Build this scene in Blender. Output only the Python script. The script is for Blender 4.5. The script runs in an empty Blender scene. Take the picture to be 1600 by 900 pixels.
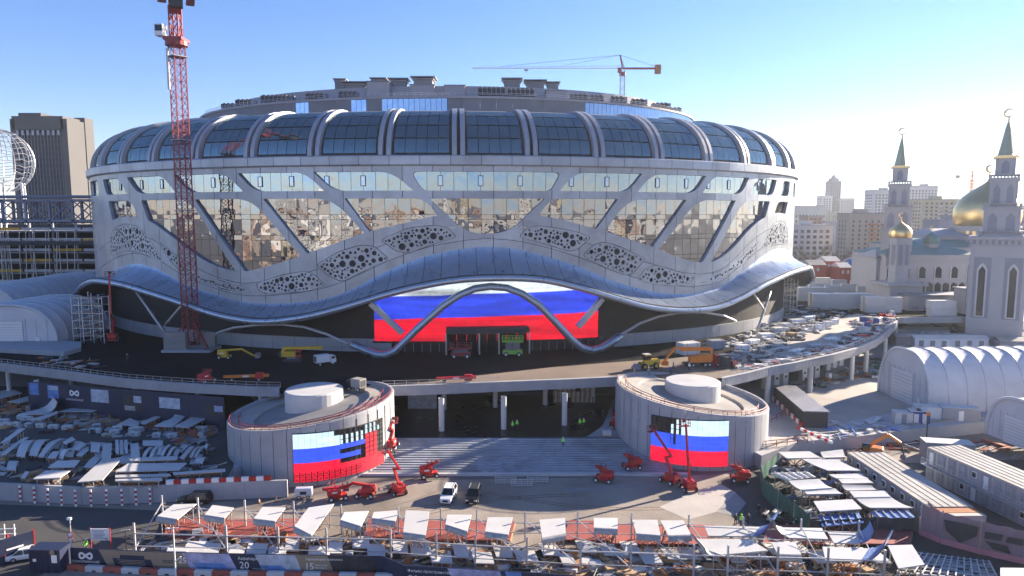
import bpy, bmesh, math, random
from math import sin, cos, pi, radians, degrees, sqrt, atan2
from mathutils import Vector, Matrix
from mathutils.geometry import delaunay_2d_cdt
random.seed(7)
HAZE = 0.0001
R = random.random
def U(a, b): return a + (b - a) * R()
scene = bpy.context.scene
col = scene.collection

# ---------------------------------------------------------------- camera
F_PX, HCAM, HY = 1067.0, 44.0, 336.0
PITCH = math.atan((450 - HY) / F_PX)
cam_d = bpy.data.cameras.new('camera'); cam = bpy.data.objects.new('camera', cam_d); col.objects.link(cam)
cam_d.sensor_width = 36.0; cam_d.lens = F_PX / 1600 * 36; cam_d.clip_start = 0.5; cam_d.clip_end = 30000
cam.location = (0, 0, HCAM); cam.rotation_euler = (pi / 2 - PITCH, 0, 0)
scene.camera = cam
# ---------------------------------------------------------------- sky and sun
SUN_AZ = math.atan2(0.848, 0.530)          # to the right of the viewing axis (clockwise from +Y)
SUN_EL = radians(18.5)
world = bpy.data.worlds.new('World'); scene.world = world; world.use_nodes = True
wn = world.node_tree.nodes; wl = world.node_tree.links
bg = wn['Background']
sky = wn.new('ShaderNodeTexSky'); sky.sky_type = 'NISHITA'; sky.sun_disc = False
sky.sun_elevation = SUN_EL; sky.sun_rotation = SUN_AZ; sky.altitude = 100
sky.air_density = 1.0; sky.dust_density = 0.0; sky.ozone_density = 3.0
hs = wn.new('ShaderNodeHueSaturation'); hs.inputs['Saturation'].default_value = 1.15; wl.new(sky.outputs[0], hs.inputs['Color'])
tn = wn.new('ShaderNodeMix'); tn.data_type = 'RGBA'; tn.blend_type = 'MULTIPLY'; tn.inputs[0].default_value = 1.0; tn.inputs[7].default_value = (.96, .85, 1.03, 1)
wl.new(hs.outputs[0], tn.inputs[6]); wl.new(tn.outputs[2], bg.inputs[0]); bg.inputs[1].default_value = 0.046
sun_d = bpy.data.lights.new('sun', 'SUN'); sun = bpy.data.objects.new('sun', sun_d); col.objects.link(sun)
sun_d.energy = 3.5; sun_d.angle = radians(0.55); sun_d.color = (1.0, 0.85, 0.66)
sdir = Vector((sin(SUN_AZ) * cos(SUN_EL), cos(SUN_AZ) * cos(SUN_EL), sin(SUN_EL)))
sun.rotation_euler = sdir.to_track_quat('Z', 'Y').to_euler()
scene.view_settings.view_transform = 'Standard'; scene.view_settings.look = 'None'
scene.view_settings.gamma = 1.0; scene.view_settings.exposure = 2.35
scene.view_settings.use_curve_mapping = False

# ---------------------------------------------------------------- picture to place
def ray(px, py):
    u = (px - 800) / F_PX; v = (450 - py) / F_PX
    return Vector((u, cos(PITCH) + v * sin(PITCH), -sin(PITCH) + v * cos(PITCH)))
def G(px, py, z=0.0):
    d = ray(px, py); t = (z - HCAM) / d.z
    return Vector((t * d.x, t * d.y, z))
def D(px, py, y):
    d = ray(px, py); t = y / d.y
    return Vector((t * d.x, y, HCAM + t * d.z))
ECX, ECY, EA, EB, EPH = -23.8, 259.0, 123.0, 96.0, -0.06
def ell(px, py, off=0.0):
    d = ray(px, py); c, s = cos(EPH), sin(EPH); a = EA + off; b = EB + off
    L = lambda x, y: ((c * x + s * y) / a, (-s * x + c * y) / b)
    o = L(-ECX, -ECY); e = L(d.x, d.y)
    AA = e[0]**2 + e[1]**2; BB = 2 * (o[0] * e[0] + o[1] * e[1]); CC = o[0]**2 + o[1]**2 - 1
    t = (-BB - sqrt(max(BB * BB - 4 * AA * CC, 0))) / (2 * AA)
    q = atan2(o[1] + t * e[1], o[0] + t * e[0]) + pi / 2
    if q > pi: q -= 2 * pi
    return degrees(q), HCAM + t * d.z
def EP(thd, z, off=0.0):
    t = radians(thd) - pi / 2; x = (EA + off) * cos(t); y = (EB + off) * sin(t)
    return Vector((ECX + cos(EPH) * x - sin(EPH) * y, ECY + sin(EPH) * x + cos(EPH) * y, z))
def interp(pts, x):
    if x <= pts[0][0]: return pts[0][1]
    for i in range(len(pts) - 1):
        (x0, y0), (x1, y1) = pts[i], pts[i + 1]
        if x <= x1:
            ym = pts[i - 1] if i > 0 else (2 * x0 - x1, y0); yp = pts[i + 2] if i + 2 < len(pts) else (2 * x1 - x0, y1)
            h = x1 - x0; m0 = (y1 - ym[1]) / (x1 - ym[0]); m1 = (yp[1] - y0) / (yp[0] - x0); u = (x - x0) / h
            return (2*u**3-3*u*u+1)*y0 + (u**3-2*u*u+u)*h*m0 + (-2*u**3+3*u*u)*y1 + (u**3-u*u)*h*m1
    return pts[-1][1]

# ---------------------------------------------------------------- materials
M = {}
def mat(name, c, rough=0.7, metal=0.0, var=0.12, scale=0.6, bump=0.0, bscale=None, rnd=0.0, spec=0.5, stain=0.0, emit=None, es=1.0, coat=0.0):
    m = bpy.data.materials.new(name); m.use_nodes = True
    nt = m.node_tree; N = nt.nodes; L = nt.links; p = N['Principled BSDF']
    p.inputs['Roughness'].default_value = rough; p.inputs['Metallic'].default_value = metal
    p.inputs['Specular IOR Level'].default_value = spec; p.inputs['Coat Weight'].default_value = coat
    tc = N.new('ShaderNodeTexCoord'); geo = N.new('ShaderNodeNewGeometry')
    no = N.new('ShaderNodeTexNoise'); no.inputs['Scale'].default_value = scale; no.inputs['Detail'].default_value = 6; no.inputs['Roughness'].default_value = 0.62
    L.new(geo.outputs['Position'], no.inputs['Vector'])
    mr = N.new('ShaderNodeMapRange'); mr.inputs[1].default_value = 0.25; mr.inputs[2].default_value = 0.75
    mr.inputs[3].default_value = 1 - var; mr.inputs[4].default_value = 1 + var
    L.new(no.outputs['Fac'], mr.inputs[0])
    fac = mr.outputs[0]
    if rnd:
        oi = N.new('ShaderNodeObjectInfo'); m2 = N.new('ShaderNodeMapRange')
        m2.inputs[3].default_value = 1 - rnd; m2.inputs[4].default_value = 1 + rnd; L.new(oi.outputs['Random'], m2.inputs[0])
        mu = N.new('ShaderNodeMath'); mu.operation = 'MULTIPLY'; L.new(fac, mu.inputs[0]); L.new(m2.outputs[0], mu.inputs[1]); fac = mu.outputs[0]
    vm = N.new('ShaderNodeVectorMath'); vm.operation = 'SCALE'; vm.inputs[0].default_value = c[:3]
    L.new(fac, vm.inputs['Scale'])
    outc = vm.outputs[0]
    if stain:
        n2 = N.new('ShaderNodeTexNoise'); n2.inputs['Scale'].default_value = scale * 0.23; n2.inputs['Detail'].default_value = 8; n2.inputs['Distortion'].default_value = 1.2
        L.new(geo.outputs['Position'], n2.inputs['Vector'])
        cr = N.new('ShaderNodeMapRange'); cr.inputs[1].default_value = 0.48; cr.inputs[2].default_value = 0.68; cr.inputs[4].default_value = stain
        L.new(n2.outputs['Fac'], cr.inputs[0])
        mx = N.new('ShaderNodeMix'); mx.data_type = 'RGBA'; L.new(cr.outputs[0], mx.inputs[0]); L.new(outc, mx.inputs[6])
        mx.inputs[7].default_value = (c[0] * .35, c[1] * .34, c[2] * .33, 1); outc = mx.outputs[2]
    L.new(outc, p.inputs['Base Color'])
    rr = N.new('ShaderNodeMapRange'); rr.inputs[3].default_value = max(0.02, rough - 0.12); rr.inputs[4].default_value = min(1, rough + 0.12)
    L.new(no.outputs['Fac'], rr.inputs[0]); L.new(rr.outputs[0], p.inputs['Roughness'])
    if bump:
        nb = N.new('ShaderNodeTexNoise'); nb.inputs['Scale'].default_value = bscale or scale * 6; nb.inputs['Detail'].default_value = 5
        L.new(geo.outputs['Position'], nb.inputs['Vector'])
        b = N.new('ShaderNodeBump'); b.inputs['Strength'].default_value = bump; b.inputs['Distance'].default_value = 0.1
        L.new(nb.outputs['Fac'], b.inputs['Height']); L.new(b.outputs[0], p.inputs['Normal'])
    if emit:
        p.inputs['Emission Color'].default_value = (*emit, 1); p.inputs['Emission Strength'].default_value = es
    M[name] = m; return m
def glassmat(name, dark, tint, refl, rough, wav, wscale):
    """opaque architectural glass: dark body under a mirror coat, rippled sheet by sheet"""
    m = bpy.data.materials.new(name); m.use_nodes = True
    nt = m.node_tree; N = nt.nodes; L = nt.links; N.remove(N['Principled BSDF']); out = N['Material Output']
    df = N.new('ShaderNodeBsdfDiffuse'); df.inputs[0].default_value = (*dark, 1)
    gl = N.new('ShaderNodeBsdfGlossy'); gl.inputs[0].default_value = (*tint, 1); gl.inputs['Roughness'].default_value = rough
    lw = N.new('ShaderNodeFresnel'); lw.inputs[0].default_value = 1.6
    mr = N.new('ShaderNodeMapRange'); mr.inputs[3].default_value = refl; mr.inputs[4].default_value = 1.0; L.new(lw.outputs[0], mr.inputs[0])
    mx = N.new('ShaderNodeMixShader'); L.new(mr.outputs[0], mx.inputs[0]); L.new(df.outputs[0], mx.inputs[1]); L.new(gl.outputs[0], mx.inputs[2])
    L.new(mx.outputs[0], out.inputs[0])
    if wav:
        geo = N.new('ShaderNodeNewGeometry'); oi = N.new('ShaderNodeObjectInfo')
        ad = N.new('ShaderNodeVectorMath'); ad.operation = 'MULTIPLY_ADD'; ad.inputs[1].default_value = (37, 37, 37)
        cb = N.new('ShaderNodeCombineXYZ'); L.new(oi.outputs['Random'], cb.inputs[0]); L.new(oi.outputs['Random'], cb.inputs[2])
        L.new(cb.outputs[0], ad.inputs[0]); L.new(geo.outputs['Position'], ad.inputs[2])
        nb = N.new('ShaderNodeTexNoise'); nb.inputs['Scale'].default_value = wscale; nb.inputs['Detail'].default_value = 1.0
        L.new(ad.outputs[0], nb.inputs['Vector'])
        b = N.new('ShaderNodeBump'); b.inputs['Strength'].default_value = 1.0; b.inputs['Distance'].default_value = wav
        L.new(nb.outputs['Fac'], b.inputs['Height']); L.new(b.outputs[0], gl.inputs['Normal'])
    M[name] = m; return m
def emat(name, c, s, dots=0.0):
    m = bpy.data.materials.new(name); m.use_nodes = True
    p = m.node_tree.nodes['Principled BSDF']; p.inputs['Base Color'].default_value = (.02, .02, .02, 1); p.inputs['Roughness'].default_value = .5
    p.inputs['Emission Color'].default_value = (*c, 1); N = m.node_tree.nodes; L = m.node_tree.links
    oi = N.new('ShaderNodeObjectInfo'); mr = N.new('ShaderNodeMapRange'); mr.inputs[3].default_value = s * .86; mr.inputs[4].default_value = s * 1.06
    L.new(oi.outputs['Random'], mr.inputs[0]); L.new(mr.outputs[0], p.inputs['Emission Strength'])
    M[name] = m; return m

mat('clad', (.36, .39, .44), .38, 0.4, .16, .35, rnd=.13, stain=.28)
mat('clad_dark', (.045, .047, .055), .8)
mat('rib', (.32, .34, .39), .42, .2, .08, .4)
mat('canopy', (.35, .41, .49), .30, .6, .08, .3, rnd=.07)
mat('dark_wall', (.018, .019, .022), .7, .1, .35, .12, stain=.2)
mat('roofgrey', (.20, .205, .23), .7, 0, .12, .3, rnd=.06)
mat('parapet', (.32, .32, .35), .7, 0, .1, .3)
mat('hvac', (.24, .24, .27), .5, .4, .2, .8)
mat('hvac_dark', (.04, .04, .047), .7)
mat('white_paint', (.52, .52, .52), .55, 0, .08, .4, stain=.10)
mat('white_metal', (.70, .71, .73), .4, .1, .06, .5, rnd=.06)
mat('steel', (.42, .43, .46), .4, .6, .12, .7)
mat('galv', (.50, .50, .52), .45, .5, .12, 1.2, rnd=.08)
mat('concrete', (.26, .25, .245), .85, 0, .15, .4, bump=.2, stain=.25, rnd=.05)
mat('concrete_pale', (.35, .355, .38), .8, 0, .12, .35, stain=.18, rnd=.04)
mat('asphalt_wet', (.013, .013, .016), .95, 0, .45, .12, bump=.25, bscale=2.0, stain=.35, spec=.05)
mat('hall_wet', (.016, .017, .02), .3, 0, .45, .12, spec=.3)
mat('asphalt', (.060, .058, .058), .85, 0, .25, .15, bump=.3, bscale=4, stain=.3)
mat('sunlit_deck', (.165, .125, .095), .95, 0, .3, .08, bump=.5, bscale=3, stain=.30)
mat('step', (.29, .315, .36), .7, 0, .2, .5, stain=.55)
mat('plaza', (.265, .225, .19), .9, 0, .30, .14, bump=.5, bscale=2.5, stain=.55)
mat('track_mud', (.20, .15, .115), .95, 0, .5, 1.5, stain=.3)
mat('pale_yard', (.42, .385, .35), .9, 0, .2, .1, bump=.3, bscale=2, stain=.35)
mat('red_paint', (.52, .018, .02), .45, 0, .2, 1.5, coat=.15, stain=.3)
mat('red_steel', (.24, .03, .038), .5, .1, .2, 1.0)
mat('orange', (.70, .20, .02), .4, 0, .12, 1.0, coat=.3)
mat('yellow', (.62, .38, .03), .45, 0, .15, 1.0)
mat('green_mach', (.22, .50, .06), .5, 0, .15, 1.0)
mat('rubber', (.025, .025, .027), .85)
mat('black', (.012, .012, .014), .5)
mat('car_white', (.75, .75, .76), .2, 0, .04, .4, coat=1)
mat('car_black', (.010, .010, .012), .3, 0, .05, .4, coat=.35, spec=.3)
mat('car_glass', (.010, .012, .016), .12, 0, .02, .4, spec=.5)
mat('hivis', (.32, .95, .03), .7, 0, .1, 3)
mat('cloth_dark', (.03, .035, .05), .9)
mat('cloth_blue', (.05, .08, .25), .9)
mat('cloth_pale', (.4, .4, .38), .9)
mat('skin', (.45, .27, .19), .6)
mat('tent', (.56, .56, .59), .6, 0, .10, .3, bump=.3, bscale=.6, stain=.16)
mat('plate', (.52, .515, .51), .45, 0, .07, .5, rnd=.10, stain=.06)
mat('plate_blue', (.10, .20, .46), .45, 0, .08, .5)
mat('plate_lip', (.34, .33, .33), .6, .1, .3, 2.5)
mat('timber', (.42, .27, .15), .85, 0, .25, 1.2, rnd=.2)
mat('tarp_red', (.30, .075, .065), .75, 0, .2, .3, rnd=.12)
mat('navy', (.016, .024, .06), .5, 0, .1, .5)
mat('beige_print', (.28, .215, .15), .55)
mat('print_pale', (.42, .47, .55), .5, 0, .45, .9)
mat('print_blue', (.10, .22, .50), .5, 0, .5, .7)
mat('print_dark', (.03, .032, .04), .5, 0, .6, 1.1)
mat('print_lilac', (.35, .36, .55), .5, 0, .5, .8)
mat('white_print', (.80, .80, .80), .5, 0, .02)
mat('sign_red', (.40, .02, .02), .5)
mat('green_net', (.035, .12, .085), .85, 0, .3, .4)
mat('cabin', (.25, .27, .32), .55, .1, .08, .6, rnd=.12)
mat('cabin_roof', (.36, .345, .33), .75, .1, .2, .6, rnd=.08, stain=.35)
mat('container', (.55, .55, .545), .55, 0, .06, .5, rnd=.08, stain=.08)
mat('rust', (.33, .13, .05), .9, 0, .4, 1.0)
mat('gold', (.78, .56, .27), .34, 1.0, .08, .8)
mat('stone', (.36, .355, .385), .8, 0, .08, .25)
mat('stone_d', (.22, .23, .28), .8, 0, .08, .3)
mat('copper', (.13, .23, .215), .6, .1, .12, .3)
mat('spire_green', (.30, .33, .24), .45, .4, .1, .4)
mat('brick_red', (.34, .085, .06), .8, 0, .15, .4, rnd=.1)
mat('tower_conc', (.10, .098, .10), .85, 0, .12, .1, stain=.2)
mat('win_dark', (.018, .022, .035), .35, 0, .3, .3, spec=.25)
mat('city_a', (.50, .48, .46), .85, 0, .08, .1); mat('city_b', (.42, .33, .26), .85, 0, .08, .1)
mat('city_c', (.33, .22, .17), .85, 0, .1, .1); mat('city_d', (.56, .55, .54), .85, 0, .06, .1)
mat('city_e', (.44, .38, .27), .85, 0, .08, .1); mat('balc_orange', (.50, .20, .11), .8)
mat('bark', (.085, .065, .055), .95); mat('twig', (.12, .085, .065), .95)
mat('ground', (.15, .135, .125), .95, 0, .3, .02, stain=.4)
mat('window_city', (.05, .06, .08), .2, 0, .5, .2, spec=.8)
glassmat('glass_low', (.012, .014, .018), (.58, .60, .64), .52, .012, .10, .22)
glassmat('glass_high', (.02, .035, .045), (.56, .64, .70), .58, .015, .05, .30)
glassmat('glass_gal', (.045, .070, .075), (.46, .55, .56), .34, .03, .06, .25)
glassmat('glass_blue', (.02, .05, .12), (.55, .66, .85), .62, .02, .05, .4)
emat('led_white', (.62, .82, .95), .27); emat('led_blue', (.03, .09, .85), .27); emat('led_red', (.95, .002, .04), .25)

# ---------------------------------------------------------------- mesh building
class MB:
    def __init__(s): s.v = []; s.f = []; s.m = []
    def add(s, vs, fs, m=0):
        o = len(s.v); s.v += [tuple(v) for v in vs]; s.f += [tuple(i + o for i in f) for f in fs]; s.m += [m] * len(fs); return s
    def box(s, c, d, rz=0.0, m=0, rot=None):
        x, y, z = d[0] / 2, d[1] / 2, d[2] / 2
        vs = [Vector((sx * x, sy * y, sz * z)) for sz in (-1, 1) for sy in (-1, 1) for sx in (-1, 1)]
        if rot is not None: vs = [rot @ v for v in vs]
        elif rz:
            c_, s_ = cos(rz), sin(rz); vs = [Vector((v.x * c_ - v.y * s_, v.x * s_ + v.y * c_, v.z)) for v in vs]
        cc = Vector(c)
        return s.add([v + cc for v in vs], [(0, 2, 3, 1), (4, 5, 7, 6), (0, 1, 5, 4), (2, 6, 7, 3), (0, 4, 6, 2), (1, 3, 7, 5)], m)
    def cbox(s, c, d, b, rz=0.0, m=0):
        """box standing on c (bottom centre) with chamfered upper edges"""
        x, y, h = d[0] / 2, d[1] / 2, d[2]
        vs = []
        for (ix, iy, z) in ((x, y, 0), (x, y, h - b), (x - b, y - b, h)):
            vs += [(-ix, -iy, z), (ix, -iy, z), (ix, iy, z), (-ix, iy, z)]
        c_, s_ = cos(rz), sin(rz)
        vs = [(c[0] + a * c_ - q * s_, c[1] + a * s_ + q * c_, c[2] + z) for a, q, z in vs]
        fs = [(3, 2, 1, 0), (8, 9, 10, 11)]
        for k in (0, 4):
            for i in range(4): fs.append((k + i, k + (i + 1) % 4, k + 4 + (i + 1) % 4, k + 4 + i))
        return s.add(vs, fs, m)
    def bar(s, p, q, w, h=None, m=0, up=(0, 0, 1)):
        p = Vector(p); q = Vector(q); h = h or w; d = (q - p)
        if d.length < 1e-6: return s
        d.normalize(); u = Vector(up)
        if abs(d.dot(u)) > .98: u = Vector((0, 1, 0)) if abs(d.y) < .9 else Vector((1, 0, 0))
        a = d.cross(u).normalized() * (w / 2); b = a.cross(d).normalized() * (h / 2)
        vs = [e + k for e in (p, q) for k in (-a - b, a - b, a + b, -a + b)]
        return s.add(vs, [(3, 2, 1, 0), (4, 5, 6, 7), (0, 1, 5, 4), (1, 2, 6, 5), (2, 3, 7, 6), (3, 0, 4, 7)], m)
    def tube(s, pts, r, n=6, m=0, cap=True):
        pts = [Vector(p) for p in pts]; rs = r if isinstance(r, (list, tuple)) else [r] * len(pts)
        o = len(s.v); prev = None
        for i, p in enumerate(pts):
            d = (pts[min(i + 1, len(pts) - 1)] - pts[max(i - 1, 0)]).normalized()
            if prev is None:
                u = Vector((0, 0, 1)) if abs(d.z) < .9 else Vector((1, 0, 0)); a = d.cross(u).normalized()
            else: a = (prev - d * prev.dot(d)).normalized()
            prev = a; b = d.cross(a)
            for k in range(n):
                t = 2 * pi * k / n; s.v.append(tuple(p + (a * cos(t) + b * sin(t)) * rs[i]))
        for i in range(len(pts) - 1):
            for k in range(n):
                s.f.append((o + i * n + k, o + i * n + (k + 1) % n, o + (i + 1) * n + (k + 1) % n, o + (i + 1) * n + k)); s.m.append(m)
        if cap:
            s.f.append(tuple(o + k for k in range(n))[::-1]); s.m.append(m)
            e = o + (len(pts) - 1) * n; s.f.append(tuple(e + k for k in range(n))); s.m.append(m)
        return s
    def lathe(s, prof, c=(0, 0, 0), n=24, m=0, a0=0, a1=2 * pi, cap=False):
        o = len(s.v); full = abs(a1 - a0 - 2 * pi) < 1e-6; k = n if full else n + 1
        for r, z in prof:
            for i in range(k):
                t = a0 + (a1 - a0) * i / n; s.v.append((c[0] + r * cos(t), c[1] + r * sin(t), c[2] + z))
        for j in range(len(prof) - 1):
            for i in range(n):
                i2 = (i + 1) % k; s.f.append((o + j * k + i, o + j * k + i2, o + (j + 1) * k + i2, o + (j + 1) * k + i)); s.m.append(m)
        if cap and full:
            s.f.append(tuple(o + (len(prof) - 1) * k + i for i in range(k))); s.m.append(m)
        return s
    def cyl(s, c, r, h, n=12, m=0, r2=None):
        r2 = r if r2 is None else r2
        s.lathe([(0.001, 0), (r, 0), (r2, h), (0.001, h)], c, n, m); return s
    def wheel(s, c, ax, r, w, n=12, m=0):
        ax = Vector(ax).normalized(); c = Vector(c); u = ax.cross(Vector((0, 0, 1))).normalized(); v = ax.cross(u)
        o = len(s.v)
        for k, (rr, ww) in enumerate(((r * .9, -.5), (r, -.4), (r, .4), (r * .9, .5))):
            for i in range(n):
                t = 2 * pi * i / n; s.v.append(tuple(c + ax * (w * ww) + (u * cos(t) + v * sin(t)) * rr))
        for k in range(3):
            for i in range(n):
                s.f.append((o + k * n + i, o + k * n + (i + 1) % n, o + (k + 1) * n + (i + 1) % n, o + (k + 1) * n + i)); s.m.append(m)
        s.f.append(tuple(o + i for i in range(n))[::-1]); s.f.append(tuple(o + 3 * n + i for i in range(n))); s.m += [m, m]
        return s
    def prism(s, poly, z0, z1, m=0):
        n = len(poly); vs = [(p[0], p[1], z0) for p in poly] + [(p[0], p[1], z1) for p in poly]
        fs = [tuple(range(n))[::-1], tuple(range(n, 2 * n))] + [(i, (i + 1) % n, n + (i + 1) % n, n + i) for i in range(n)]
        return s.add(vs, fs, m)
    def extr(s, poly, fn, w, m=0):
        """poly in (a,b), extruded from -w/2 to w/2; fn(a,b,c) -> point"""
        n = len(poly); vs = [fn(a, b, -w / 2) for a, b in poly] + [fn(a, b, w / 2) for a, b in poly]
        fs = [tuple(range(n))[::-1], tuple(range(n, 2 * n))] + [(i, (i + 1) % n, n + (i + 1) % n, n + i) for i in range(n)]
        return s.add(vs, fs, m)
    def build(s, name, mats, parent=None, smooth=False, loc=None, rz=0.0):
        me = bpy.data.meshes.new(name); me.from_pydata(s.v, [], s.f)
        mats = mats if isinstance(mats, (list, tuple)) else [mats]
        for k in mats: me.materials.append(M[k])
        if len(mats) > 1: me.polygons.foreach_set('material_index', s.m)
        if smooth: me.shade_smooth()
        me.validate(); me.update()
        o = bpy.data.objects.new(name, me); col.objects.link(o)
        if parent: o.parent = parent
        if loc is not None: o.location = loc
        if rz: o.rotation_euler = (0, 0, rz)
        return o
def tag(o, label, cat, group=None, kind=None):
    if label: o['label'] = label
    if cat: o['category'] = cat
    if group: o['group'] = group
    if kind: o['kind'] = kind
    return o
def empty(name, loc=(0, 0, 0), label=None, cat=None, group=None, rz=0.0, sc=1.0):
    o = bpy.data.objects.new(name, None); col.objects.link(o); o.location = loc; o.rotation_euler = (0, 0, rz); o.scale = (sc, sc, sc)
    o.empty_display_size = .5
    return tag(o, label, cat, group)
def structure(o): o['kind'] = 'structure'; return o
def copy_tree(o, parent=None):
    c = o.copy(); col.objects.link(c); c.parent = parent
    for ch in o.children: copy_tree(ch, c)
    return c
def inst(proto, loc, rz=0.0, label=None, group=None, sc=None):
    """first use moves the prototype, later ones copy it with all its parts"""
    o = proto if not proto.get('_used') else copy_tree(proto)
    if not proto.get('_used'): proto['_used'] = 1
    o.location = loc; o.rotation_euler = (0, 0, rz)
    if sc: o.scale = (sc, sc, sc) if not isinstance(sc, tuple) else sc
    if label: o['label'] = label
    if group: o['group'] = group
    return o
def link(name, me, parent=None, mw=None):
    o = bpy.data.objects.new(name, me); col.objects.link(o)
    if parent: o.parent = parent
    if mw is not None: o.matrix_local = mw
    return o
def fillet(poly, rad):
    out = []; n = len(poly)
    for i, p in enumerate(poly):
        r = rad[i] if isinstance(rad, (list, tuple)) else rad
        p = Vector(p); a = Vector(poly[i - 1]) - p; b = Vector(poly[(i + 1) % n]) - p
        if r <= 0.01: out.append(tuple(p)); continue
        la, lb = a.length, b.length; a /= la; b /= lb
        k = min(r, la * .48, lb * .48); s0 = p + a * k; s1 = p + b * k
        for j in range(6):
            u = j / 5; out.append(tuple(s0 * (1 - u)**2 + p * 2 * u * (1 - u) + s1 * u * u))
    return out
# ================================================================ GROUND
DECK_Z, TER_Z = 10.5, 2.4
m_ = MB(); S_ = 5400
m_.add([(-S_, -S_, -0.02), (S_, -S_, -0.02), (S_, S_, -0.02), (-S_, S_, -0.02)], [(0, 1, 2, 3)])
structure(m_.build('ground', 'ground'))

# ================================================================ ARENA
arena = empty('arena_building', (ECX, ECY, 0), 'huge oval arena clad in silvery panels with wavy canopy and ribbed glass gallery', 'arena')
AO = Vector((ECX, ECY, 0))
def aput(mb, name, mats, parent=None, smooth=False):
    mb.v = [(v[0] - ECX, v[1] - ECY, v[2]) for v in mb.v] if not getattr(mb, 'loc', 0) else mb.v
    return mb.build(name, mats, parent or arena, smooth)
SX = 2.1
def cdt_panels(outer, holes, off, depth, name, matn, extra_pts=(), split=True, smooth=False, parent=None):
    vs = []; faces = []
    def poly(p):
        if sum(p[i - 1][0] * p[i][1] - p[i][0] * p[i - 1][1] for i in range(len(p))) < 0: p = p[::-1]
        o = len(vs); vs.extend(Vector(q) for q in p); faces.append(list(range(o, o + len(p))))
    poly(outer)
    for h in holes: poly(h)
    vs.extend(Vector(q) for q in extra_pts)
    ov, oe, of, _, _, ff = delaunay_2d_cdt(vs, [], faces, 0, 1e-5, True)
    keep = [f for f, ids in zip(of, ff) if 0 in ids and not any(i > 0 for i in ids)]
    par = list(range(len(ov)))
    def find(a):
        while par[a] != a: par[a] = par[par[a]]; a = par[a]
        return a
    for f in keep:
        r = find(f[0])
        for k in f[1:]: par[find(k)] = r
    comps = {}
    for f in keep: comps.setdefault(find(f[0]) if split else 0, []).append(f)
    res = []
    for fs in comps.values():
        idx = {}; V = []; FF = []; ec = {}
        for f in fs:
            for k in f:
                if k not in idx: idx[k] = len(V); V.append(ov[k])
            FF.append([idx[k] for k in f])
        n = len(V)
        for f in FF:
            for i in range(len(f)): ec[(f[i], f[(i + 1) % len(f)])] = 1
        mb = MB()
        P = [EP(p.x / SX, p.y, off) - AO for p in V] + [EP(p.x / SX, p.y, off - depth) - AO for p in V]
        q = list(FF)
        for (a, b) in ec:
            if (b, a) not in ec: q.append([a, a + n, b + n, b][::-1])
        ar = sum(abs((V[f[1]] - V[f[0]]).cross(V[f[2]] - V[f[0]])) for f in FF) / 2
        if ar < 0.02: continue
        mb.add(P, q); mb.loc = 1
        res.append(aput(mb, name, matn, parent, smooth))
    return res

# curves on the facade (degrees round the oval, height)
WAVE = [(-62, 33), (-55, 37), (-50, 40.2), (-44.5, 42.55), (-39.6, 43.6), (-34.2, 42.6), (-31, 40), (-28, 36.9), (-23.1, 31.9), (-18.9, 30.0), (-16.2, 30.6), (-10.3, 34.1), (-2.7, 39.7), (2, 42.2), (5.6, 43.9),
        (11, 45), (16.9, 44), (23.9, 40.6), (31.7, 35.9), (36.5, 32.6), (39.9, 31.5), (42.5, 31.8), (46, 35), (49.5, 39.5), (53, 42.6), (57.5, 44.4), (61, 44.6), (66, 43.6), (72, 39), (80, 33)]
CREASE = [(-75, 22), (-58, 23.5), (-50, 26), (-46.1, 27.72), (-40.5, 30.1), (-37.7, 30.7), (-34.8, 30.3), (-31.7, 29.1), (-28.4, 26.65), (-25.7, 25.2), (-21.8, 23.6), (-18.6, 22.4), (-14.6, 22.1), (-8.65, 23.2), (-5, 25.4), (0.2, 31.0), (4.3, 34.3), (8.3, 36.0), (11.1, 36.5), (14.3, 35.9),
          (17.8, 34.1), (21.4, 31.7), (24.35, 29.2), (26.4, 27.4), (31.8, 24.5), (35.8, 23.5), (40.3, 23.6), (44.5, 24.8), (47.9, 27.9), (51.9, 31.0), (55.6, 33.25), (60.5, 34), (68, 32.5), (76, 28), (90, 24)]
LIP = [(-75, 18), (-60, 18.5), (-52, 22.1), (-48.3, 24.4), (-44.3, 26.0), (-41.2, 26.5), (-35.4, 26.2), (-30.9, 25.1), (-25.4, 23.2), (-19.5, 20.5), (-16.6, 19.6), (-13, 19.3), (-8.45, 20.7), (-4.1, 23.2), (1.5, 27.0), (7, 29.5), (11.5, 30.1), (16.4, 29.6), (20.3, 27.7), (25, 24.6), (28.3, 22.5), (31.8, 21.2), (34.6, 20.7), (38.7, 20.8), (42.2, 22.1), (46, 24.2), (49, 25.8), (56, 27.9), (62, 28.4), (67.7, 28.0), (75, 24), (90, 19)]
fW = lambda t: interp(WAVE, t); fC = lambda t: interp(CREASE, t); fL = lambda t: interp(LIP, t)
TH0, TH1 = -74.0, 92.0
ZF0, ZF1, ZF2 = 54.35, 55.75, 58.0       # row top, lower fascia top, gallery sill
R1T, R1B, R2T = 54.25, 49.75, 47.95
row1, row2 = [], []
def tx(px, z):                            # angle of a picture column at height z on the facade
    lo, hi = 100.0, 800.0
    best = None
    for it in range(2):
        pass
    y0, y1 = 150.0, 520.0
    for _ in range(40):
        ym = (y0 + y1) / 2
        if ell(px, ym)[1] > z: y0 = ym
        else: y1 = ym
    return ell(px, (y0 + y1) / 2)[0]
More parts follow.
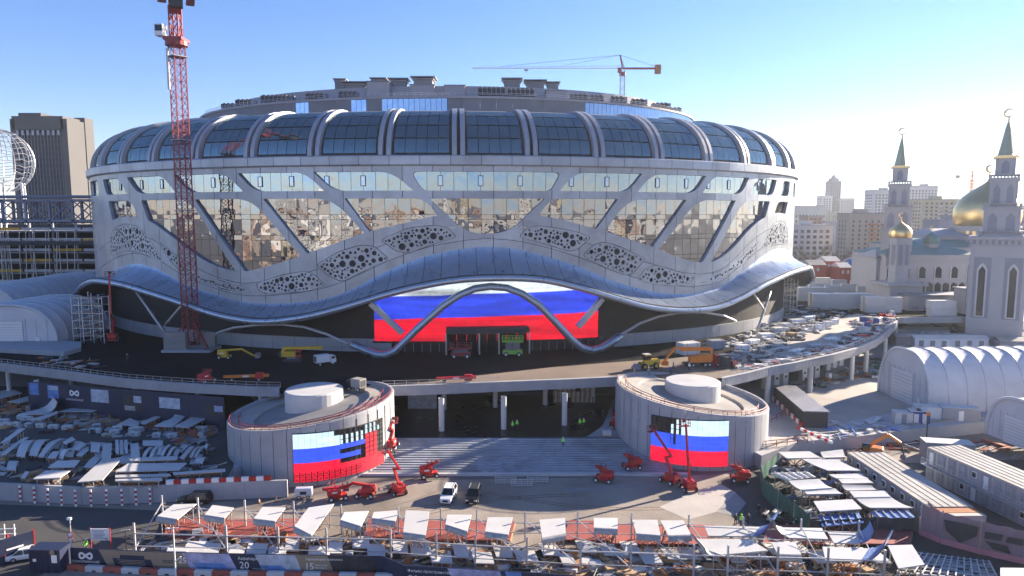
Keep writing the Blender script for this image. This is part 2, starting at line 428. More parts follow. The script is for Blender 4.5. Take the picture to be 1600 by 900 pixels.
for (tl, tr, br, bl, side) in ((160.5, 185, 199, 166, -1), (198, 254, 274, 215, -1), (270.7, 352, 380, 295, -1), (371, 474.7, 507, 396.7, -1), (488.7, 610, 646, 521, -1), (641, 878, 861.5, 659.7, 0),
                               (900, 1004, 982, 874, 1), (1020, 1104, 1086.7, 996, 1), (1114.7, 1170.7, 1159, 1098, 1), (1182, 1214, 1208, 1173, 1), (1224, 1234.5, 1232, 1220.5, 1)):
    q = [(tx(bl, R1B) * SX, R1B), (tx(br, R1B) * SX, R1B), (tx(tr, R1T) * SX, R1T), (tx(tl, R1T) * SX, R1T)]
    rr = {-1: [3, .35, 5.0, .35], 0: [1.6, 1.6, 1.8, 1.8], 1: [.35, 3, .35, 5.0]}[side]
    row1.append((fillet(q, rr), q))
for (a, b) in ((-68, -59.5), (-58, -50.5), (69.5, 77), (79, 87)):
    q = [(a * SX, R1B), (b * SX, R1B), (b * SX, R1T), (a * SX, R1T)]; row1.append((fillet(q, 1.2), q))
for (tl, tr, bl, br, side) in ((169, 205, (176, 344), (216, 338), -1), (220.5, 297, (231, 344), (368, 424), -1), (304, 392, (382, 423), (470, 400), -1), (411, 519, (480, 395), (569, 364), -1), (538, 662, (577, 361), (684, 338), -1),
                               (861, 966, (842, 336), (932, 358), 1), (982, 1073, (945, 361), (1020, 386), 1), (1090, 1150, (1029, 391), (1098, 410), 1), (1161, 1203, (1110, 408.5), (1196, 338), 1), (1216, 1231, (1210, 333), (1227, 332), 1)):
    a0 = tx(tl, R2T); a1 = tx(tr, R2T); b0 = ell(*bl)[0]; b1 = ell(*br)[0]
    n = 12; bot = [(b0 + (b1 - b0) * i / n) for i in range(n + 1)]
    q = [(t * SX, fW(t)) for t in bot] + [(a1 * SX, R2T), (a0 * SX, R2T)]
    rr = [.4] + [0] * (n - 1) + [.4] + ([4.5, .4] if side < 0 else [.4, 4.5])
    row2.append((fillet(q, rr), q))
cq = [(670, 310), (697, 335), (720, 356), (741, 364), (760, 366), (783, 364), (806.7, 353.7), (825, 335), (852, 310)]
cq = [(ell(*p)[0] * SX, min(R2T, ell(*p)[1])) for p in cq]
row2.append((fillet(cq, [.5, 1, 2, 2, 2, 2, 2, 1, .5]), cq))
for (a, b) in ((-62, -55),):
    q = [(a * SX, 38), ((b - 1) * SX, 40), (b * SX, R2T), (a * SX, R2T)]; row2.append((fillet(q, .8), q))
perf_px = [[(400, 443), (440, 430), (475, 424), (490, 428), (508, 446), (480, 455), (425, 460), (405, 455)],
           [(493, 414), (530, 393), (565, 383), (585, 385), (608, 405), (575, 420), (535, 440), (515, 432)],
           [(594, 374), (640, 356), (680, 352), (700, 356), (714, 371), (680, 380), (640, 395), (620, 393)],
           [(302, 428), (320, 431), (342, 438), (369, 445), (387, 451), (393, 458), (375, 457.5), (342, 449), (302, 437)],
           [(172, 368), (179, 356), (196, 350), (214.7, 353.7), (228.7, 367.7), (242.7, 388.7), (259, 412), (233, 400), (210, 392), (187, 392), (174, 399)],
           [(248.5, 377), (263.7, 387), (281, 404), (297, 417), (297, 430), (280, 421), (266, 408), (254, 390)],
           [(810, 370), (825, 356), (839, 352.5), (860, 355), (900, 362), (924, 371), (900, 391), (886, 392), (860, 383)],
           [(910, 400), (928, 382), (944, 378), (964, 384), (1009, 404), (988, 428), (976, 430), (946, 418)],
           [(996, 438), (1008, 420), (1026, 414), (1050, 422), (1086, 432), (1075, 445), (1055, 447), (1020, 444)],
           [(1090, 442), (1133, 421), (1161, 400), (1176, 382), (1184, 376), (1180, 392), (1161, 413), (1133, 432), (1110, 440)],
           [(1188, 390), (1201, 364), (1208, 350), (1219, 345), (1228, 350), (1232, 372), (1230, 384), (1220, 381), (1203, 385)]]
perfs = []
for pp in perf_px:
    q = [(ell(*p)[0] * SX, ell(*p)[1]) for p in pp]
    perfs.append(fillet(q, 1.2))
def grow(p, k):
    cx = sum(a for a, b in p) / len(p); cy = sum(b for a, b in p) / len(p); out = []
    for a, b in p:
        d = sqrt((a - cx)**2 + (b - cy)**2) or 1; out.append((a + (a - cx) / d * k, b + (b - cy) / d * k))
    return out
N_ = 166
bot = [(TH0 + (TH1 - TH0) * i / N_) for i in range(N_ + 1)]
outer = [(t * SX, fC(t)) for t in bot] + [(t * SX, ZF1) for t in bot[::-1]]
seams = []
t = -72.0
while t < TH1:
    x = t * SX; seams.append([(x - .075, 10), (x + .075, 10), (x + .075, 70), (x - .075, 70)]); t += 3.35
for fr_ in (.22, .62):
    up = [(t, fC(t) + (fW(t) - fC(t)) * fr_) for t in bot[6:-8]]
    for i in range(0, len(up) - 1): (ta, za), (tb_, zb_) = up[i], up[i + 1]; seams.append([(ta * SX, za - .06), (tb_ * SX, zb_ - .06), (tb_ * SX, zb_ + .06), (ta * SX, za + .06)])
cdt_panels(outer, [r[0] for r in row1] + [r[0] for r in row2] + [grow(p, .16) for p in perfs] + seams, 0.0, 0.75, 'cladding_panel', 'clad')
# perforated panels
def inpoly(p, x, y):
    c = False; n = len(p)
    for i in range(n):
        x0, y0 = p[i]; x1, y1 = p[i - 1]
        if (y0 > y) != (y1 > y) and x < (x1 - x0) * (y - y0) / (y1 - y0) + x0: c = not c
    return c
def edged(p, x, y):
    best = 1e9; P = Vector((x, y))
    for i in range(len(p)):
        a = Vector(p[i - 1]); b = Vector(p[i]); d = b - a; u = max(0, min(1, (P - a).dot(d) / (d.length_squared + 1e-9)))
        best = min(best, (a + d * u - P).length)
    return best
for p in perfs:
    xs = [a for a, b in p]; ys = [b for a, b in p]; cir = []
    area = (max(xs) - min(xs)) * (max(ys) - min(ys))
    for r, cnt in ((.85, .035), (.58, .10), (.36, .5), (.24, .9)):
        for _ in range(int(area * cnt * 5)):
            x = U(min(xs), max(xs)); y = U(min(ys), max(ys))
            if r > .8 and sum(1 for c in cir if c[2] > .8) > area * .018: break
            if r < .8 and .5 < r and sum(1 for c in cir if .5 < c[2] < .8) > area * .05: break
            if inpoly(p, x, y) and edged(p, x, y) > r + .22 and all((x - c[0])**2 + (y - c[1])**2 > (r + c[2] + .14)**2 for c in cir):
                cir.append((x, y, r))
    holes = [[(x + r * cos(2 * pi * k / 9), y + r * sin(2 * pi * k / 9)) for k in range(9)] for x, y, r in cir]
    grid = [(x * 2.0, z * 1.0) for x in range(int(min(xs) / 2), int(max(xs) / 2) + 1) for z in range(int(min(ys)), int(max(ys)) + 1, 4) if inpoly(p, x * 2.0, z)]
    cdt_panels(p, holes, -0.03, 0.35, 'perforated_panel', 'clad', grid, split=False)
    cdt_panels(grow(p, .1), [], -0.6, 0.08, 'perforation_backing', 'clad_dark', grid, split=False)
# inner shell behind cladding and glass
def ring(mb, prof, t0, t1, n, m=0, flip=False):
    o = len(mb.v); k = len(prof)
    for i in range(n + 1):
        t = t0 + (t1 - t0) * i / n
        for (off, z) in prof: mb.v.append(tuple(EP(t, z, off)))
    for i in range(n):
        for j in range(k - 1):
            f = (o + i * k + j, o + (i + 1) * k + j, o + (i + 1) * k + j + 1, o + i * k + j + 1)
            mb.f.append(f[::-1] if flip else f); mb.m.append(m)
    return mb
b = MB()
for i in range(121):
    t = TH0 + (TH1 - TH0) * i / 120; b.v.append(tuple(EP(t, fC(t) - .5, -1.15))); b.v.append(tuple(EP(t, 56.5, -1.15)))
for i in range(120): b.f.append((2 * i, 2 * i + 2, 2 * i + 3, 2 * i + 1)); b.m.append(0)
aput(b, 'inner_shell', 'clad_dark')
b = MB(); ring(b, [(0, DECK_Z - .5), (0, 56.0)], TH1, 360 + TH0, 100); aput(b, 'rear_cladding', 'clad')
# glass panes of the two window rows
unit = bpy.data.meshes.new('pane'); unit.from_pydata([(-.5, 0, -.5), (.5, 0, -.5), (.5, 0, .5), (-.5, 0, .5)], [], [(0, 1, 2, 3)])
unit_h = unit.copy(); unit.materials.append(M['glass_low']); unit_h.materials.append(M['glass_high'])
def pane_at(me, t0, t1, z0, z1, off, parent, jit, name='pane'):
    a = EP(t0, 0, off); c = EP(t1, 0, off); d = c - a; w = d.length
    mid = (a + c) / 2 - AO; rz = atan2(d.y, d.x)
    mw = Matrix.Translation((mid.x, mid.y, (z0 + z1) / 2)) @ Matrix.Rotation(rz + random.gauss(0, jit), 4, 'Z') @ Matrix.Rotation(random.gauss(0, jit), 4, 'X') @ Matrix.Diagonal((w - .10, 1, z1 - z0 - .09, 1))
    return link(name, me, parent, mw)
def sub_box(mb, t, z0, z1, w, off, dep, m=0):
    a = EP(t - w / 4.2, 0, off); c = EP(t + w / 4.2, 0, off); d = c - a; mid = (a + c) / 2 - AO
    mb.box((mid.x, mid.y, (z0 + z1) / 2), (w, dep, z1 - z0), atan2(d.y, d.x), m); mb.loc = 1
for wi, (fp, q) in enumerate(row1):
    xs = [p[0] / SX for p in fp]; t0, t1 = min(xs), max(xs); n = max(1, round((t1 - t0) / 1.45))
    fr = MB(); ring(fr, [(-.93, R1B - .2), (-.93, R1T + .2)], t0 - .2, t1 + .2, 2 * n)
    win = aput(fr, 'window', 'clad_dark')
    for k in range(n):
        a = t0 + (t1 - t0) * k / n; c = t0 + (t1 - t0) * (k + 1) / n
        pane_at(unit_h, a, c, R1B - .1, R1T + .1, -.80, win, .004)
    if n > 3:
        for k in range(1 + wi % 2, n - 1, 3):
            t = t0 + (t1 - t0) * k / n
            vb = MB()
            for (dx, z0, z1, w) in ((-.55, R1B + 1.1, R1T - .9, .14), (.55, R1B + 1.1, R1T - .9, .14)):
                sub_box(vb, t + dx / 2.1, z0, z1, w, -.68, .12)
            sub_box(vb, t, R1B + 1.1, R1B + 1.25, 1.1, -.68, .12); sub_box(vb, t, R1T - 1.05, R1T - .9, 1.1, -.68, .12)
            sub_box(vb, t, R1B + 1.25, R1T - 1.05, .96, -.71, .06, 1)
            aput(vb, 'vent_sash', ['navy', 'glass_blue'], win)
for wi, (fp, q) in enumerate(row2):
    xs = [p[0] / SX for p in fp]; zs = [p[1] for p in fp]; t0, t1 = min(xs), max(xs); n = max(1, round((t1 - t0) / 1.38))
    fr = MB(); ring(fr, [(-.95, min(zs) - .2), (-.95, R2T + .2)], t0 - .2, t1 + .2, 2 * n)
    win = aput(fr, 'window', 'clad_dark')
    rows = [R2T + .1, 44.1, 42.9, 39.0, 37.8, 33.8, 32.6, 28.4]
    for k in range(n):
        a = t0 + (t1 - t0) * k / n; c = t0 + (t1 - t0) * (k + 1) / n
        for zt, zb in zip(rows, rows[1:]):
            hit = any(inpoly(fp, (a + (c - a) * u) * SX, zb + (zt - zb) * v) for u in (.04, .3, .5, .7, .96) for v in (.05, .35, .65, .95))
            if hit: pane_at(unit, a, c, zb, zt, -.80, win, .012)
# fascia band: proud upper panels in lengths
FSTEP = 3.35; t = -80.0
while t < 280:
    b = MB(); e = min(t + FSTEP - .06, 280)
    prof = [(-.2, ZF1 - .25), (.75, ZF1 - .12), (.95, ZF1 + .1), (.95, ZF2 - .25), (.7, ZF2), (-2.2, ZF2 + .02)]
    n = 2; k = len(prof); ring(b, prof, t, e, n)
    aput(b, 'fascia_panel', 'clad'); t += FSTEP
b = MB(); ring(b, [(.3, ZF1 - .12), (.62, ZF1 + .2), (.62, ZF2 - .3), (.3, ZF2 - .12), (-4, ZF2 - .1)], -80, 280, 220); aput(b, 'fascia_backing', 'clad_dark')
# ---------------------------------------------------------------- ribbed glass gallery
GW, GH = 15.0, 12.4
def gprof(u, dr=0.0):                      # u 0..1 sill to crown; returns offset, height
    a = u * pi / 2
    return (-1.0 - GW * (1 - cos(a)) + dr * cos(a), ZF2 + GH * sin(a) + dr * sin(a))
BAY = 360 / 44
for k in range(44):
    tc = -0.25 + BAY * k
    if tc > 180: tc -= 360
    vis = -62 < tc < 76
    hw = .62                              # half angle covered by the pair of ribs
    for sgn in (-1, 1):
        b = MB(); c0 = tc + sgn * .46; rw = .27
        n = 10 if vis else 5
        secs = []
        for i in range(n + 1):
            u = i / n * 1.0
            o0, z0 = gprof(u, -.3); o1, z1 = gprof(u, .95 - .45 * u)
            s_ = (1 + .35 * u * u)
            secs.append([EP(c0 - rw * s_, z0, o0), EP(c0 - rw * s_ * .92, z1, o1), EP(c0 + rw * s_ * .92, z1, o1), EP(c0 + rw * s_, z0, o0)])
        o1, z1 = gprof(1, .5); 
        secs.append([EP(c0 - rw * 1.4, z1 - 1.3, -19), EP(c0 - rw * 1.4, z1 - .6, -19), EP(c0 + rw * 1.4, z1 - .6, -19), EP(c0 + rw * 1.4, z1 - 1.3, -19)])
        vs = [p for s_ in secs for p in s_]; fs = []
        for i in range(len(secs) - 1):
            for j in range(4): fs.append((i * 4 + j, i * 4 + (j + 1) % 4, (i + 1) * 4 + (j + 1) % 4, (i + 1) * 4 + j))
        fs.append((0, 1, 2, 3)[::-1]); b.add(vs, [f[::-1] for f in fs])
        aput(b, 'gallery_rib', 'rib')
    # bay to the right of the pair
    ta, tb = tc + 1.0, tc + BAY - 1.0
    b = MB(); n = 8; ring(b, [gprof(i / n, -.35) for i in range(n + 1)], tc - .3, tc + BAY - .25, 4)
    bay = aput(b, 'gallery_bay', 'clad_dark')
    if vis:
        NC, U1 = 5, .80
        for i in range(NC):
            a = ta + (tb - ta) * i / NC; c = ta + (tb - ta) * (i + 1) / NC - .06
            for j in range(4):
                u0 = .035 + (U1 - .035) * j / 4; u1 = .035 + (U1 - .035) * (j + 1) / 4 - .016
                jt = U(-.02, .02)
                b = MB(); ring(b, [gprof(u0, jt), gprof((u0 + u1) / 2, .03 + jt), gprof(u1, jt * 2)], a, c, 1); aput(b, 'gallery_pane', 'glass_gal', bay, True)
        b = MB(); ring(b, [gprof(.80), gprof(.9), gprof(1.0)], tc + .3, tc + BAY - .3, 2); aput(b, 'crown_sheet', 'roofgrey', bay)
    else:
        b = MB(); ring(b, [gprof(i / 4) for i in range(5)], ta, tb, 1); aput(b, 'gallery_pane', 'glass_gal', bay)
# ---------------------------------------------------------------- roof
RZ0 = ZF2 + GH
b = MB(); ring(b, [(-15.4, RZ0 - .05), (-34, RZ0 + 1.6)], -180, 180, 120); aput(b, 'lower_roof', 'roofgrey')
T1 = RZ0 + 6.6; T2 = T1 + 5.0
t = -90.0; q = 0
while t < 269.9:                          # upper drum wall in lengths: grey panels and blue glazed runs
    e = t + 3.0; glz = (-27 < t < -21) or (-14.5 < t < -10.5) or (-9 < t < 5.0) or (30 < t < 76)
    if glz:
        b = MB(); ring(b, [(-34.3, RZ0 + 1.2), (-34.3, T1)], t, e - .02, 2); w = aput(b, 'drum_wall_panel', 'clad_dark')
        for j in range(3):
            b = MB(); ring(b, [(-34, RZ0 + 1.9), (-34, T1 - .35)], t + j * 1.0, t + j + .93, 1); aput(b, 'drum_pane', 'glass_blue', w)
    else:
        b = MB(); ring(b, [(-34, RZ0 + 1.2), (-34, T1)], t, e - .03, 2); aput(b, 'drum_wall_panel', 'roofgrey')
    t = e
b = MB(); ring(b, [(-33.6, T1 - .3), (-33.6, T1 + .35), (-34.6, T1 + .35), (-35.5, T1), (-44, T1 + .1)], -180, 180, 120); aput(b, 'drum_coping', 'parapet')
b = MB(); ring(b, [(-43.5, T1), (-44.5, T2), (-60, T2 + 1.0), (-90, T2 + 2.2)], -180, 180, 90); aput(b, 'upper_roof', 'parapet')
for k in range(90):                        # railing along the drum edge
    pass
rb = MB()
for k in range(120):
    t = -60 + 150 * k / 120; p = EP(t, T1 + .3, -34.1); rb.bar(p, p + Vector((0, 0, 1.0)), .07)
for h in (.55, 1.0):
    rb.tube([EP(-60 + 150 * k / 100, T1 + .3 + h, -34.1) for k in range(101)], .05, 4)
aput(rb, 'roof_railing', 'galv')
# vents and plant on the roof
def roof_vent(px, y_top, w, hh, depth_off, flared=True):
    c = D(px, 150, ECY - EB - depth_off * -1 if False else 214.0); zt = D(px, y_top, 214.0).z; zb = T2 - .5
    W = w * 214 / F_PX
    b = MB(); b.box((c.x, 214, (zb + zt - .9) / 2), (W, W * .9, zt - .9 - zb)); o = aput(b, 'roof_vent', 'roofgrey')
    b = MB(); b.box((c.x, 214, zt - .75), (W * 1.15, W * 1.05, .35)); b.box((c.x, 214, zt - .15), (W * 1.35, W * 1.25, .28))
    for s1 in (-1, 1):
        for s2 in (-1, 1): b.bar((c.x + s1 * W * .5, 214 + s2 * W * .42, zt - .9), (c.x + s1 * W * .5, 214 + s2 * W * .42, zt - .2), .2)
    aput(b, 'vent_hood', 'hvac', o)
for px, yt, w in ((533, 124, 15), (557, 130, 28), (593, 123, 19), (624, 124, 23), (663, 122, 28), (800, 124, 24), (836, 127, 26), (863, 129, 17)):
    roof_vent(px, yt, w, 0, 0)
for px, yt, w in ((594, 131, 33), (662, 136, 36), (712, 137, 30), (868, 145, 30)):
    c = D(px, yt, 209.0); W = w * 209 / F_PX
    b = MB(); b.box((c.x, 209.2, (c.z + T1) / 2), (W, 7, c.z - T1)); o = aput(b, 'plant_room', 'parapet')
    b = MB(); b.box((c.x, 209.2, c.z + .12), (W + .5, 7.5, .24)); aput(b, 'roof_slab', 'roofgrey', o)
def ac_unit(px, py, y, w, h):
    c = EP(ell(px, py, -37.5)[0], T1 + .9, -37.5); y = c.y
    b = MB(); b.box((c.x, y, c.z + h * .5), (w, 2.6, h * .78))
    for k in range(int(w / 1.3)):
        x = c.x - w / 2 + .7 + k * 1.3
        b.box((x, y - 1.33, c.z + h * .5), (1.05, .1, h * .6), 0, 1); b.lathe([(.45, 0), (.5, .35), (.0, .36)], (x, y, c.z + h * .9), 8, 1)
    b.bar((c.x - w / 2, y - 1.5, c.z - .3), (c.x + w / 2, y - 1.5, c.z - .3), .2); b.box((c.x, y, c.z - .25), (w, 2.2, .5), 0, 1)
    return aput(b, 'cooling_unit', ['hvac', 'hvac_dark'])
for (px, py, y, w, h) in ((430, 159, 206, 8, 2.2), (452, 157, 206, 4, 1.6), (495, 152, 206, 6, 1.7), (545, 150, 206, 5.5, 1.7), (770, 154, 204, 8.5, 2.6), (815, 155, 204, 8.5, 2.4), (905, 158, 205, 6, 1.5),
                           (932, 162, 207, 4, 1.5), (966, 165, 208, 5, 1.9), (998, 167, 209, 5, 1.9), (1032, 171, 213, 6, 1.9), (1054, 176, 217, 4, 1.6), (385, 165, 208, 6, 2.0), (360, 170, 211, 5, 1.7)):
    ac_unit(px, py, y, w, h)
# ---------------------------------------------------------------- canopy
STEP = 1.9; t = -70.0
def can_pt(t, u):
    zc, zl = fC(t), fL(t); o = 6.4 * (u ** 1.75)
    return EP(t, zc + (zl - zc) * (u ** .92), o)
while t < 88:
    b = MB(); e = t + STEP - .06; NU, NT = 9, 3
    sk = -1.2 if t < 11 else 1.2
    for i in range(NT + 1):
        for j in range(NU + 1):
            tt = t + (e - t) * i / NT
            b.v.append(tuple(can_pt(tt, j / NU)))
    for i in range(NT):
        for j in range(NU):
            k = i * (NU + 1) + j; b.f.append((k, k + 1, k + NU + 2, k + NU + 1)); b.m.append(0)
    aput(b, 'canopy_panel', 'canopy', None, True); t += STEP
b = MB(); n = 150
for i in range(n + 1):
    tt = -70 + 158 * i / n
    for j in range(10): b.v.append(tuple(can_pt(tt, j / 9) + Vector((0, 0, -.4)) - (EP(tt, 0, 1) - EP(tt, 0, 0)) * .4))
for i in range(n):
    for j in range(9):
        k = i * 10 + j; b.f.append((k, k + 1, k + 11, k + 10)); b.m.append(0)
aput(b, 'canopy_backing', 'clad_dark', None, True)
b = MB(); b.tube([EP(-70 + 158 * i / 160, fL(-70 + 158 * i / 160) - .62, 6.3) for i in range(161)], .78, 8); aput(b, 'canopy_lip', 'canopy', None, True)
b = MB(); b.tube([EP(-70 + 158 * i / 160, fL(-70 + 158 * i / 160) + .22, 6.4) for i in range(161)], .13, 4); aput(b, 'canopy_gutter', 'clad_dark')
b = MB(); n = 120                          # soffit
for i in range(n + 1):
    tt = -70 + 158 * i / n; zl = fL(tt) - 1.0
    for off, dz in ((5.8, 0), (1.5, .9), (-2.5, 1.4)): b.v.append(tuple(EP(tt, zl + dz, off)))
for i in range(n):
    for j in range(2):
        k = i * 3 + j; b.f.append((k, k + 1, k + 4, k + 3)); b.m.append(0)
aput(b, 'soffit', 'roofgrey', None, True)
# wall under the canopy
t = -72.0
while t < 90:
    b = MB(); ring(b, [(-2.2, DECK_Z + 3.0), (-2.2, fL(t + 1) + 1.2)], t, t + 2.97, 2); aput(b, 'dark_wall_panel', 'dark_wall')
    if not (-3 < t < 24.5):
        b = MB(); ring(b, [(-1.9, DECK_Z - .2), (-1.9, DECK_Z + 3.2), (-2.3, DECK_Z + 3.25)], t, t + 2.96, 2); aput(b, 'plinth_panel', 'concrete_pale')
    t += 3.0
b = MB(); ring(b, [(-2.35, DECK_Z - .2), (-2.35, 30)], -74, 92, 100); aput(b, 'base_wall_backing', 'clad_dark')
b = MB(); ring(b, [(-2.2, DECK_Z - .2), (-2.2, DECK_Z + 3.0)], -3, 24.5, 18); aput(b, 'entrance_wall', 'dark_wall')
for k in range(27):
    t = -2.5 + k; p = EP(t, DECK_Z, -2.0); b = MB(); b.bar(p, p + Vector((0, 0, 2.9)), .14); aput(b, 'entrance_mullion', 'hvac')
# entrance lobby box
e0, e1 = ell(697, 545, 1.5)[0], ell(828, 545, 1.5)[0]
b = MB(); ring(b, [(1.2, 15.6), (1.2, 16.9), (-2.3, 17.0)], e0, e1, 6); ring(b, [(-2.2, 15.6), (1.2, 15.6)], e0, e1, 6); lob = aput(b, 'entrance_lobby', 'hvac_dark')
for tt in (e0, (e0 + e1) / 2 - 1.0, (e0 + e1) / 2 + 1.2, e1):
    b = MB(); p = EP(tt, DECK_Z, 1.1); b.bar(p, p + Vector((0, 0, 5.2)), .35); aput(b, 'lobby_post', 'steel', lob)
for j in range(8):
    b = MB(); u0 = e0 + (e1 - e0) * j / 8; u1 = e0 + (e1 - e0) * (j + 1) / 8 - .05; ring(b, [(-1.4, DECK_Z + .1), (-1.4, 15.5)], u0, u1, 1); aput(b, 'lobby_pane', 'car_glass', lob)
# big video screen with the waving tricolour
def flagmat():
    m = bpy.data.materials.new('video_flag'); m.use_nodes = True; nt = m.node_tree; N = nt.nodes; L = nt.links; p = N['Principled BSDF']
    p.inputs['Base Color'].default_value = (.01, .01, .012, 1); p.inputs['Roughness'].default_value = .5
    uv = N.new('ShaderNodeUVMap'); sp = N.new('ShaderNodeSeparateXYZ'); L.new(uv.outputs[0], sp.inputs[0])
    n1 = N.new('ShaderNodeTexNoise'); n1.inputs['Scale'].default_value = 1.6; n1.inputs['Detail'].default_value = 2
    mp = N.new('ShaderNodeMapping'); mp.inputs['Scale'].default_value = (1.2, .35, 1); L.new(uv.outputs[0], mp.inputs[0]); L.new(mp.outputs[0], n1.inputs[0])
    ma = N.new('ShaderNodeMath'); ma.operation = 'MULTIPLY_ADD'; ma.inputs[1].default_value = .10; L.new(n1.outputs['Fac'], ma.inputs[0])
    sl = N.new('ShaderNodeMath'); sl.operation = 'MULTIPLY_ADD'; sl.inputs[1].default_value = -.10; L.new(sp.outputs['X'], sl.inputs[0]); L.new(sp.outputs['Y'], sl.inputs[2]); L.new(sl.outputs[0], ma.inputs[2])
    cr = N.new('ShaderNodeValToRGB'); cr.color_ramp.interpolation = 'LINEAR'; e = cr.color_ramp.elements
    e[0].position = 0; e[0].color = (.95, .004, .03, 1); e[1].position = 1; e[1].color = (.86, .95, 1, 1)
    for pos, c in ((.355, (.95, .004, .03, 1)), (.362, (.03, .07, .85, 1)), (.695, (.035, .08, .9, 1)), (.71, (.84, .94, 1, 1))):
        k = e.new(pos); k.color = c
    L.new(ma.outputs[0], cr.inputs[0])
    n2 = N.new('ShaderNodeTexNoise'); n2.inputs['Scale'].default_value = 2.2; n2.inputs['Detail'].default_value = 5; n2.inputs['Distortion'].default_value = .6
    m2 = N.new('ShaderNodeMapping'); m2.inputs['Scale'].default_value = (.9, 3.6, 1); m2.inputs['Rotation'].default_value = (0, 0, .12); L.new(uv.outputs[0], m2.inputs[0]); L.new(m2.outputs[0], n2.inputs[0])
    mr = N.new('ShaderNodeMapRange'); mr.inputs[1].default_value = .3; mr.inputs[2].default_value = .62; mr.inputs[3].default_value = .09; mr.inputs[4].default_value = .27; L.new(n2.outputs['Fac'], mr.inputs[0])
    ms = N.new('ShaderNodeVectorMath'); ms.operation = 'MULTIPLY'; ms.inputs[1].default_value = (72, 20, 1); L.new(uv.outputs[0], ms.inputs[0])
    fl = N.new('ShaderNodeVectorMath'); fl.operation = 'FLOOR'; L.new(ms.outputs[0], fl.inputs[0]); wnz = N.new('ShaderNodeTexWhiteNoise'); wnz.noise_dimensions = '2D'; L.new(fl.outputs[0], wnz.inputs['Vector'])
    m3 = N.new('ShaderNodeMapRange'); m3.inputs[3].default_value = .84; m3.inputs[4].default_value = 1.06; L.new(wnz.outputs['Value'], m3.inputs[0])
    mm = N.new('ShaderNodeMath'); mm.operation = 'MULTIPLY'; L.new(mr.outputs[0], mm.inputs[0]); L.new(m3.outputs[0], mm.inputs[1])
    L.new(cr.outputs[0], p.inputs['Emission Color']); L.new(mm.outputs[0], p.inputs['Emission Strength'])
    M['video_flag'] = m
flagmat()
s0, s1 = ell(585, 500, -1.9)[0], ell(934, 500, -1.9)[0]; sz0 = 13.3; NS = 56
def screen(mb, t0, t1, z0f, z1f, off):
    pass
b = MB(); uvs = []
for i in range(NS + 1):
    tt = s0 + (s1 - s0) * i / NS; zt = fL(tt) + .4
    b.v.append(tuple(EP(tt, sz0, -1.75))); b.v.append(tuple(EP(tt, zt, -1.75))); uvs.append((i / NS * 3.7, 0)); uvs.append((i / NS * 3.7, (zt - sz0) / 16.5))
for i in range(NS): b.f.append((2 * i, 2 * i + 2, 2 * i + 3, 2 * i + 1)); b.m.append(0)
scr = aput(b, 'video_screen', 'video_flag')
ul = scr.data.uv_layers.new(name='UVMap')
for lp in scr.data.loops: u_ = uvs[lp.vertex_index]; ul.data[lp.index].uv = (u_[0] / 3.7, u_[1])
scr['label'] = 'wide video screen showing waving white, blue and red flag'
b = MB(); ring(b, [(-1.9, sz0 - .5), (-1.6, sz0 - .5), (-1.6, sz0 - .02)], s0 - .2, s1 + .2, 30); aput(b, 'screen_frame', 'black', scr)
# arch and struts of the entrance
apx = [(548, 537), (570, 547), (588, 554), (602, 555), (618, 548), (650, 516), (690, 480), (716, 462), (742, 451), (766, 447.5), (792, 450), (816, 459), (842, 476), (868, 503), (893, 530), (908, 543), (924, 547.5), (940, 544), (955, 535), (970, 524)]
apts = [EP(*[ell(px, py, 4.0)[0], ell(px, py, 4.0)[1]], 4.0) for px, py in apx]
def sweep_rect(b, pts, w, h):
    """rectangular section swept along a path that runs round the facade; w across the path, h in and out"""
    secs = []
    for i, p in enumerate(pts):
        d = (pts[min(i + 1, len(pts) - 1)] - pts[max(i - 1, 0)]).normalized()
        outw = Vector((p.x - ECX, (p.y - ECY) * 1.6, 0)).normalized(); a = d.cross(outw).normalized() * w / 2; o = outw * h / 2
        secs.append([p - a * .8 - o, p - a - o * .3, p - a * .75 + o, p + a * .75 + o, p + a - o * .3, p + a * .8 - o])
    vs = [q for s_ in secs for q in s_]; fs = []
    for i in range(len(secs) - 1):
        for j in range(6): fs.append((i * 6 + j, i * 6 + (j + 1) % 6, (i + 1) * 6 + (j + 1) % 6, (i + 1) * 6 + j))
    fs += [(0, 1, 2, 3, 4, 5)[::-1], tuple((len(secs) - 1) * 6 + j for j in range(6))]; b.add(vs, fs); return b
b = sweep_rect(MB(), apts, 1.75, 1.9); arch = aput(b, 'entrance_arch', 'canopy', None, True)
for (p0, p1) in (((579, 474), (629, 521)), ((941, 467), (903, 511))):
    a_ = EP(*ell(*p0, 4.6), 4.6); c_ = EP(*ell(*p1, 4.0), 4.0); b = sweep_rect(MB(), [a_ + (c_ - a_) * k / 4 for k in range(5)], 1.5, 1.3); aput(b, 'arch_strut', 'canopy', arch)
for path, r in (([(328, 526), (345, 518), (365, 512), (400, 508), (440, 507), (475, 511), (510, 522), (545, 538)], .33), ([(970, 523), (1000, 505), (1030, 494), (1060, 489), (1100, 488), (1130, 493), (1150, 502)], .33),
                 ([(213, 455), (258, 520)], .42), ([(258, 508), (284, 477)], .3), ([(1173, 452), (1195, 486)], .3), ([(1204, 455), (1182, 520)], .35)):
    pts = []
    for i in range(len(path) - 1):
        for k in range(4):
            u = k / 4; pts.append((path[i][0] * (1 - u) + path[i + 1][0] * u, path[i][1] * (1 - u) + path[i + 1][1] * u))
    pts.append(path[-1]); b = MB(); b.tube([EP(*ell(*p, 3.2), 3.2) for p in pts], r, 7); aput(b, 'bent_tube', 'galv', None, True)
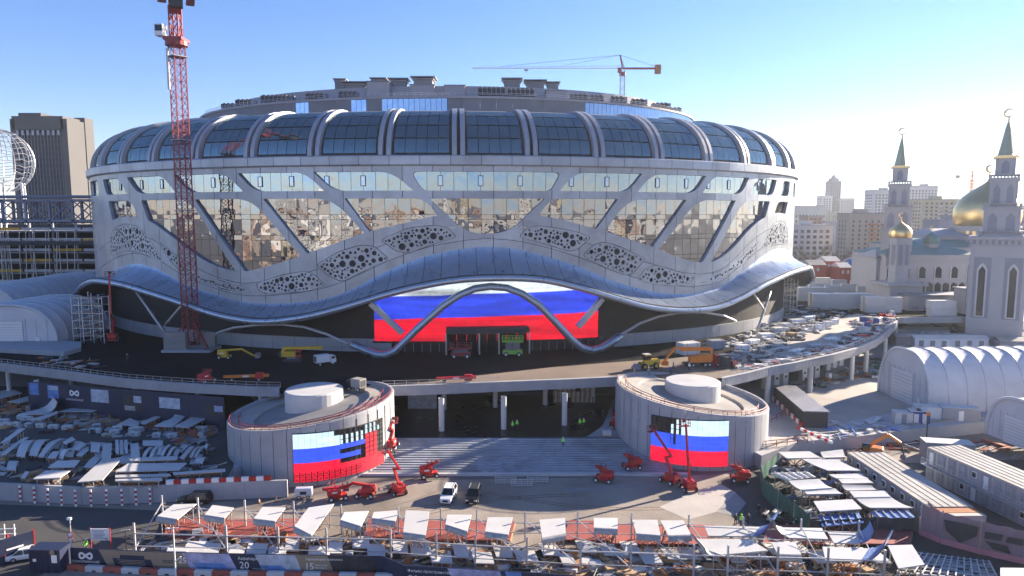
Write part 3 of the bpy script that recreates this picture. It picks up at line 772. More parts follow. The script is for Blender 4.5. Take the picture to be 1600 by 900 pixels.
# ================================================================ PODIUM DECK
edge_px = [(0, 569), (50, 575), (100, 581), (150, 588), (200, 594), (250, 598), (300, 601.5), (350, 604), (400, 606.5), (437, 607)]
eL = [G(x, y, DECK_Z).xy for x, y in edge_px]
eC = [G(x, y, DECK_Z).xy for x, y in ((597, 605), (690, 602), (780, 598), (870, 594.5), (967, 590))]
eR = [G(x, y, DECK_Z).xy for x, y in ((1128, 592), (1165, 584), (1200, 575), (1240, 568), (1267, 562), (1300, 555), (1333, 546), (1367, 532), (1385, 519), (1397, 507), (1402, 497))]
DRL = (-36.3, 121.5, 14.6); DRR = (34.2, 128.0, 14.2)
left_ext = [Vector((-260, 250)), Vector((-190, 190)), Vector((-150, 165))]
right_ext = [Vector((140, 222)), Vector((166, 224)), Vector((172, 262)), Vector((150, 330)), Vector((60, 400)), Vector((-120, 400)), Vector((-260, 330))]
poly = left_ext + eL + eC + eR + right_ext
deck = empty('podium_deck', (0, 150, 0), 'raised asphalt deck on white columns circling the arena with pale corrugated edge beam', 'deck')
def dput(mb, name, mats, parent=None, smooth=False):
    mb.v = [(v[0], v[1] - 150, v[2]) for v in mb.v]; return mb.build(name, mats, parent or deck, smooth)
b = MB(); b.prism([tuple(p) for p in poly], DECK_Z - .35, DECK_Z)
bm = bmesh.new()
dk = dput(b, 'deck_slab', 'asphalt_wet')
# sunlight put into colour: brown sheet on lit deck, edge on shadow line
def sheet(pxs, z, name, matn, dz=.006):
    b = MB(); ps = [G(x, y, z + dz) for x, y in pxs]; b.add(ps, [tuple(range(len(ps)))]); return structure(b.build(name, matn))
sheet([(640, 600), (720, 590), (860, 574), (960, 566), (1000, 563), (1080, 557), (1180, 548), (1270, 528), (1330, 505), (1395, 499), (1396, 507), (1366, 531), (1332, 545), (1266, 561), (1199, 574), (1127, 591), (967, 589), (780, 597)], DECK_Z, 'sunlit_screed', 'sunlit_deck')
sheet([(1150, 545), (1240, 520), (1300, 497), (1340, 490), (1395, 500), (1394, 507), (1364, 529), (1330, 542), (1264, 558), (1200, 569)], DECK_Z, 'sunlit_screed', 'pale_yard', .011)
def edge_beam(pts, h, name='edge_beam'):
    for i in range(len(pts) - 1):
        a = Vector((pts[i].x, pts[i].y, 0)); c = Vector((pts[i + 1].x, pts[i + 1].y, 0)); d = (c - a).normalized(); nrm = Vector((d.y, -d.x, 0))
        L_ = (c - a).length
        b = MB(); z1, z0 = DECK_Z + .12, DECK_Z - h
        b.box(((a + c) / 2 + nrm * .1 + Vector((0, 0, (z0 + z1) / 2))), (L_, .5, z1 - z0), atan2(d.y, d.x))
        n = int(L_ / .55)
        for k in range(n):
            p = a + d * (L_ * (k + .5) / n) + nrm * .38; b.box((p.x, p.y, (z0 + z1) / 2 - .06), (.26, .08, z1 - z0 - .3), atan2(d.y, d.x))
        b.box(((a + c) / 2 + nrm * .05 + Vector((0, 0, z1 + .08))), (L_, .85, .16), atan2(d.y, d.x))
        dput(b, name, 'concrete_pale')
edge_beam([Vector(p) for p in left_ext[1:]] + eL, 1.55); edge_beam(eC, 1.75); edge_beam(eR + [Vector(p) for p in right_ext[:2]], 1.75)
def columns(pts, z0, r, name='column'):
    for p in pts:
        b = MB(); b.lathe([(r, 0), (r, DECK_Z - 1.6 - z0)], (p.x, p.y, z0), 14); dput(b, name, 'white_paint', None, True)
columns([G(690, 673, TER_Z), G(787, 670, TER_Z), G(882, 664, TER_Z)], TER_Z, .55)
columns([G(694, 640, TER_Z), G(774, 636, TER_Z), G(852, 632, TER_Z), G(926, 628, TER_Z), G(612, 640, TER_Z)], TER_Z, .55)
columns([Vector((p.x + .6, p.y + 1.4, 0)) for p in [Vector(e) for e in eR[2::2]]] + [G(1352, 583, TER_Z), G(1173, 595, TER_Z)], TER_Z, .6)
columns([Vector((p.x, p.y + 2.2, 0)) for p in [Vector(e) for e in eL[0::2]]] + [G(60, 640, TER_Z)], TER_Z, .5)
# railings along the deck edge
def railing(pts, name, matn, h=1.1, parent=None, step=2.2, z=DECK_Z, put=dput, lab=None, rails=(.55, 1.1), w=.06):
    b = MB(); P = [Vector((p[0], p[1], (p[2] if len(p) > 2 else z))) for p in pts]
    for i in range(len(P) - 1):
        n = max(1, round((P[i + 1] - P[i]).length / step))
        for k in range(n + (i == len(P) - 2)):
            q = P[i].lerp(P[i + 1], k / n); b.bar(q, q + Vector((0, 0, h)), w)
        for r in rails: b.bar(P[i] + Vector((0, 0, r)), P[i + 1] + Vector((0, 0, r)), w)
    return put(b, name, matn)
railing([Vector((p.x, p.y + .5)) for p in [Vector(left_ext[2])] + eL], 'railing', 'galv')
railing([Vector((p.x, p.y + .5)) for p in eC[:3]], 'railing', 'galv')
railing([Vector((p.x - .3, p.y + .7)) for p in eR], 'railing', 'galv')
# back wall and dim hall under the deck
def wall(pts, z0, z1, th, name, matn, put, parent=None):
    for i in range(len(pts) - 1):
        a = Vector((pts[i][0], pts[i][1], 0)); c = Vector((pts[i + 1][0], pts[i + 1][1], 0)); d = c - a
        b = MB(); b.box(((a + c) / 2 + Vector((0, 0, (z0 + z1) / 2))), (d.length + th * .4, th, z1 - z0), atan2(d.y, d.x)); put(b, name, matn)
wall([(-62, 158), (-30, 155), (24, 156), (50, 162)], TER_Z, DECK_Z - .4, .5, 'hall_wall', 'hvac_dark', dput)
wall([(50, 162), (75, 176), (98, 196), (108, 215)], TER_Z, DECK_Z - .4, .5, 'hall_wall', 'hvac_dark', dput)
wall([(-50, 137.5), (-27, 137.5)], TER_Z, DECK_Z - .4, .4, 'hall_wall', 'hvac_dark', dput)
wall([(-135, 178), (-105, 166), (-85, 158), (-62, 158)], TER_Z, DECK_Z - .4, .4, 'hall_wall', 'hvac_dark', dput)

# ================================================================ TERRACE (upper ground), plaza, roads
terr = [(-400, 190), (-160, 118)] + [tuple(G(x, y, TER_Z).xy) for x, y in ((0, 757), (60, 757), (130, 760), (220, 761), (350, 757))] + [(-46, 109), (-36, 120), (-24, 124.5)] + \
       [(20, 124.5), (34, 128), (42, 120)] + [tuple(G(x, y, TER_Z).xy) for x, y in ((1190, 712), (1248, 690), (1320, 684), (1460, 667), (1600, 652))] + [(200, 160), (420, 230), (420, 420), (-400, 420)]
b = MB(); b.prism(terr, -.015, TER_Z); ter = structure(b.build('terrace', 'concrete_pale'))
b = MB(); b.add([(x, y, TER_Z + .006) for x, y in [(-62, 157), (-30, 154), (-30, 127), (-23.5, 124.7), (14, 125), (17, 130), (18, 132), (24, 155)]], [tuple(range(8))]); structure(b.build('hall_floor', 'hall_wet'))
b = MB(); b.add([(x, y, TER_Z + .006) for x, y in [(-380, 190)] + terr[1:7] + [(-46.2, 109.4), (-50, 120), (-50, 136), (-62, 157), (-135, 177)]], [tuple(range(11))]); structure(b.build('yard_floor', 'asphalt'))
sheet([(1215, 640), (1270, 605), (1340, 585), (1400, 575), (1420, 640), (1320, 660), (1300, 675), (1250, 690)], TER_Z, 'yard_floor', 'pale_yard')
sheet([(1190, 711), (1250, 689), (1270, 665), (1240, 640), (1205, 660), (1206, 700)], TER_Z, 'yard_floor', 'pale_yard', .012)
# plaza in front, asphalt road on the left
sheet([(-300, 792), (0, 782), (130, 790), (450, 781), (600, 752), (1120, 742), (1240, 715), (1700, 700), (1900, 1100), (-300, 1100)], 0, 'plaza', 'plaza', .0)
sheet([(-400, 800), (0, 788), (140, 793), (300, 800), (360, 815), (300, 850), (150, 862), (60, 900), (-200, 1000)], 0, 'road', 'asphalt', .008)
sheet([(1120, 752), (1190, 722), (1260, 728), (1700, 715), (1900, 1100), (1300, 1100), (1190, 830), (1140, 800)], 0, 'yard_asphalt', 'asphalt', .006)
sheet([(1030, 792), (1085, 768), (1128, 757), (1150, 770), (1118, 800), (1075, 812)], 0, 'concrete_apron', 'pale_yard', .012)
sheet([(1118, 800), (1150, 770), (1166, 786), (1150, 806)], 0, 'concrete_apron', 'concrete', .017)
sheet([(880, 764), (1020, 756), (1022, 760), (884, 769)], 0, 'patch', 'concrete', .005)
for (x0, y0, x1, y1, bend) in ((430, 800, 700, 786, 6), (434, 803, 702, 789, 6), (640, 806, 900, 772, -9), (646, 809, 904, 775, -9), (760, 768, 1060, 792, 10), (762, 771, 1058, 796, 10), (560, 800, 690, 765, 5)):
    n = 16; mid_ = [((x0 + (x1 - x0) * k / n), (y0 + (y1 - y0) * k / n + bend * sin(pi * k / n))) for k in range(n + 1)]
    b = MB()
    for (x, y) in mid_: p = G(x, y, .009); b.v += [(p.x, p.y - .16, p.z), (p.x, p.y + .16, p.z)]
    for k in range(n): b.f.append((2 * k, 2 * k + 2, 2 * k + 3, 2 * k + 1)); b.m.append(0)
    structure(b.build('tyre_track', 'track_mud'))
# retaining wall faces with stripes
def wall_px(pxs, z0, z1, th, name, matn, label=None, cat=None):
    root = empty(name, G(*pxs[0], z0), label, cat)
    P = [G(x, y, z0) for x, y in pxs]
    for i in range(len(P) - 1):
        d = P[i + 1] - P[i]; b = MB(); n = max(1, round(d.length / 3.4))
        for k in range(n):
            b = MB(); q = P[i] + d * ((k + .5) / n) - root.location; b.box((q.x, q.y, (z1 - z0) / 2), (d.length / n - .03, th, z1 - z0), atan2(d.y, d.x)); b.build('wall_panel', matn, root)
    return root, P
rw, P = wall_px([(-60, 783), (0, 781), (60, 784), (130, 788), (240, 785), (350, 780), (450, 776)], 0, TER_Z + .35, .4, 'retaining_wall', 'concrete_pale', 'pale retaining wall with red and white marker posts below the left yard', 'wall')
for k, (x, y) in enumerate(((35, 783), (57, 785), (78, 788), (99, 789), (121, 790), (145, 790), (169, 789), (193, 789), (215, 788), (237, 787))):
    p = G(x, y, 0) - rw.location; b = MB()
    for j in range(7): b.box((p.x, p.y - .35, .2 + j * .38), (.3, .1, .38), 0, j % 2)
    b.build('marker_post', ['white_print', 'sign_red'], rw)
pa, pc = G(262, 783, 0), G(425, 776, 0)
for j in range(14):
    q = pa.lerp(pc, (j + .5) / 14) - rw.location; b = MB(); b.box((q.x, q.y - .05, TER_Z + .35 + .33), ((pc - pa).length / 14 - .02, .5, .64), atan2((pc - pa).y, (pc - pa).x)); b.build('barrier_block', 'sign_red' if j % 2 else 'white_print', rw)
wall_px([(1190, 722), (1248, 700), (1320, 694), (1460, 678), (1620, 661)], 0.0, TER_Z + .3, .4, 'retaining_wall', 'concrete', 'grey retaining wall between white tents and cabin yard', 'wall')
# stairs between the two drums
stairs = empty('stairs', (6, 113, 0), 'broad pale stairs with dark streaks between the two round drums', 'stairs')
NST = 16
for k in range(NST):
    y0 = 112.2 + k * .78; h = TER_Z * (k + 1) / NST
    b = MB(); x0, x1 = -24.5 + .03 * k, 27.5 - .02 * k
    b.box(((x0 + x1) / 2 - 6, y0 + 7.0 - 113, h / 2), (x1 - x0, 14.0 - k * .0, h - .0)) if False else b.box(((x0 + x1) / 2 - 6, y0 + .41 - 113, h / 2), (x1 - x0, .82 + (.0 if k < NST - 1 else .6), h)); b.build('step', 'step', stairs) if 'step' in M else b.build('step', 'concrete_pale', stairs)
b = MB(); b.box((2 - 6, 112.0 - 113, .2), (56, .7, .4)); b.build('kerb', 'white_paint', stairs)

# ================================================================ ROUND RAMP DRUMS
def drum(cx, cy, r, label, led_px, led_ang, missing, rot, seam_side):
    root = empty('ramp_drum', (cx, cy, 0), label, 'drum')
    zr = lambda t: (9.75 if cx < 0 else 10.2) + 1.75 * cos(t - (0.15 if cx < 0 else pi - .15))     # rim climbs towards the deck
    ZT = 9.6
    n = 40
    for k in range(n):
        a0 = 2 * pi * k / n; a1 = a0 + 2 * pi / n - .006; mid = (a0 + a1) / 2; b = MB(); m_ = 3
        for i in range(m_ + 1):
            t = a0 + (a1 - a0) * i / m_; h_ = zr(t)
            for rr, z in ((r - .4, 0), (r, 0), (r, h_), (r - .1, h_ + .16), (r - .5, h_ + .16), (r - .5, h_ - .8)): b.v.append((rr * cos(t), rr * sin(t), z))
        for i in range(m_):
            for j in range(5): q = i * 6 + j; b.f.append((q, q + 6, q + 7, q + 1)); b.m.append(0)
        if seam_side(mid): b.lathe([(r + .06, .3), (r + .1, zr(mid) - .6)], (0, 0, 0), 1, 0, a0 + .01, a0 + .035); b.lathe([(r + .05, 4.6), (r + .05, 4.75)], (0, 0, 0), 1, 0, a0, a1)
        b.build('wall_panel', 'concrete_pale', root, False)
    b = MB(); b.lathe([(r - .3, 0), (r - .3, 7.4)], (0, 0, 0), 40); b.build('wall_core', 'clad_dark', root)
    # roof: sloping ramp round the rim, lower floor, stair core
    b = MB(); N2 = 60
    for k in range(N2 + 1):
        t = 2 * pi * k / N2
        for rr, dz in ((r - .4, -.5), (r - 4.4, -.55), (r - 4.5, -1.1)): b.v.append((rr * cos(t), rr * sin(t), zr(t) + dz))
    for k in range(N2):
        for j in range(2):
            q = k * 3 + j; b.f.append((q, q + 3, q + 4, q + 1)); b.m.append(0)
    b.build('ramp', 'pale_yard', root)
    b = MB(); vs = [(0, 0, 9.0)] + [((r - 4.3) * cos(2 * pi * k / 40), (r - 4.3) * sin(2 * pi * k / 40), zr(2 * pi * k / 40) - .95) for k in range(40)]
    b.add(vs, [(0, 1 + k, 1 + (k + 1) % 40) for k in range(40)]); b.build('roof_floor', 'concrete', root)
    b = MB(); cox, coy = (-.6 if cx < 0 else 1.2), 3.2; b.lathe([(5.3, 7.5), (5.3, ZT + 2.0), (5.1, ZT + 2.2), (.01, ZT + 2.3)], (cox, coy, 0), 36); b.build('stair_core', 'white_paint', root)
    b = MB()
    for rr, st in ((r - .45, 0), (r - 1.9, 1)):
        ks = range(62, 124) if cx < 0 else range(54, 116)
        pts = [(rr * cos(2 * pi * k / 120), rr * sin(2 * pi * k / 120), zr(2 * pi * k / 120) + .75 - .15 * st) for k in ks]
        b.tube(pts, .07, 4); b.tube([(x, y, z - .45) for x, y, z in pts], .055, 4)
        for k in range(0, len(pts), 4): b.bar((pts[k][0], pts[k][1], pts[k][2] - 1.2), pts[k], .07)
    b.build('railing', 'red_steel', root)
    # led wall: grid of modules on a dark lattice
    a_l, a_r = led_ang
    R_ = r + .45; lat = MB(); z0, z1, nc, nr = led_px
    w = (a_r - a_l) / nc; h = (z1 - z0) / nr
    for i in range(nc + 1): a = a_l + w * i; lat.bar(((R_ - .32) * cos(a), (R_ - .32) * sin(a), z0), ((R_ - .32) * cos(a), (R_ - .32) * sin(a), z1), .2)
    for j in range(nr + 1): lat.tube([((R_ - .3) * cos(a_l + w * i), (R_ - .3) * sin(a_l + w * i), z0 + h * j) for i in range(nc + 1)], .09, 4)
    lat.lathe([(r + .2, z0), (r + .2, z1)], (0, 0, 0), nc, 0, a_l, a_r)
    fr = lat.build('led_lattice', 'black', root)
    for i in range(nc):
        for j in range(nr):
            v = (j + .5) / nr; kind = missing(i, j, nc, nr)
            if kind == 0: continue
            mt = 'led_red' if v < .36 else ('led_blue' if v < .66 else 'led_white')
            g = .012 if kind == 1 else .09
            a0 = a_l + w * (i + g); a1 = a_l + w * (i + 1 - g); zz0 = z0 + h * (j + g); zz1 = z0 + h * (j + 1 - g)
            b = MB()
            if kind == 4: mt = 'led_red'
            if kind == 3:      # column of thin strips
                a1 = a0 + w * .45
            b.lathe([(R_ - .15, zz0), (R_, zz0), (R_, zz1), (R_ - .15, zz1)], (0, 0, 0), 1, 0, min(a0, a1), max(a0, a1)); b.build('led_module', mt, fr)
            if kind == 2:
                b = MB(); g2 = .3; b.lathe([(R_ + .03, z0 + h * (j + g2)), (R_ + .03, z0 + h * (j + 1 - g2))], (0, 0, 0), 1, 0, a_l + w * (i + g2), a_l + w * (i + 1 - g2)); b.build('led_back', 'red_steel', fr)
    return root
def ang(px, dr):                           # angle on a drum wall of a picture column (front side)
    lo, hi = -pi, 0.0; best = None
    for k in range(721):
        a = -pi + pi * k / 720; x = dr[0] + (dr[2] + .45) * cos(a); y = dr[1] + (dr[2] + .45) * sin(a)
        if x * cos(a) + y * sin(a) > 0: continue
        e = abs(800 + F_PX * x / (y * cos(PITCH) + (HCAM - 5) * sin(PITCH)) - px)
        if best is None or e < best[0]: best = (e, a)
    return best[1]
def miss_l(i, j, nc, nr):
    u = i / nc
    if j < 2 and i < nc * .62: return 2
    if j == 2 and .85 < u: return 2
    if u > .93 and j > 2: return 0
    if .42 < u < .70 and 3 <= j < 6: return 1 if (j == 4 and u < .62) else 0
    if u > .69 and u < .86 and j > 2: return 4 if j < 8 else 3
    if u >= .86: return 0 if (i + j) % 2 and j > 4 else (3 if j > 6 else (0 if j > 2 else 1))
    if j == nr - 1 and u > .36: return 0
    if j >= nr - 3 and u > .44: return 3
    return 1
def miss_r(i, j, nc, nr):
    u = i / nc
    if j == nr - 1 and u < .30: return 0
    if u < .10 and j > 2: return 0 if j > 5 else 1
    if .10 <= u < .38 and j > 5: return 3 if u > .2 else 0
    if .20 < u < .33 and j in (4, 5): return 3
    return 1
drum(*DRL, 'pale concrete ramp drum whose half-finished video wall shows missing modules at dark loading hall', (0.9, 8.9, 18, 10), (ang(458, DRL), ang(600, DRL)), miss_l, radians(40), lambda a: -pi * .42 < ((a + pi) % (2 * pi) - pi) < pi * .1)
drum(*DRR, 'sunlit concrete ramp drum with nearly complete flag video wall behind two raised boom lifts', (1.0, 9.0, 15, 9), (ang(1017, DRR), ang(1138, DRR)), miss_r, radians(100), lambda a: not (-pi * .48 < ((a + pi) % (2 * pi) - pi) < pi * .6))
# ================================================================ BACKGROUND BUILDINGS
def block(name, label, x, y, w, d, h, matn, fl=3.2, bay=3.4, rz=0.0, z0=0.0, group=None, roof='roofgrey', wr=.5, front=True, penthouse=True, cat='building', sides=True, top_mat=None):
    root = empty(name, (x, y, z0), label, cat, group, rz)
    b = MB(); b.box((0, 0, h / 2), (w, d, h)); b.build('wall', matn, root)
    b = MB(); b.box((0, 0, h + .3), (w + .5, d + .5, .6)); r = b.build('roof', roof, root)
    if penthouse:
        b = MB(); b.box((w * U(-.2, .2), 0, h + 1.9), (min(8, w * .3), min(6, d * .5), 2.6)); b.build('lift_house', matn, r)
    b = MB(); nf = max(1, int((h - 1.5) / fl))
    faces = ([((0, -1), w, d)] if y > 0 else []) + ([((0, 1), w, d)] if front and y < 0 else []) + ([((-1, 0), d, w), ((1, 0), d, w)] if sides else [])
    for (nx, ny), L_, T_ in faces:
        nb = max(1, int((L_ - 1) / bay))
        for j in range(nf):
            for i in range(nb):
                s = (i - (nb - 1) / 2) * bay; z = 2.0 + j * fl + .3
                ww, hh = bay * wr, fl * .55
                if ny: b.box((s, ny * (d / 2 + .02), z), (ww, .12, hh), 0, 0)
                else: b.box((nx * (w / 2 + .02), s, z), (.12, ww, hh), 0, 0)
    o = b.build('windows', 'window_city', root); o['kind'] = 'stuff'
    return root
def px_block(name, label, px0, px1, ytop, Y, matn, thick=16, zb=0, **k):
    a = D(px0, ytop, Y); c = D(px1, ytop, Y)
    return block(name, label, (a.x + c.x) / 2, Y + thick / 2, c.x - a.x, thick, max(a.z, c.z) - zb, matn, z0=zb, **k)
# right-hand skyline
px_block('office_block', 'white office block with dark square windows behind the bare trees', 1236, 1302, 352, 520, 'city_d', 20, fl=4.2, bay=4.8, wr=.55)
bb = px_block('apartment_block', 'beige apartment block with columns of orange balconies', 1327, 1391, 334, 480, 'city_b', 18, fl=3.1, bay=4.4, wr=.3)
bw = D(1391, 334, 480).x - D(1327, 334, 480).x
for cx_ in (.12, .42):
    for j in range(12):
        b = MB(); b.box((bw * (cx_ - .02), -9.7, 3.4 + j * 3.1), (bw * .20, 1.3, 1.2)); b.box((bw * (cx_ - .02), -9.7, 2.8 + j * 3.1), (bw * .21, 1.5, .2)); b.build('balcony', 'balc_orange', bb)
px_block('tower_block', 'central blue-grey tower with spire above a stepped white office', 1298, 1315, 283, 1350, 'stone_d', 22, fl=4, bay=4)
root = bpy.data.objects['tower_block']; hh = D(1298, 283, 1350).z
b = MB(); b.box((0, 0, hh + 3), (14, 14, 6)); b.lathe([(5, 6), (4, 10), (.6, 13), (.25, 40), (.01, 41)], (0, 0, hh), 8); b.build('spire', 'stone_d', root)
px_block('office_wing', 'stepped white wing left of the spired tower', 1285, 1301, 306, 1330, 'city_d', 25, fl=4, bay=5, penthouse=False)
px_block('office_wing', 'stepped pale wing right of the spired tower', 1313, 1336, 310, 1330, 'city_a', 25, fl=4, bay=5, penthouse=False)
px_block('long_building', 'long pale building with tall windows beside the arena edge', 1236, 1292, 322, 1000, 'city_a', 25, fl=8, bay=5, penthouse=False)
px_block('slab_block', 'pale slab tower with ribbon windows behind the slender minaret', 1365, 1402, 297, 800, 'city_d', 20, fl=3.4, bay=4)
px_block('slab_block', 'wide pale slab tower carrying antennas', 1419, 1466, 291, 850, 'city_d', 20, fl=3.4, bay=4)
sb = bpy.data.objects['slab_block.001']
for dx, hh in ((-8, 22), (10, 16), (22, 8)):
    b = MB(); b.tube([(dx, 0, 78), (dx, 0, 82 + hh)], [.6, .2], 5); b.build('antenna', 'steel', sb)
px_block('apartment_block', 'brownish apartment block with white balconies beside the golden dome', 1441, 1503, 312, 560, 'city_e', 18, fl=3, bay=4)
ab = [o for o in bpy.data.objects if o.name.startswith('apartment_block')][-1]; aw = D(1503, 312, 560).x - D(1441, 312, 560).x
for cx_ in (-.05, .2, .42):
    for j in range(17):
        b = MB(); b.box((aw * cx_, -9.6, 2.6 + j * 3.0), (3.2, 1.2, 1.1)); b.build('balcony', 'white_paint', ab)
for k, (x0, x1, yt, Y, mt) in enumerate(((1336, 1352, 326, 1500, 'city_a'), (1352, 1368, 330, 1200, 'city_e'), (1403, 1421, 318, 1100, 'city_a'), (1466, 1482, 318, 1000, 'city_d'), (1590, 1622, 322, 900, 'city_a'), (1505, 1530, 330, 1200, 'city_a'),
                                    (1238, 1262, 334, 1600, 'city_d'), (1640, 1700, 315, 900, 'city_b'), (1262, 1286, 338, 700, 'city_c'), (1304, 1328, 347, 640, 'city_a'), (1420, 1445, 334, 620, 'city_b'), (1592, 1660, 345, 520, 'city_e'))):
    px_block('distant_building', 'small hazy building on the far right skyline', x0, x1, yt, Y, mt, 20, group='hazy buildings on the right skyline', fl=3.4, bay=4.5, penthouse=False, sides=False, front=False)
rs = random.Random(21)
for k in range(60):
    px = rs.uniform(1238, 1610); Y = rs.choice([430, 500, 600, 700, 820, 950, 1150, 1400]); yt = 336 - rs.uniform(-26, 2) * (600 / Y) ** .5 if Y < 700 else rs.uniform(322, 340); w = rs.uniform(14, 34) * (700 / Y) ** .5
    if 1480 < px < 1600 and Y < 600: continue
    if px < 1430 and Y < 800: continue
    px_block('distant_building', rs.choice(['grey mid-rise block in the hazy city beyond the mosque', 'brown mid-rise block in the hazy city beyond the mosque']), px, px + w, yt, Y, rs.choice(['city_a', 'city_b', 'city_c', 'city_e', 'stone_d', 'city_d']), 18, group='mid-rise city beyond the mosque', fl=3.3, bay=4.2, sides=False, front=False)
# low red houses below the mosque
for k, (x0, x1, yt, Y, ex) in enumerate(((1266, 1290, 414, 330, 1), (1291, 1312, 408, 345, 0), (1313, 1330, 418, 335, 0), (1352, 1378, 412, 340, 1), (1380, 1404, 420, 330, 0), (1404, 1420, 415, 325, 1), (1428, 1462, 426, 315, 0))):
    a = D(x0, yt, Y); c = D(x1, yt, Y); w = c.x - a.x; h = a.z - 2
    root = empty('red_house', ((a.x + c.x) / 2, Y + 5, 2), 'low red brick house with pale roof in front of the mosque', 'house', 'low red houses by the mosque')
    b = MB(); b.box((0, 0, h / 2), (w, 10, h)); b.build('wall', 'brick_red', root)
    b = MB(); b.extr([(-5.6, h), (0, h + 2.2), (5.6, h)], lambda p, q, c_: (c_, p, q), w + .8); b.build('roof', 'cabin_roof' if ex else 'city_a', root)
    for i in range(max(1, int(w / 2.6))):
        b = MB(); b.box((-w / 2 + 1.4 + i * 2.5, -5.03, h - 2.2), (1.1, .12, 1.6)); b.build('window', 'white_paint', root)
# small blue dome (planetarium)
p = D(1334, 418, 360); root = empty('planetarium', (p.x, 364, 2), 'dark blue glass dome on white drum behind red houses', 'dome')
b = MB(); b.lathe([(5.9, 0), (5.9, p.z - 4), (6.2, p.z - 4)], (0, 0, 0), 20); b.build('drum', 'white_paint', root)
b = MB(); b.lathe([(5.4 * cos(k * pi / 16), p.z - 4 + 6.6 * sin(k * pi / 16)) for k in range(9)], (0, 0, 0), 24); b.build('dome', 'glass_blue', root, True)
b = MB(); b.tube([(5.6 * cos(k * pi / 12), -.5, p.z - 4 + 6.8 * sin(k * pi / 12)) for k in range(13)], .35, 5); b.build('arch_rib', 'white_paint', root)

# ---------------------------------------------------------------- mosque
def crescent(b, c, s):
    b.tube([(c[0], c[1], c[2]), (c[0], c[1], c[2] + s * 1.6)], s * .16, 6)
    for z_, r_ in ((.4, .3), (.9, .22), (1.3, .16)): b.lathe([(.01, -r_ * s), (r_ * s, 0), (.01, r_ * s)], (c[0], c[1], c[2] + z_ * s), 8)
    pts = [(c[0] + s * .75 * cos(t), c[1], c[2] + s * 2.3 + s * .75 * sin(t)) for t in [radians(50 + 260 * k / 12) + pi * .0 for k in range(13)]]
    b.tube(pts, [s * (.09 + .16 * sin(pi * k / 12)) for k in range(13)], 5)
def minaret(px, ytip, Y, label, sc):
    tip = D(px, ytip, Y); root = empty('minaret', (tip.x, Y, 0), label, 'minaret', None, -atan2(tip.x, Y))
    Zt = tip.z
    z = lambda dy: Zt - dy * Y / F_PX            # heights down from the crescent tip in picture rows of the nearer tower
    k = sc
    st = [(6.0, 8.0, 0, 'stone'),]
    S1 = Zt - 15.0 * k; S2 = Zt - 21 * k; S3 = Zt - 31 * k; S4 = Zt - 40 * k
    b = MB(); b.lathe([(2.7 * k, 0), (2.3 * k, .6 * k), (1.7 * k, 3.8 * k), (.75 * k, 9.2 * k), (.32 * k, 10.8 * k), (.2 * k, 11.4 * k)], (0, 0, S1), 8); b.build('spire', 'spire_green', root)
    b = MB(); crescent(b, (0, 0, Zt - 4.9 * k), 1.6 * k); b.build('crescent', 'gold', root)
    b = MB(); b.box((0, 0, S1 - .35 * k), (6.6 * k, 6.6 * k, .5 * k)); b.box((0, 0, S1 + .1 * k), (5.6 * k, 5.6 * k, .4 * k)); b.build('upper_cornice', 'gold', root)
    def stage(z0, z1, w, name):
        b = MB(); b.box((0, 0, (z0 + z1) / 2), (w, w, z1 - z0)); o = b.build(name, 'stone', root)
        hh = (z1 - z0)
        for nx, ny in ((0, -1), (-1, 0)):
            for s in (-.25, .25) if w > 6 * k else (0,):
                b = MB(); ww = w * (.26 if w > 6 * k else .42); poly = [(-ww / 2, z0 + hh * .12), (ww / 2, z0 + hh * .12), (ww / 2, z0 + hh * .68), (0, z0 + hh * .88), (-ww / 2, z0 + hh * .68)]
                if ny: b.extr(poly, lambda p, q, c_: (p + s * w, -w / 2 - .03 + c_, q), .14)
                else: b.extr(poly, lambda p, q, c_: (-w / 2 - .03 + c_, p + s * w, q), .14)
                b.build('niche', 'stone_d', o)
        for sx in (-1, 1):
            for sy in (-1, 1): b = MB(); b.tube([(sx * w * .49, sy * w * .49, z0), (sx * w * .49, sy * w * .49, z1)], .28 * k, 6); b.build('corner_shaft', 'stone', o)
        return o
    stage(S2, S1 - .6 * k, 4.9 * k, 'top_stage'); stage(S3, S2 - 1.8 * k, 7.0 * k, 'middle_stage'); stage(S4, S3 - .8 * k, 9.4 * k, 'lower_stage')
    for zz, w in ((S2 - 1.8 * k, 8.2 * k), (S3 - .9 * k, 10.6 * k), (S4 - .6 * k, 12.2 * k)):
        b = MB(); b.box((0, 0, zz + .3 * k), (w, w, .6 * k)); b.box((0, 0, zz + .8 * k), (w * .94, w * .94, .45 * k))
        n = 9
        for i in range(n):
            for s in (-1, 1): b.box((-w / 2 + w * (i + .5) / n, s * w * .47, zz + 1.35 * k), (w / n * .45, .25, .9 * k)); b.box((s * w * .47, -w / 2 + w * (i + .5) / n, zz + 1.35 * k), (.25, w / n * .45, .9 * k))
        b.box((0, 0, zz + 1.9 * k), (w * .98, w * .98, .22 * k)); b.build('balcony', 'stone', root)
    return root, S4
mr1, s4 = minaret(1578, 170, 222, 'tall stone minaret with green spire on a broad arched gate tower', 1.0)
w = 15.0; b = MB(); b.box((0, 0, (s4 - .5) / 2), (w, w, s4 - .5)); gt = b.build('gate_tower', 'stone', mr1)
b = MB(); b.box((0, 0, s4 - 3.6), (w + 1.2, w + 1.2, .6)); b.box((0, 0, s4 - .9), (w + 1.6, w + 1.6, .9)); b.build('cornice', 'stone', mr1)
for i in range(9):
    b = MB(); b.box((-w / 2 + w * (i + .5) / 9, -w / 2 - .05, s4 - 2.2), (.8, .2, 1.3)); b.build('small_window', 'stone_d', gt)
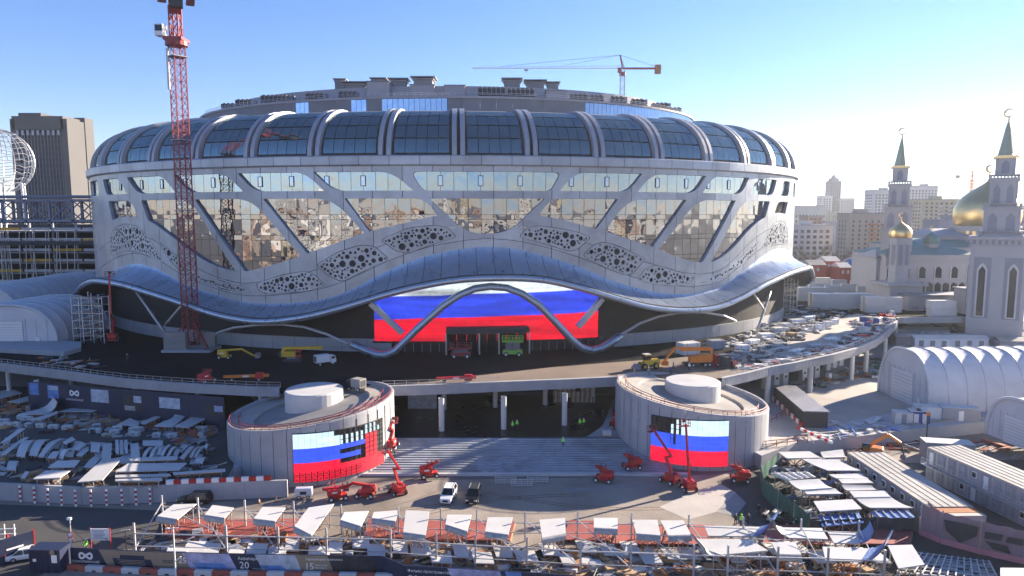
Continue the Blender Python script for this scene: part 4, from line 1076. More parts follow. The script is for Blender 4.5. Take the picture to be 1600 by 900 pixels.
for sx in (-.27, .27):
    for (nx, ny) in ((0, -1), (-1, 0)):
        f = (lambda p, q, c_: (p + sx * w, -w / 2 - .05 + c_, q)) if ny else (lambda p, q, c_: (-w / 2 - .05 + c_, p + sx * w, q))
        b = MB(); b.extr([(-2.3, 11), (2.3, 11), (2.3, s4 - 7), (-2.3, s4 - 7)], f, .2); pn = b.build('arch_panel', 'stone_d', gt)
        f2 = (lambda p, q, c_: (p + sx * w, -w / 2 - .2 + c_, q)) if ny else (lambda p, q, c_: (-w / 2 - .2 + c_, p + sx * w, q))
        b = MB(); b.extr([(-1.4, 11.4), (1.4, 11.4), (1.4, s4 - 11), (.9, s4 - 9.7), (0, s4 - 8.8), (-.9, s4 - 9.7), (-1.4, s4 - 11)], f2, .25); b.build('arch_frame', 'white_paint', pn)
        f3 = (lambda p, q, c_: (p + sx * w, -w / 2 - .4 + c_, q)) if ny else (lambda p, q, c_: (-w / 2 - .4 + c_, p + sx * w, q))
        b = MB(); b.extr([(-.9, 11.8), (.9, 11.8), (.9, s4 - 11.2), (0, s4 - 9.8), (-.9, s4 - 11.2)], f3, .2); b.build('arch_glass', 'win_dark', pn)
mr2, s42 = minaret(1411, 200, 268, 'tall stone minaret with green spire rising left of the golden dome', .98)
b = MB(); b.box((0, 0, s42 / 2), (10.5, 10.5, s42 - .5)); b.build('shaft', 'stone', mr2)
# prayer hall with golden dome
hall = empty('mosque', (168, 275, 0), 'pale stone mosque with large golden onion dome and green copper roofs', 'mosque')
def hput(mb, name, mats, smooth=False, parent=None):
    mb.v = [(v[0] - 168, v[1] - 275, v[2]) for v in mb.v]; return mb.build(name, mats, parent or hall, smooth)
dc = D(1541, 350, 292); dr = 12.4
prof = [(.90, 0), (.97, .18), (1.0, .38), (.98, .58), (.90, .80), (.76, 1.0), (.56, 1.18), (.34, 1.33), (.16, 1.45), (.06, 1.54), (.03, 1.62)]
b = MB(); b.lathe([(r * dr, z * dr) for r, z in prof], (dc.x, 292, dc.z - 1), 36); hput(b, 'dome', 'gold', True)
b = MB(); crescent(b, (dc.x, 292, dc.z - 1 + 1.6 * dr), 1.9); hput(b, 'crescent', 'gold')
b = MB(); b.lathe([(dr * .95, -9), (dr * .95, 0), (dr, 0), (dr, .8), (dr * .9, .9)], (dc.x, 292, dc.z - 1.6), 30); dm = hput(b, 'dome_drum', 'stone')
for i in range(30):
    t = 2 * pi * i / 30; b = MB(); b.box((dc.x + dr * .955 * cos(t), 292 + dr * .955 * sin(t), dc.z - 4.4), (.25, 1.3, 3.0), t); hput(b, 'drum_window', 'gold', False, dm)
for (x0, x1, yt, Y, th, rm) in ((1385, 1530, 398, 258, 26, 'copper'), (1440, 1545, 386, 272, 40, 'copper'), (1465, 1560, 369, 285, 34, 'stone'), (1425, 1470, 388, 276, 20, 'stone'), (1370, 1430, 402, 262, 14, 'stone')):
    a = D(x0, yt, Y); c = D(x1, yt, Y); h = a.z
    b = MB(); b.box(((a.x + c.x) / 2, Y + th / 2, h / 2), (c.x - a.x, th, h)); wl_ = hput(b, 'hall_wall', 'stone')
    b = MB(); cx_, w2 = (a.x + c.x) / 2, (c.x - a.x) / 2 + .8
    b.add([(cx_ - w2, Y - .8, h), (cx_ + w2, Y - .8, h), (cx_ + w2, Y + th + .8, h), (cx_ - w2, Y + th + .8, h), (cx_ - w2 * .6, Y + th * .4, h + 3), (cx_ + w2 * .6, Y + th * .4, h + 3)], [(0, 1, 5, 4), (1, 2, 5), (2, 3, 4, 5), (3, 0, 4)]); hput(b, 'hall_roof', rm, False, wl_)
    b = MB(); b.box((cx_, Y - .3, h - .5), (w2 * 2, .8, .7)); b.box((cx_, Y - .15, h - 2.8), (w2 * 2 - 1, .5, .35)); hput(b, 'hall_cornice', 'stone', False, wl_)
for j, zz in enumerate((10.8, 16.4, 22.4)):
    for i in range(11):
        if j == 2 and i % 2: continue
        x = D(1390 + i * 12.6, 450, 257.5).x; b = MB(); b.extr([(-1.15, -2.1), (1.15, -2.1), (1.15, 1.2), (0, 2.2), (-1.15, 1.2)], lambda p, q, c_: (x + p, 257.9 + c_, zz + q), .3); hput(b, 'arcade_window', 'win_dark')
        b = MB(); b.tube([(x - 1.5, 257.7, zz - 2.4), (x - 1.5, 257.7, zz + 2.3)], .22, 6); hput(b, 'arcade_column', 'white_paint')
for i in range(7):
    x = D(1488 + i * 6.5, 379, 284.6).x; b = MB(); b.extr([(-.5, -1.6), (.5, -1.6), (.5, .9), (0, 1.5), (-.5, .9)], lambda p, q, c_: (x + p, 284.8 + c_, D(1500, 380, 285).z + q), .3); hput(b, 'clerestory_window', 'stone_d')
def turret(px, ytop, Y, w, ybot, matd, name, label):
    tp = D(px, ytop, Y); root = empty(name, (tp.x, Y, 0), label, 'turret'); h = tp.z
    b = MB(); b.lathe([(r * w * .62, z * w * .6) for r, z in prof], (0, 0, h - 1.4 * w), 16); b.build('dome', matd, root, True)
    b = MB(); crescent(b, (0, 0, h - .5 * w), w * .18); b.build('crescent', 'gold', root)
    b = MB(); b.lathe([(w * .55, -3.0 * w), (w * .55, -.1), (w * .66, -.05), (w * .66, .05), (.1, .1)], (0, 0, h - 1.4 * w), 8); b.build('drum', 'stone', root)
    b = MB(); b.box((0, 0, (h - 4.2 * w) / 2), (w * 1.9, w * 1.9, h - 4.2 * w)); b.box((0, 0, h - 4.1 * w), (w * 2.3, w * 2.3, .8)); b.build('base', 'stone', root)
    for i in range(8):
        t = 2 * pi * (i + .5) / 8; b = MB(); b.box((w * .53 * cos(t), w * .53 * sin(t), h - 2.4 * w), (.2, w * .2, w * 1.2), t); b.build('slit_window', 'stone_d', root)
turret(1409, 334, 250, 6.2, 400, 'gold', 'turret', 'small octagonal turret with golden onion dome in front of the slender minaret')
turret(1457, 354, 268, 4.8, 400, 'copper', 'turret', 'small turret with green dome beside the mosque roof')
# lower court walls in front of the mosque
cw = empty('court_wall', (150, 236, 0), 'long pale wall with flat roof at the foot of the mosque', 'wall')
for (x0, x1, yt, yb, Y) in ((1420, 1521, 463, 500, 238), (1521, 1562, 455, 520, 226)):
    a = D(x0, yt, Y); c = D(x1, yt, Y); b = MB(); b.box(((a.x + c.x) / 2 - 150, Y + 5 - 236, a.z / 2), (c.x - a.x, 10, a.z)); w_ = b.build('wall', 'stone', cw)
    b = MB(); b.box(((a.x + c.x) / 2 - 150, Y + 5 - 236, a.z + .25), (c.x - a.x + .8, 10.8, .5)); b.build('coping', 'stone_d', cw)
for i in range(5):
    p = D(1430 + i * 18, 485, 237.8); b = MB(); b.box((p.x - 150, 237.95 - 236, p.z), (2.2, .2, 3.0)); b.build('panel', 'stone_d', cw)
# ---------------------------------------------------------------- left background: dark glass tower
tw = empty('glass_tower', (-330, 430, 0), 'tall dark glass tower framed in pale concrete behind the truss bridge', 'tower')
zt = D(60, 181, 430).z
def tput(mb, name, mats, parent=None):
    mb.v = [(v[0] + 330, v[1] - 430, v[2]) for v in mb.v]; return mb.build(name, mats, parent or tw)
xa, xb, xc = D(24, 180, 430).x, D(96, 180, 430).x, D(106, 180, 430).x
b = MB(); b.box(((xa + xb) / 2, 438, zt / 2 - 5), (xb - xa, 14, zt - 10)); cw_ = tput(b, 'curtain_wall', 'win_dark')
for i in range(15):
    x = xa + (xb - xa) * i / 14; b = MB(); b.box((x, 430.9, zt / 2 - 5), (.3, .5, zt - 10)); tput(b, 'mullion', 'hvac', cw_)
for j in range(26):
    b = MB(); b.box(((xa + xb) / 2, 431.0, zt - 14 - j * 3.6), (xb - xa, .3, .9)); tput(b, 'spandrel', 'hvac_dark', cw_)
b = MB(); b.box(((xa + xb) / 2, 437, zt - 4.4), (xb - xa + 3, 17, 8.2)); tput(b, 'crown', 'tower_conc')
for i in range(9):
    b = MB(); b.box((xa + (xb - xa) * (i + .5) / 9, 428.4, zt - 10.4), ((xb - xa) / 9 * .5, .3, 3)); tput(b, 'crown_opening', 'stone', )
b = MB(); b.box(((xb + xc) / 2, 437, zt / 2 - 1), (xc - xb, 17, zt - 2)); tput(b, 'end_pier', 'tower_conc')
b = MB(); b.box((xa - 1.4, 437, zt / 2 - 1), (2.6, 17, zt - 2)); tput(b, 'end_pier', 'tower_conc')
x0, x1 = D(114, 179, 452).x, D(131, 179, 452).x; b = MB(); b.box(((x0 + x1) / 2, 457, zt / 2 + 1), (x1 - x0, 9, zt + 2)); tput(b, 'service_core', 'tower_conc')
b = MB(); b.box((xa + 6, 440, zt + .9), (14, 12, 3)); tput(b, 'roof_plant', 'tower_conc')
# lattice shell at the left edge
sh = empty('steel_gridshell', (D(-2, 250, 300).x, 300, 0), 'white tubular steel gridshell standing in front of the glass tower', 'gridshell')
c = D(-2, 252, 300); rad = 46 * 300 / F_PX
for k in range(9):
    a = pi * k / 9; b = MB(); b.tube([(rad * cos(t) * cos(a), rad * cos(t) * sin(a), c.z + rad * 1.05 * sin(t)) for t in [radians(-70 + 250 * i / 24) for i in range(25)]], .19, 5); b.build('meridian_tube', 'steel', sh)
for k in range(-4, 8):
    z = sin(k * pi / 16) * rad; r_ = cos(k * pi / 16) * rad; b = MB(); b.tube([(r_ * cos(2 * pi * i / 24 + k * .1), r_ * sin(2 * pi * i / 24 + k * .1), c.z + z * 1.05 + .6 * sin(i * 2)) for i in range(25)], .13, 5); b.build('ring_tube', 'steel', sh)
for k in range(6):
    t = 2 * pi * k / 6; b = MB(); b.tube([(rad * .7 * cos(t), rad * .7 * sin(t), c.z - rad * .7), (rad * .8 * cos(t), rad * .8 * sin(t), 10)], .5, 6); b.build('leg', 'white_metal', sh)
# truss bridge
tb = empty('truss_bridge', (-180, 228, 0), 'dark steel truss footbridge running into the left side of the arena', 'bridge')
z1 = D(60, 313, 228).z; z0 = D(60, 345, 228).z; X0, X1 = -262.0, -138.0
nb = 16
for yy in (0, 5):
    for z in (z0, z1): b = MB(); b.box(((X0 + X1) / 2 + 180, yy, z), (X1 - X0, .7, .8)); b.build('chord', 'stone_d', tb)
    for i in range(nb + 1):
        x = X0 + (X1 - X0) * i / nb + 180; b = MB(); b.bar((x, yy, z0 - 1.0), (x, yy, z1), .7); b.build('post', 'stone_d', tb)
        if i < nb:
            x2 = x + (X1 - X0) / nb; b = MB(); b.bar((x, yy, z0), (x2, yy, z1), .3); b.bar((x, yy, z1), (x2, yy, z0), .3); b.build('diagonal', 'stone_d', tb)
b = MB(); b.box(((X0 + X1) / 2 + 180, 2.5, z0 - .5), (X1 - X0, 5, .5)); b.build('bridge_floor', 'hvac_dark', tb)
for k in range(4):
    b = MB(); b.tube([(X0 + 180, -.6 + k * 1.6, z1 + .9 + .4 * (k % 2)), (X1 + 180, -.6 + k * 1.6, z1 + 1.0 + .4 * (k % 2))], .35, 6); b.build('pipe', 'hvac', tb)
# unfinished building under the bridge
ub = empty('concrete_frame_building', (-190, 280, 0), 'unfinished concrete frame building with red and white floor edges below the truss bridge', 'building')
for j in range(8):
    b = MB(); b.box((0, 10, 8 + j * 4.2), (110, 30, .6)); f = b.build('floor_slab', 'concrete', ub)
    for i in range(9):
        b = MB(); b.box((-50 + i * 12.2, -4.9, 9.1 + j * 4.2), (11.4, .2, 1.0)); b.build('edge_guard', 'red_paint' if (i < 3 and j % 2 == 0) else ('white_paint' if (i * 3 + j) % 4 else 'yellow'), f)
    for i in range(12):
        b = MB(); b.box((-52 + i * 9.4, -3, 10.4 + j * 4.2), (.7, .7, 4.2)); b.build('column', 'concrete_pale', f)
b = MB(); b.box((0, 18, 22), (108, .4, 36)); b.build('rear_wall', 'hvac_dark', ub)
for i in range(14):
    b = MB(); x = -18 + i * 2.4; b.bar((x, -6, 8), (x + U(-1, 3), -6, 38), .25); b.build('scaffold_tube', 'galv', ub)
wk = empty('service_walkway', (-190, 236, 0), 'dark service walkway beam beneath the truss bridge', 'walkway')
zz = D(60, 380, 236).z; b = MB(); b.box((0, 0, zz), (104, 3, 1.3)); b.build('beam', 'hvac_dark', wk)
for i in range(40): b = MB(); b.bar((-50 + i * 2.55, -1.5, zz + .6), (-50 + i * 2.55, -1.5, zz + 1.7), .08); b.build('rail_post', 'galv', wk)
b = MB(); b.bar((-51, -1.5, zz + 1.7), (51, -1.5, zz + 1.7), .1); b.build('handrail', 'galv', wk)
# ---------------------------------------------------------------- city behind the viewpoint, seen mirrored in the facade
rng = random.Random(3)
cm = ['city_a', 'city_b', 'city_c', 'city_d', 'city_e', 'city_c', 'city_d', 'city_a']
for (y0, y1, h0, h1, x0, x1) in ((60, 85, 9, 20, -240, 240), (110, 150, 18, 30, -420, 420), (185, 240, 24, 40, -620, 620), (300, 380, 30, 62, -800, 800)):
    gx = x0
    while gx < x1:
        w = rng.uniform(18, 44); block('city_block', 'sunlit city block mirrored in the arena glass', gx + w / 2, -rng.uniform(y0, y1), w, 15, rng.uniform(h0, h1), rng.choice(cm), group='city blocks mirrored in the arena glass', fl=3.3, bay=3.8, sides=False, front=True)
        gx += w + rng.uniform(4, 26)
# bare winter trees
def bare_tree(loc, h, label, seed, group):
    r = random.Random(seed); root = empty('bare_tree', loc, label, 'tree', group)
    tr = MB(); tr.tube([(0, 0, 0), (.1, 0, h * .3), (.15, .1, h * .55)], [h * .022, h * .017, h * .011], 6); tr.build('trunk', 'bark', root)
    cr = MB()
    def grow_(p, d, L_, rad, lev):
        q = p + d * L_; cr.tube([p, (p + q) / 2 + Vector((r.uniform(-.1, .1), r.uniform(-.1, .1), .05)) * L_, q], [rad, rad * .8, rad * .55], 4 if lev < 2 else 3, cap=False)
        if lev >= 4: return
        for _ in range(4 if lev < 3 else 3):
            n = (d + Vector((r.uniform(-1, 1), r.uniform(-1, 1), r.uniform(-.25, .7))) * .75).normalized(); grow_(p + d * L_ * r.uniform(.45, 1), n, L_ * r.uniform(.5, .75), rad * .55, lev + 1)
    for k in range(5):
        a = 2 * pi * k / 5 + r.random(); grow_(Vector((.1, .05, h * r.uniform(.28, .5))), Vector((cos(a) * .7, sin(a) * .7, .8)).normalized(), h * .26, h * .010, 1)
    cr.build('crown', 'twig', root); return root
protos = [bare_tree((0, 0, 0), 14, 'leafless brown tree between the arena and the beige apartments', s, 'leafless trees beyond the arena') for s in (1, 2, 3)]
for k, (px, py, Y) in enumerate(((1252, 416, 420), (1262, 414, 440), (1276, 418, 400), (1300, 416, 410), (1312, 413, 430), (1324, 416, 405), (1345, 414, 420), (1365, 418, 400), (1372, 420, 380), (1391, 424, 370), (1268, 421, 380), (1318, 422, 385), (1590, 372, 330), (1598, 370, 345), (1310, 400, 470), (1286, 408, 470), (1386, 412, 420), (1490, 384, 420))):
    p = D(px, py, Y); inst(protos[k % 3], (p.x, Y, 1), R() * 6, sc=U(1.4, 2.0)) if k < 12 or True else None
# ================================================================ CRANES
def lattice_section(w, h, leg, br, name, matn, parent, x45=True):
    b = MB(); c = [(-w / 2, -w / 2), (w / 2, -w / 2), (w / 2, w / 2), (-w / 2, w / 2)]
    for i in range(4):
        (x0, y0), (x1, y1) = c[i], c[(i + 1) % 4]
        b.bar((x0, y0, 0), (x0, y0, h), leg)
        b.bar((x0, y0, 0), (x1, y1, h / 2), br); b.bar((x1, y1, h / 2), (x0, y0, h), br); b.bar((x0, y0, h / 2), (x1, y1, 0), br) ; b.bar((x1, y1, h), (x0, y0, h / 2), br); b.bar((x0, y0, 0), (x1, y1, 0), br)
    return b.build(name, matn, parent)
bp = G(300, 547, DECK_Z)
tc_ = empty('tower_crane', (bp.x, bp.y, DECK_Z), 'tall red lattice tower crane on stacked concrete ballast in front of the arena', 'crane')
ztop = D(272, 58, bp.y).z - DECK_Z
sec_h = 4.0; n = int((ztop - 2) / sec_h)
s0_ = lattice_section(2.7, sec_h, .24, .10, 'mast_section', 'red_steel', tc_); s0_.rotation_euler = (0, 0, pi / 4 + .12); s0_.location = (0, 0, 1.5)
for k in range(1, n):
    o = s0_.copy(); col.objects.link(o); o.parent = tc_; o.location = (0, 0, 1.5 + k * sec_h)
zt = 1.5 + n * sec_h
for k in range(7):
    b = MB(); b.box((-2.8, -2.2, .5 + k * .62 + .45), (5.4, 1.5, .58)); b.build('ballast_slab', 'concrete', tc_)
    if k < 6: b = MB(); b.box((2.9, 2.0, .5 + k * .62 + .45), (4.6, 1.5, .58)); b.build('ballast_slab', 'concrete', tc_)
for (x, y, w, d) in ((0, -2.4, 12, 2.0), (0, 2.4, 12, 2.0), (-4.6, 0, 2, 5), (4.6, 0, 2, 5)):
    b = MB(); b.box((x, y, .3), (w, d, .6)); b.build('base_beam', 'concrete_pale', tc_)
for sx in (-1, 1):
    b = MB(); b.bar((sx * 5, -2.0, .6), (sx * 1.2, -.6, 7), .4); b.build('base_strut', 'red_steel', tc_)
b = MB(); b.cyl((0, 0, zt), 2.5, 1.0, 16); b.box((0, 0, zt + 1.4), (4.4, 4.4, .7)); b.build('slewing_ring', 'red_steel', tc_)
hd = MB()
o = lattice_section(2.0, 7.5, .3, .16, 'head_mast', 'red_steel', tc_); o.location = (0, 0, zt + 1.6)
b = MB(); b.box((-2.9, -1.4, zt + 3.2), (1.9, 2.2, 2.6)); cb_ = b.build('cab', 'white_metal', tc_)
b = MB(); b.box((-2.9, -2.52, zt + 3.6), (1.6, .1, 1.4)); b.box((-3.87, -1.4, zt + 3.6), (.1, 1.8, 1.4)); b.build('cab_window', 'car_glass', cb_)
b = MB(); b.box((.0, -6.5, zt + 7.6), (2.6, 13, .5)); b.build('counter_jib', 'red_steel', tc_)
b = MB(); b.box((.3, -11.5, zt + 9.3), (2.6, 2.2, 6.8)); b.build('counterweight', 'hvac_dark', tc_)
for (px_, yy) in ((-2.6, -9), (3.2, -9)):
    b = MB(); b.box((px_, yy, zt + 8.0), (1.8, 5, .25))
    for k in range(4): b.bar((px_ - .8, yy - 2.4 + k * 1.6, zt + 8), (px_ - .8, yy - 2.4 + k * 1.6, zt + 9.2), .1)
    b.bar((px_ - .8, yy - 2.4, zt + 9.2), (px_ - .8, yy + 2.4, zt + 9.2), .1); b.build('side_platform', 'red_steel', tc_)
b = MB(); 
for k in range(16):
    p = Vector((0, 1.2 + k * 2.4, zt + 8 + k * 1.5)); q = Vector((0, 1.2 + (k + 1) * 2.4, zt + 8 + (k + 1) * 1.5))
    for dx, dz in ((-.9, 0), (.9, 0), (0, 1.5)): b.bar(p + Vector((dx, 0, dz)), q + Vector((dx, 0, dz)), .18)
    b.bar(p + Vector((-.9, 0, 0)), q + Vector((.9, 0, 0)), .1); b.bar(p + Vector((-.9, 0, 0)), q + Vector((0, 0, 1.5)), .1); b.bar(p + Vector((.9, 0, 0)), q + Vector((0, 0, 1.5)), .1)
b.build('luffing_jib', 'red_steel', tc_)
b = MB(); b.bar((1.9, -1.9, zt + 2), (2.5, -1.9, zt + 2), .1)
for k in range(3): b.bar((1.2 + k * .8, -2.0, zt + 1.7), (1.2 + k * .8, -2.0, zt + 3.2), .08)
b.bar((1.2, -2, zt + 3.2), (2.8, -2, zt + 3.2), .08); b.build('guard_rail', 'red_steel', tc_)
b = MB(); b.box((-1.9, -.8, zt - 5.5), (.5, .5, 9.5)); b.build('lift_cable_guide', 'galv', tc_)
for zz in (zt - 2.5, zt * .47, zt * .70):
    b = MB(); b.box((0, 0, zz), (3.6, 3.6, .22), pi / 4 + .12); b.build('rest_platform', 'hvac', tc_)
for ch in tc_.children:
    if ch.name.split('.')[0] in ('counter_jib', 'counterweight', 'side_platform', 'luffing_jib'): ch.rotation_euler = (0, 0, .45)
# distant hammerhead crane
Yc = 420; p0 = D(972, 152, Yc); pj = D(972, 107, Yc); pt = D(969, 86, Yc); xl = D(738, 107, Yc).x; xr = D(1033, 107, Yc).x
hc = empty('hammerhead_crane', (p0.x, Yc, 0), 'distant hammerhead tower crane with long pale jib behind the arena roof', 'crane')
zj = pj.z
sN = lattice_section(2.6, 5.0, .28, .14, 'mast_section', 'galv', hc); k = 0
while (k + 1) * 5 < zj:
    if k: o = sN.copy(); col.objects.link(o); o.parent = hc; o.location = (0, 0, k * 5.0)
    k += 1
b = MB(); L_ = xl - p0.x; nb = 44
for k in range(nb):
    x0 = L_ * k / nb; x1 = L_ * (k + 1) / nb
    for dy, dz in ((-.7, 0), (.7, 0), (0, 1.6 - .9 * k / nb)): b.bar((x0, dy, zj + dz), (x1, dy, zj + dz), .16)
    b.bar((x0, -.7, zj), (x1, 0, zj + 1.4 - .9 * k / nb), .1); b.bar((x1, .7, zj), (x0, 0, zj + 1.4 - .9 * k / nb), .1); b.bar((x0, -.7, zj), (x1, .7, zj), .1)
b.build('jib', 'galv', hc)
b = MB(); b.box(((xr - p0.x) / 2, 0, zj), (xr - p0.x, 1.8, .9)); b.build('counter_jib', 'red_steel', hc)
b = MB(); b.box((xr - p0.x - 2, 0, zj - .5), (3.4, 2.2, 5.2)); b.build('counterweight', 'rust', hc)
b = MB(); b.bar((0, 0, zj), (pt.x - p0.x, 0, pt.z), .8); b.bar((1.2, 0, zj), (pt.x - p0.x, 0, pt.z), .3); b.build('apex_tower', 'red_steel', hc)
b = MB(); b.cyl((0, 0, zj - 4.2), 1.9, 2.0, 10); b.box((-1.9, -1, zj - 1.2), (2.2, 2.2, 2.6)); b.build('slewing_unit', 'red_steel', hc)
for xe in (L_ * .42, L_ * .8, (xr - p0.x) * .85):
    b = MB(); b.tube([(pt.x - p0.x, 0, pt.z), (xe, 0, zj + 1.2)], .12, 4); b.build('tie_rope', 'steel', hc)
b = MB(); b.box((D(822, 107, Yc).x - p0.x, 0, zj - .9), (2.4, 1.4, .7)); b.bar((D(822, 107, Yc).x - p0.x, 0, zj - 1), (D(822, 107, Yc).x - p0.x, 0, zj - 2.6), .35); b.build('trolley', 'hvac', hc)
# hazy far crane
Yc = 850; p0 = D(1514, 350, Yc); zj = D(1514, 275, Yc).z; fc = empty('far_crane', (p0.x, Yc, 0), 'small hazy orange tower crane on the skyline behind the golden dome', 'crane')
s_ = lattice_section(2.6, 8.0, .5, .3, 'mast_section', 'orange', fc); k = 1
while (k + 1) * 8 < zj: o = s_.copy(); col.objects.link(o); o.parent = fc; o.location = (0, 0, k * 8.0); k += 1
b = MB(); b.box((18, 0, zj), (78, 1.2, 1.3)); b.build('jib', 'orange', fc)
b = MB(); b.bar((0, 0, zj - 4), (0, 0, zj + 7), 1.2); b.build('apex_tower', 'orange', fc)
b = MB(); b.box((-18, 0, zj - 1.0), (4, 2, 4)); b.build('counterweight', 'concrete', fc)
# ================================================================ TENTS
def tent(loc, rz, half_w, h, length, label, rib_step=4.2, door=True):
    """barrel-vaulted membrane tent; axis along local +x, front face at x=0"""
    root = empty('storage_tent', loc, label, 'tent', None, rz)
    def arc(t, k=1.0): return (half_w * k * (abs(cos(t)) ** .72) * (1 if cos(t) >= 0 else -1), h * k * (sin(t) ** .86))
    n = 22; nr = int(length / rib_step)
    for s in range(nr):
        b = MB(); m = 6
        for i in range(m + 1):
            u = i / m; sag = 1 - .018 * sin(pi * u)
            for j in range(n + 1):
                y, z = arc(pi * j / n, sag); b.v.append((s * rib_step + u * rib_step, y, z))
        for i in range(m):
            for j in range(n): q = i * (n + 1) + j; b.f.append((q, q + 1, q + n + 2, q + n + 1)); b.m.append(0)
        b.build('membrane', 'tent', root, True)
        b = MB(); b.tube([(s * rib_step, *arc(pi * j / n, 1.0)) for j in range(n + 1)], .12, 5); b.build('hoop', 'galv', root, True)
    fr = MB(); pts = [arc(pi * j / n) for j in range(n + 1)]; fr.add([(.05, y, z) for y, z in pts], [tuple(range(n + 1))]); f = fr.build('front_wall', 'tent', root)
    b = MB(); b.tube([(-.1, y * .985, z * .985) for y, z in pts], .35, 6); b.build('front_hoop', 'tent', root, True)
    for k in range(9):
        y = -half_w * .8 + half_w * 1.6 * k / 8; b = MB(); b.box((-.05, y, h * .33), (.1, .12, h * .62)); b.build('wall_rib', 'tent', f)
    if door:
        b = MB(); b.box((-.12, half_w * .05, h * .29), (.14, half_w * .80, h * .58)); d_ = b.build('roller_door', 'white_metal', root)
        for k in range(8): b = MB(); b.box((-.22, half_w * .05, h * .05 + k * h * .066), (.06, half_w * .78, .1)); b.build('door_slat', 'galv', d_)
        b = MB(); b.box((-.15, -half_w * .62, 1.1), (.16, 1.0, 2.1)); b.build('side_door', 'white_metal', root)
    b = MB(); b.lathe([(half_w, 0), (half_w, h)], (length, 0, 0), 2, 0, 0, .01); b.add([(length, y, z) for y, z in pts], [tuple(range(n + 1))]); b.build('rear_wall', 'tent', root)
    return root
pA, pB = G(1383, 611, TER_Z), G(1441, 645, TER_Z)
mid = (pA + pB) / 2; tent((mid.x, mid.y, TER_Z), radians(4), (pA - pB).length / 2, 12.0, 50, 'long white barrel-vaulted tent with ribbed roof on the right yard')
tent((91.5, 119.5, TER_Z), radians(6), 7.6, 8.6, 30, 'smaller white barrel tent beside the two-storey grey cabins')
tent((-154, 196, DECK_Z), radians(94), 11.5, 13.0, 54, 'long grey-blue vaulted tent running beside the arena scaffold', door=False)
tent((-131, 174, DECK_Z), radians(92), 13.5, 10.6, 24, 'white vaulted tent with wide sectional door on the deck')
sl = MB(); ps = [G(x, y, DECK_Z) for x, y in ((-60, 548), (0, 551), (100, 557), (127, 549), (127, 540), (60, 538), (-60, 540))]; root = empty('tent_plinth', ps[2], 'low white plinth in front of the wide-door tent', 'plinth')
sl.prism([(p.x - ps[2].x, p.y - ps[2].y) for p in ps], 0, 1.1); sl.build('slab', 'concrete_pale', root)
# ================================================================ CONTAINERS AND CABINS
def container_proto():
    root = empty('site_container', (0, 0, 0), 'x', 'container')
    L_, W, H_ = 6.0, 2.44, 2.6
    b = MB(); b.box((0, 0, H_ / 2), (L_ - .1, W - .1, H_ - .1))
    for i in range(14):
        for s in (-1, 1): b.box((-L_ / 2 + .35 + i * .41, s * (W / 2 - .04), H_ / 2), (.2, .06, H_ - .4))
    b.build('shell', 'container', root)
    b = MB()
    for sx in (-1, 1):
        for sy in (-1, 1): b.box((sx * (L_ / 2 - .07), sy * (W / 2 - .07), H_ / 2), (.14, .14, H_))
    for z in (.07, H_ - .07):
        for s in (-1, 1): b.box((0, s * (W / 2 - .06), z), (L_ - .3, .12, .14)); b.box((s * (L_ / 2 - .06), 0, z), (.12, W - .3, .14))
    b.build('frame', 'galv', root)
    b = MB(); b.box((0, 0, H_ + .03), (L_ - .02, W - .02, .08)); b.build('roof', 'container', root)
    for s in (-1, 1): b = MB(); b.box((L_ / 2 - .02, s * .56, H_ / 2), (.06, 1.0, 2.2)); b.build('door_leaf', 'container', root)
    return root
CP = container_proto()
lab = 'white steel storage container stacked beside the arena'
for (x, y, n, lv, st) in ((1258, 470, 2, 2, 7), (1282, 482, 3, 2, 6.2), (1322, 482, 4, 2, 6.2), (1366, 488, 3, 2, 6.2)):
    p = G(x, y, DECK_Z)
    for i in range(n):
        for l in range(lv): inst(CP, (p.x + i * 2.5 * 0 + (i % 2) * 6.1, p.y + (i // 2) * 2.6 + (i % 2) * .4, DECK_Z + l * 2.68), radians(-8), lab, 'white containers stacked beside the arena')
for (x, y) in ((1275, 462), (1300, 466), (1325, 464), (1350, 468), (1380, 470), (1400, 474), (1310, 456), (1285, 452), (1260, 455), (1340, 458), (1365, 462)):
    p = G(x, y, DECK_Z)
    for l in range(2): inst(CP, (p.x, p.y, DECK_Z + l * 2.68), radians(-8), lab, 'white containers stacked beside the arena')
for l in range(2):
    p = G(1466, 494, DECK_Z); inst(CP, (p.x + 1 - l * .3, p.y, DECK_Z + l * 2.68), radians(4), 'white container of the stacked pair on the bridge to the mosque', 'pair of white containers on the bridge', sc=(1.5, 1.1, 1))
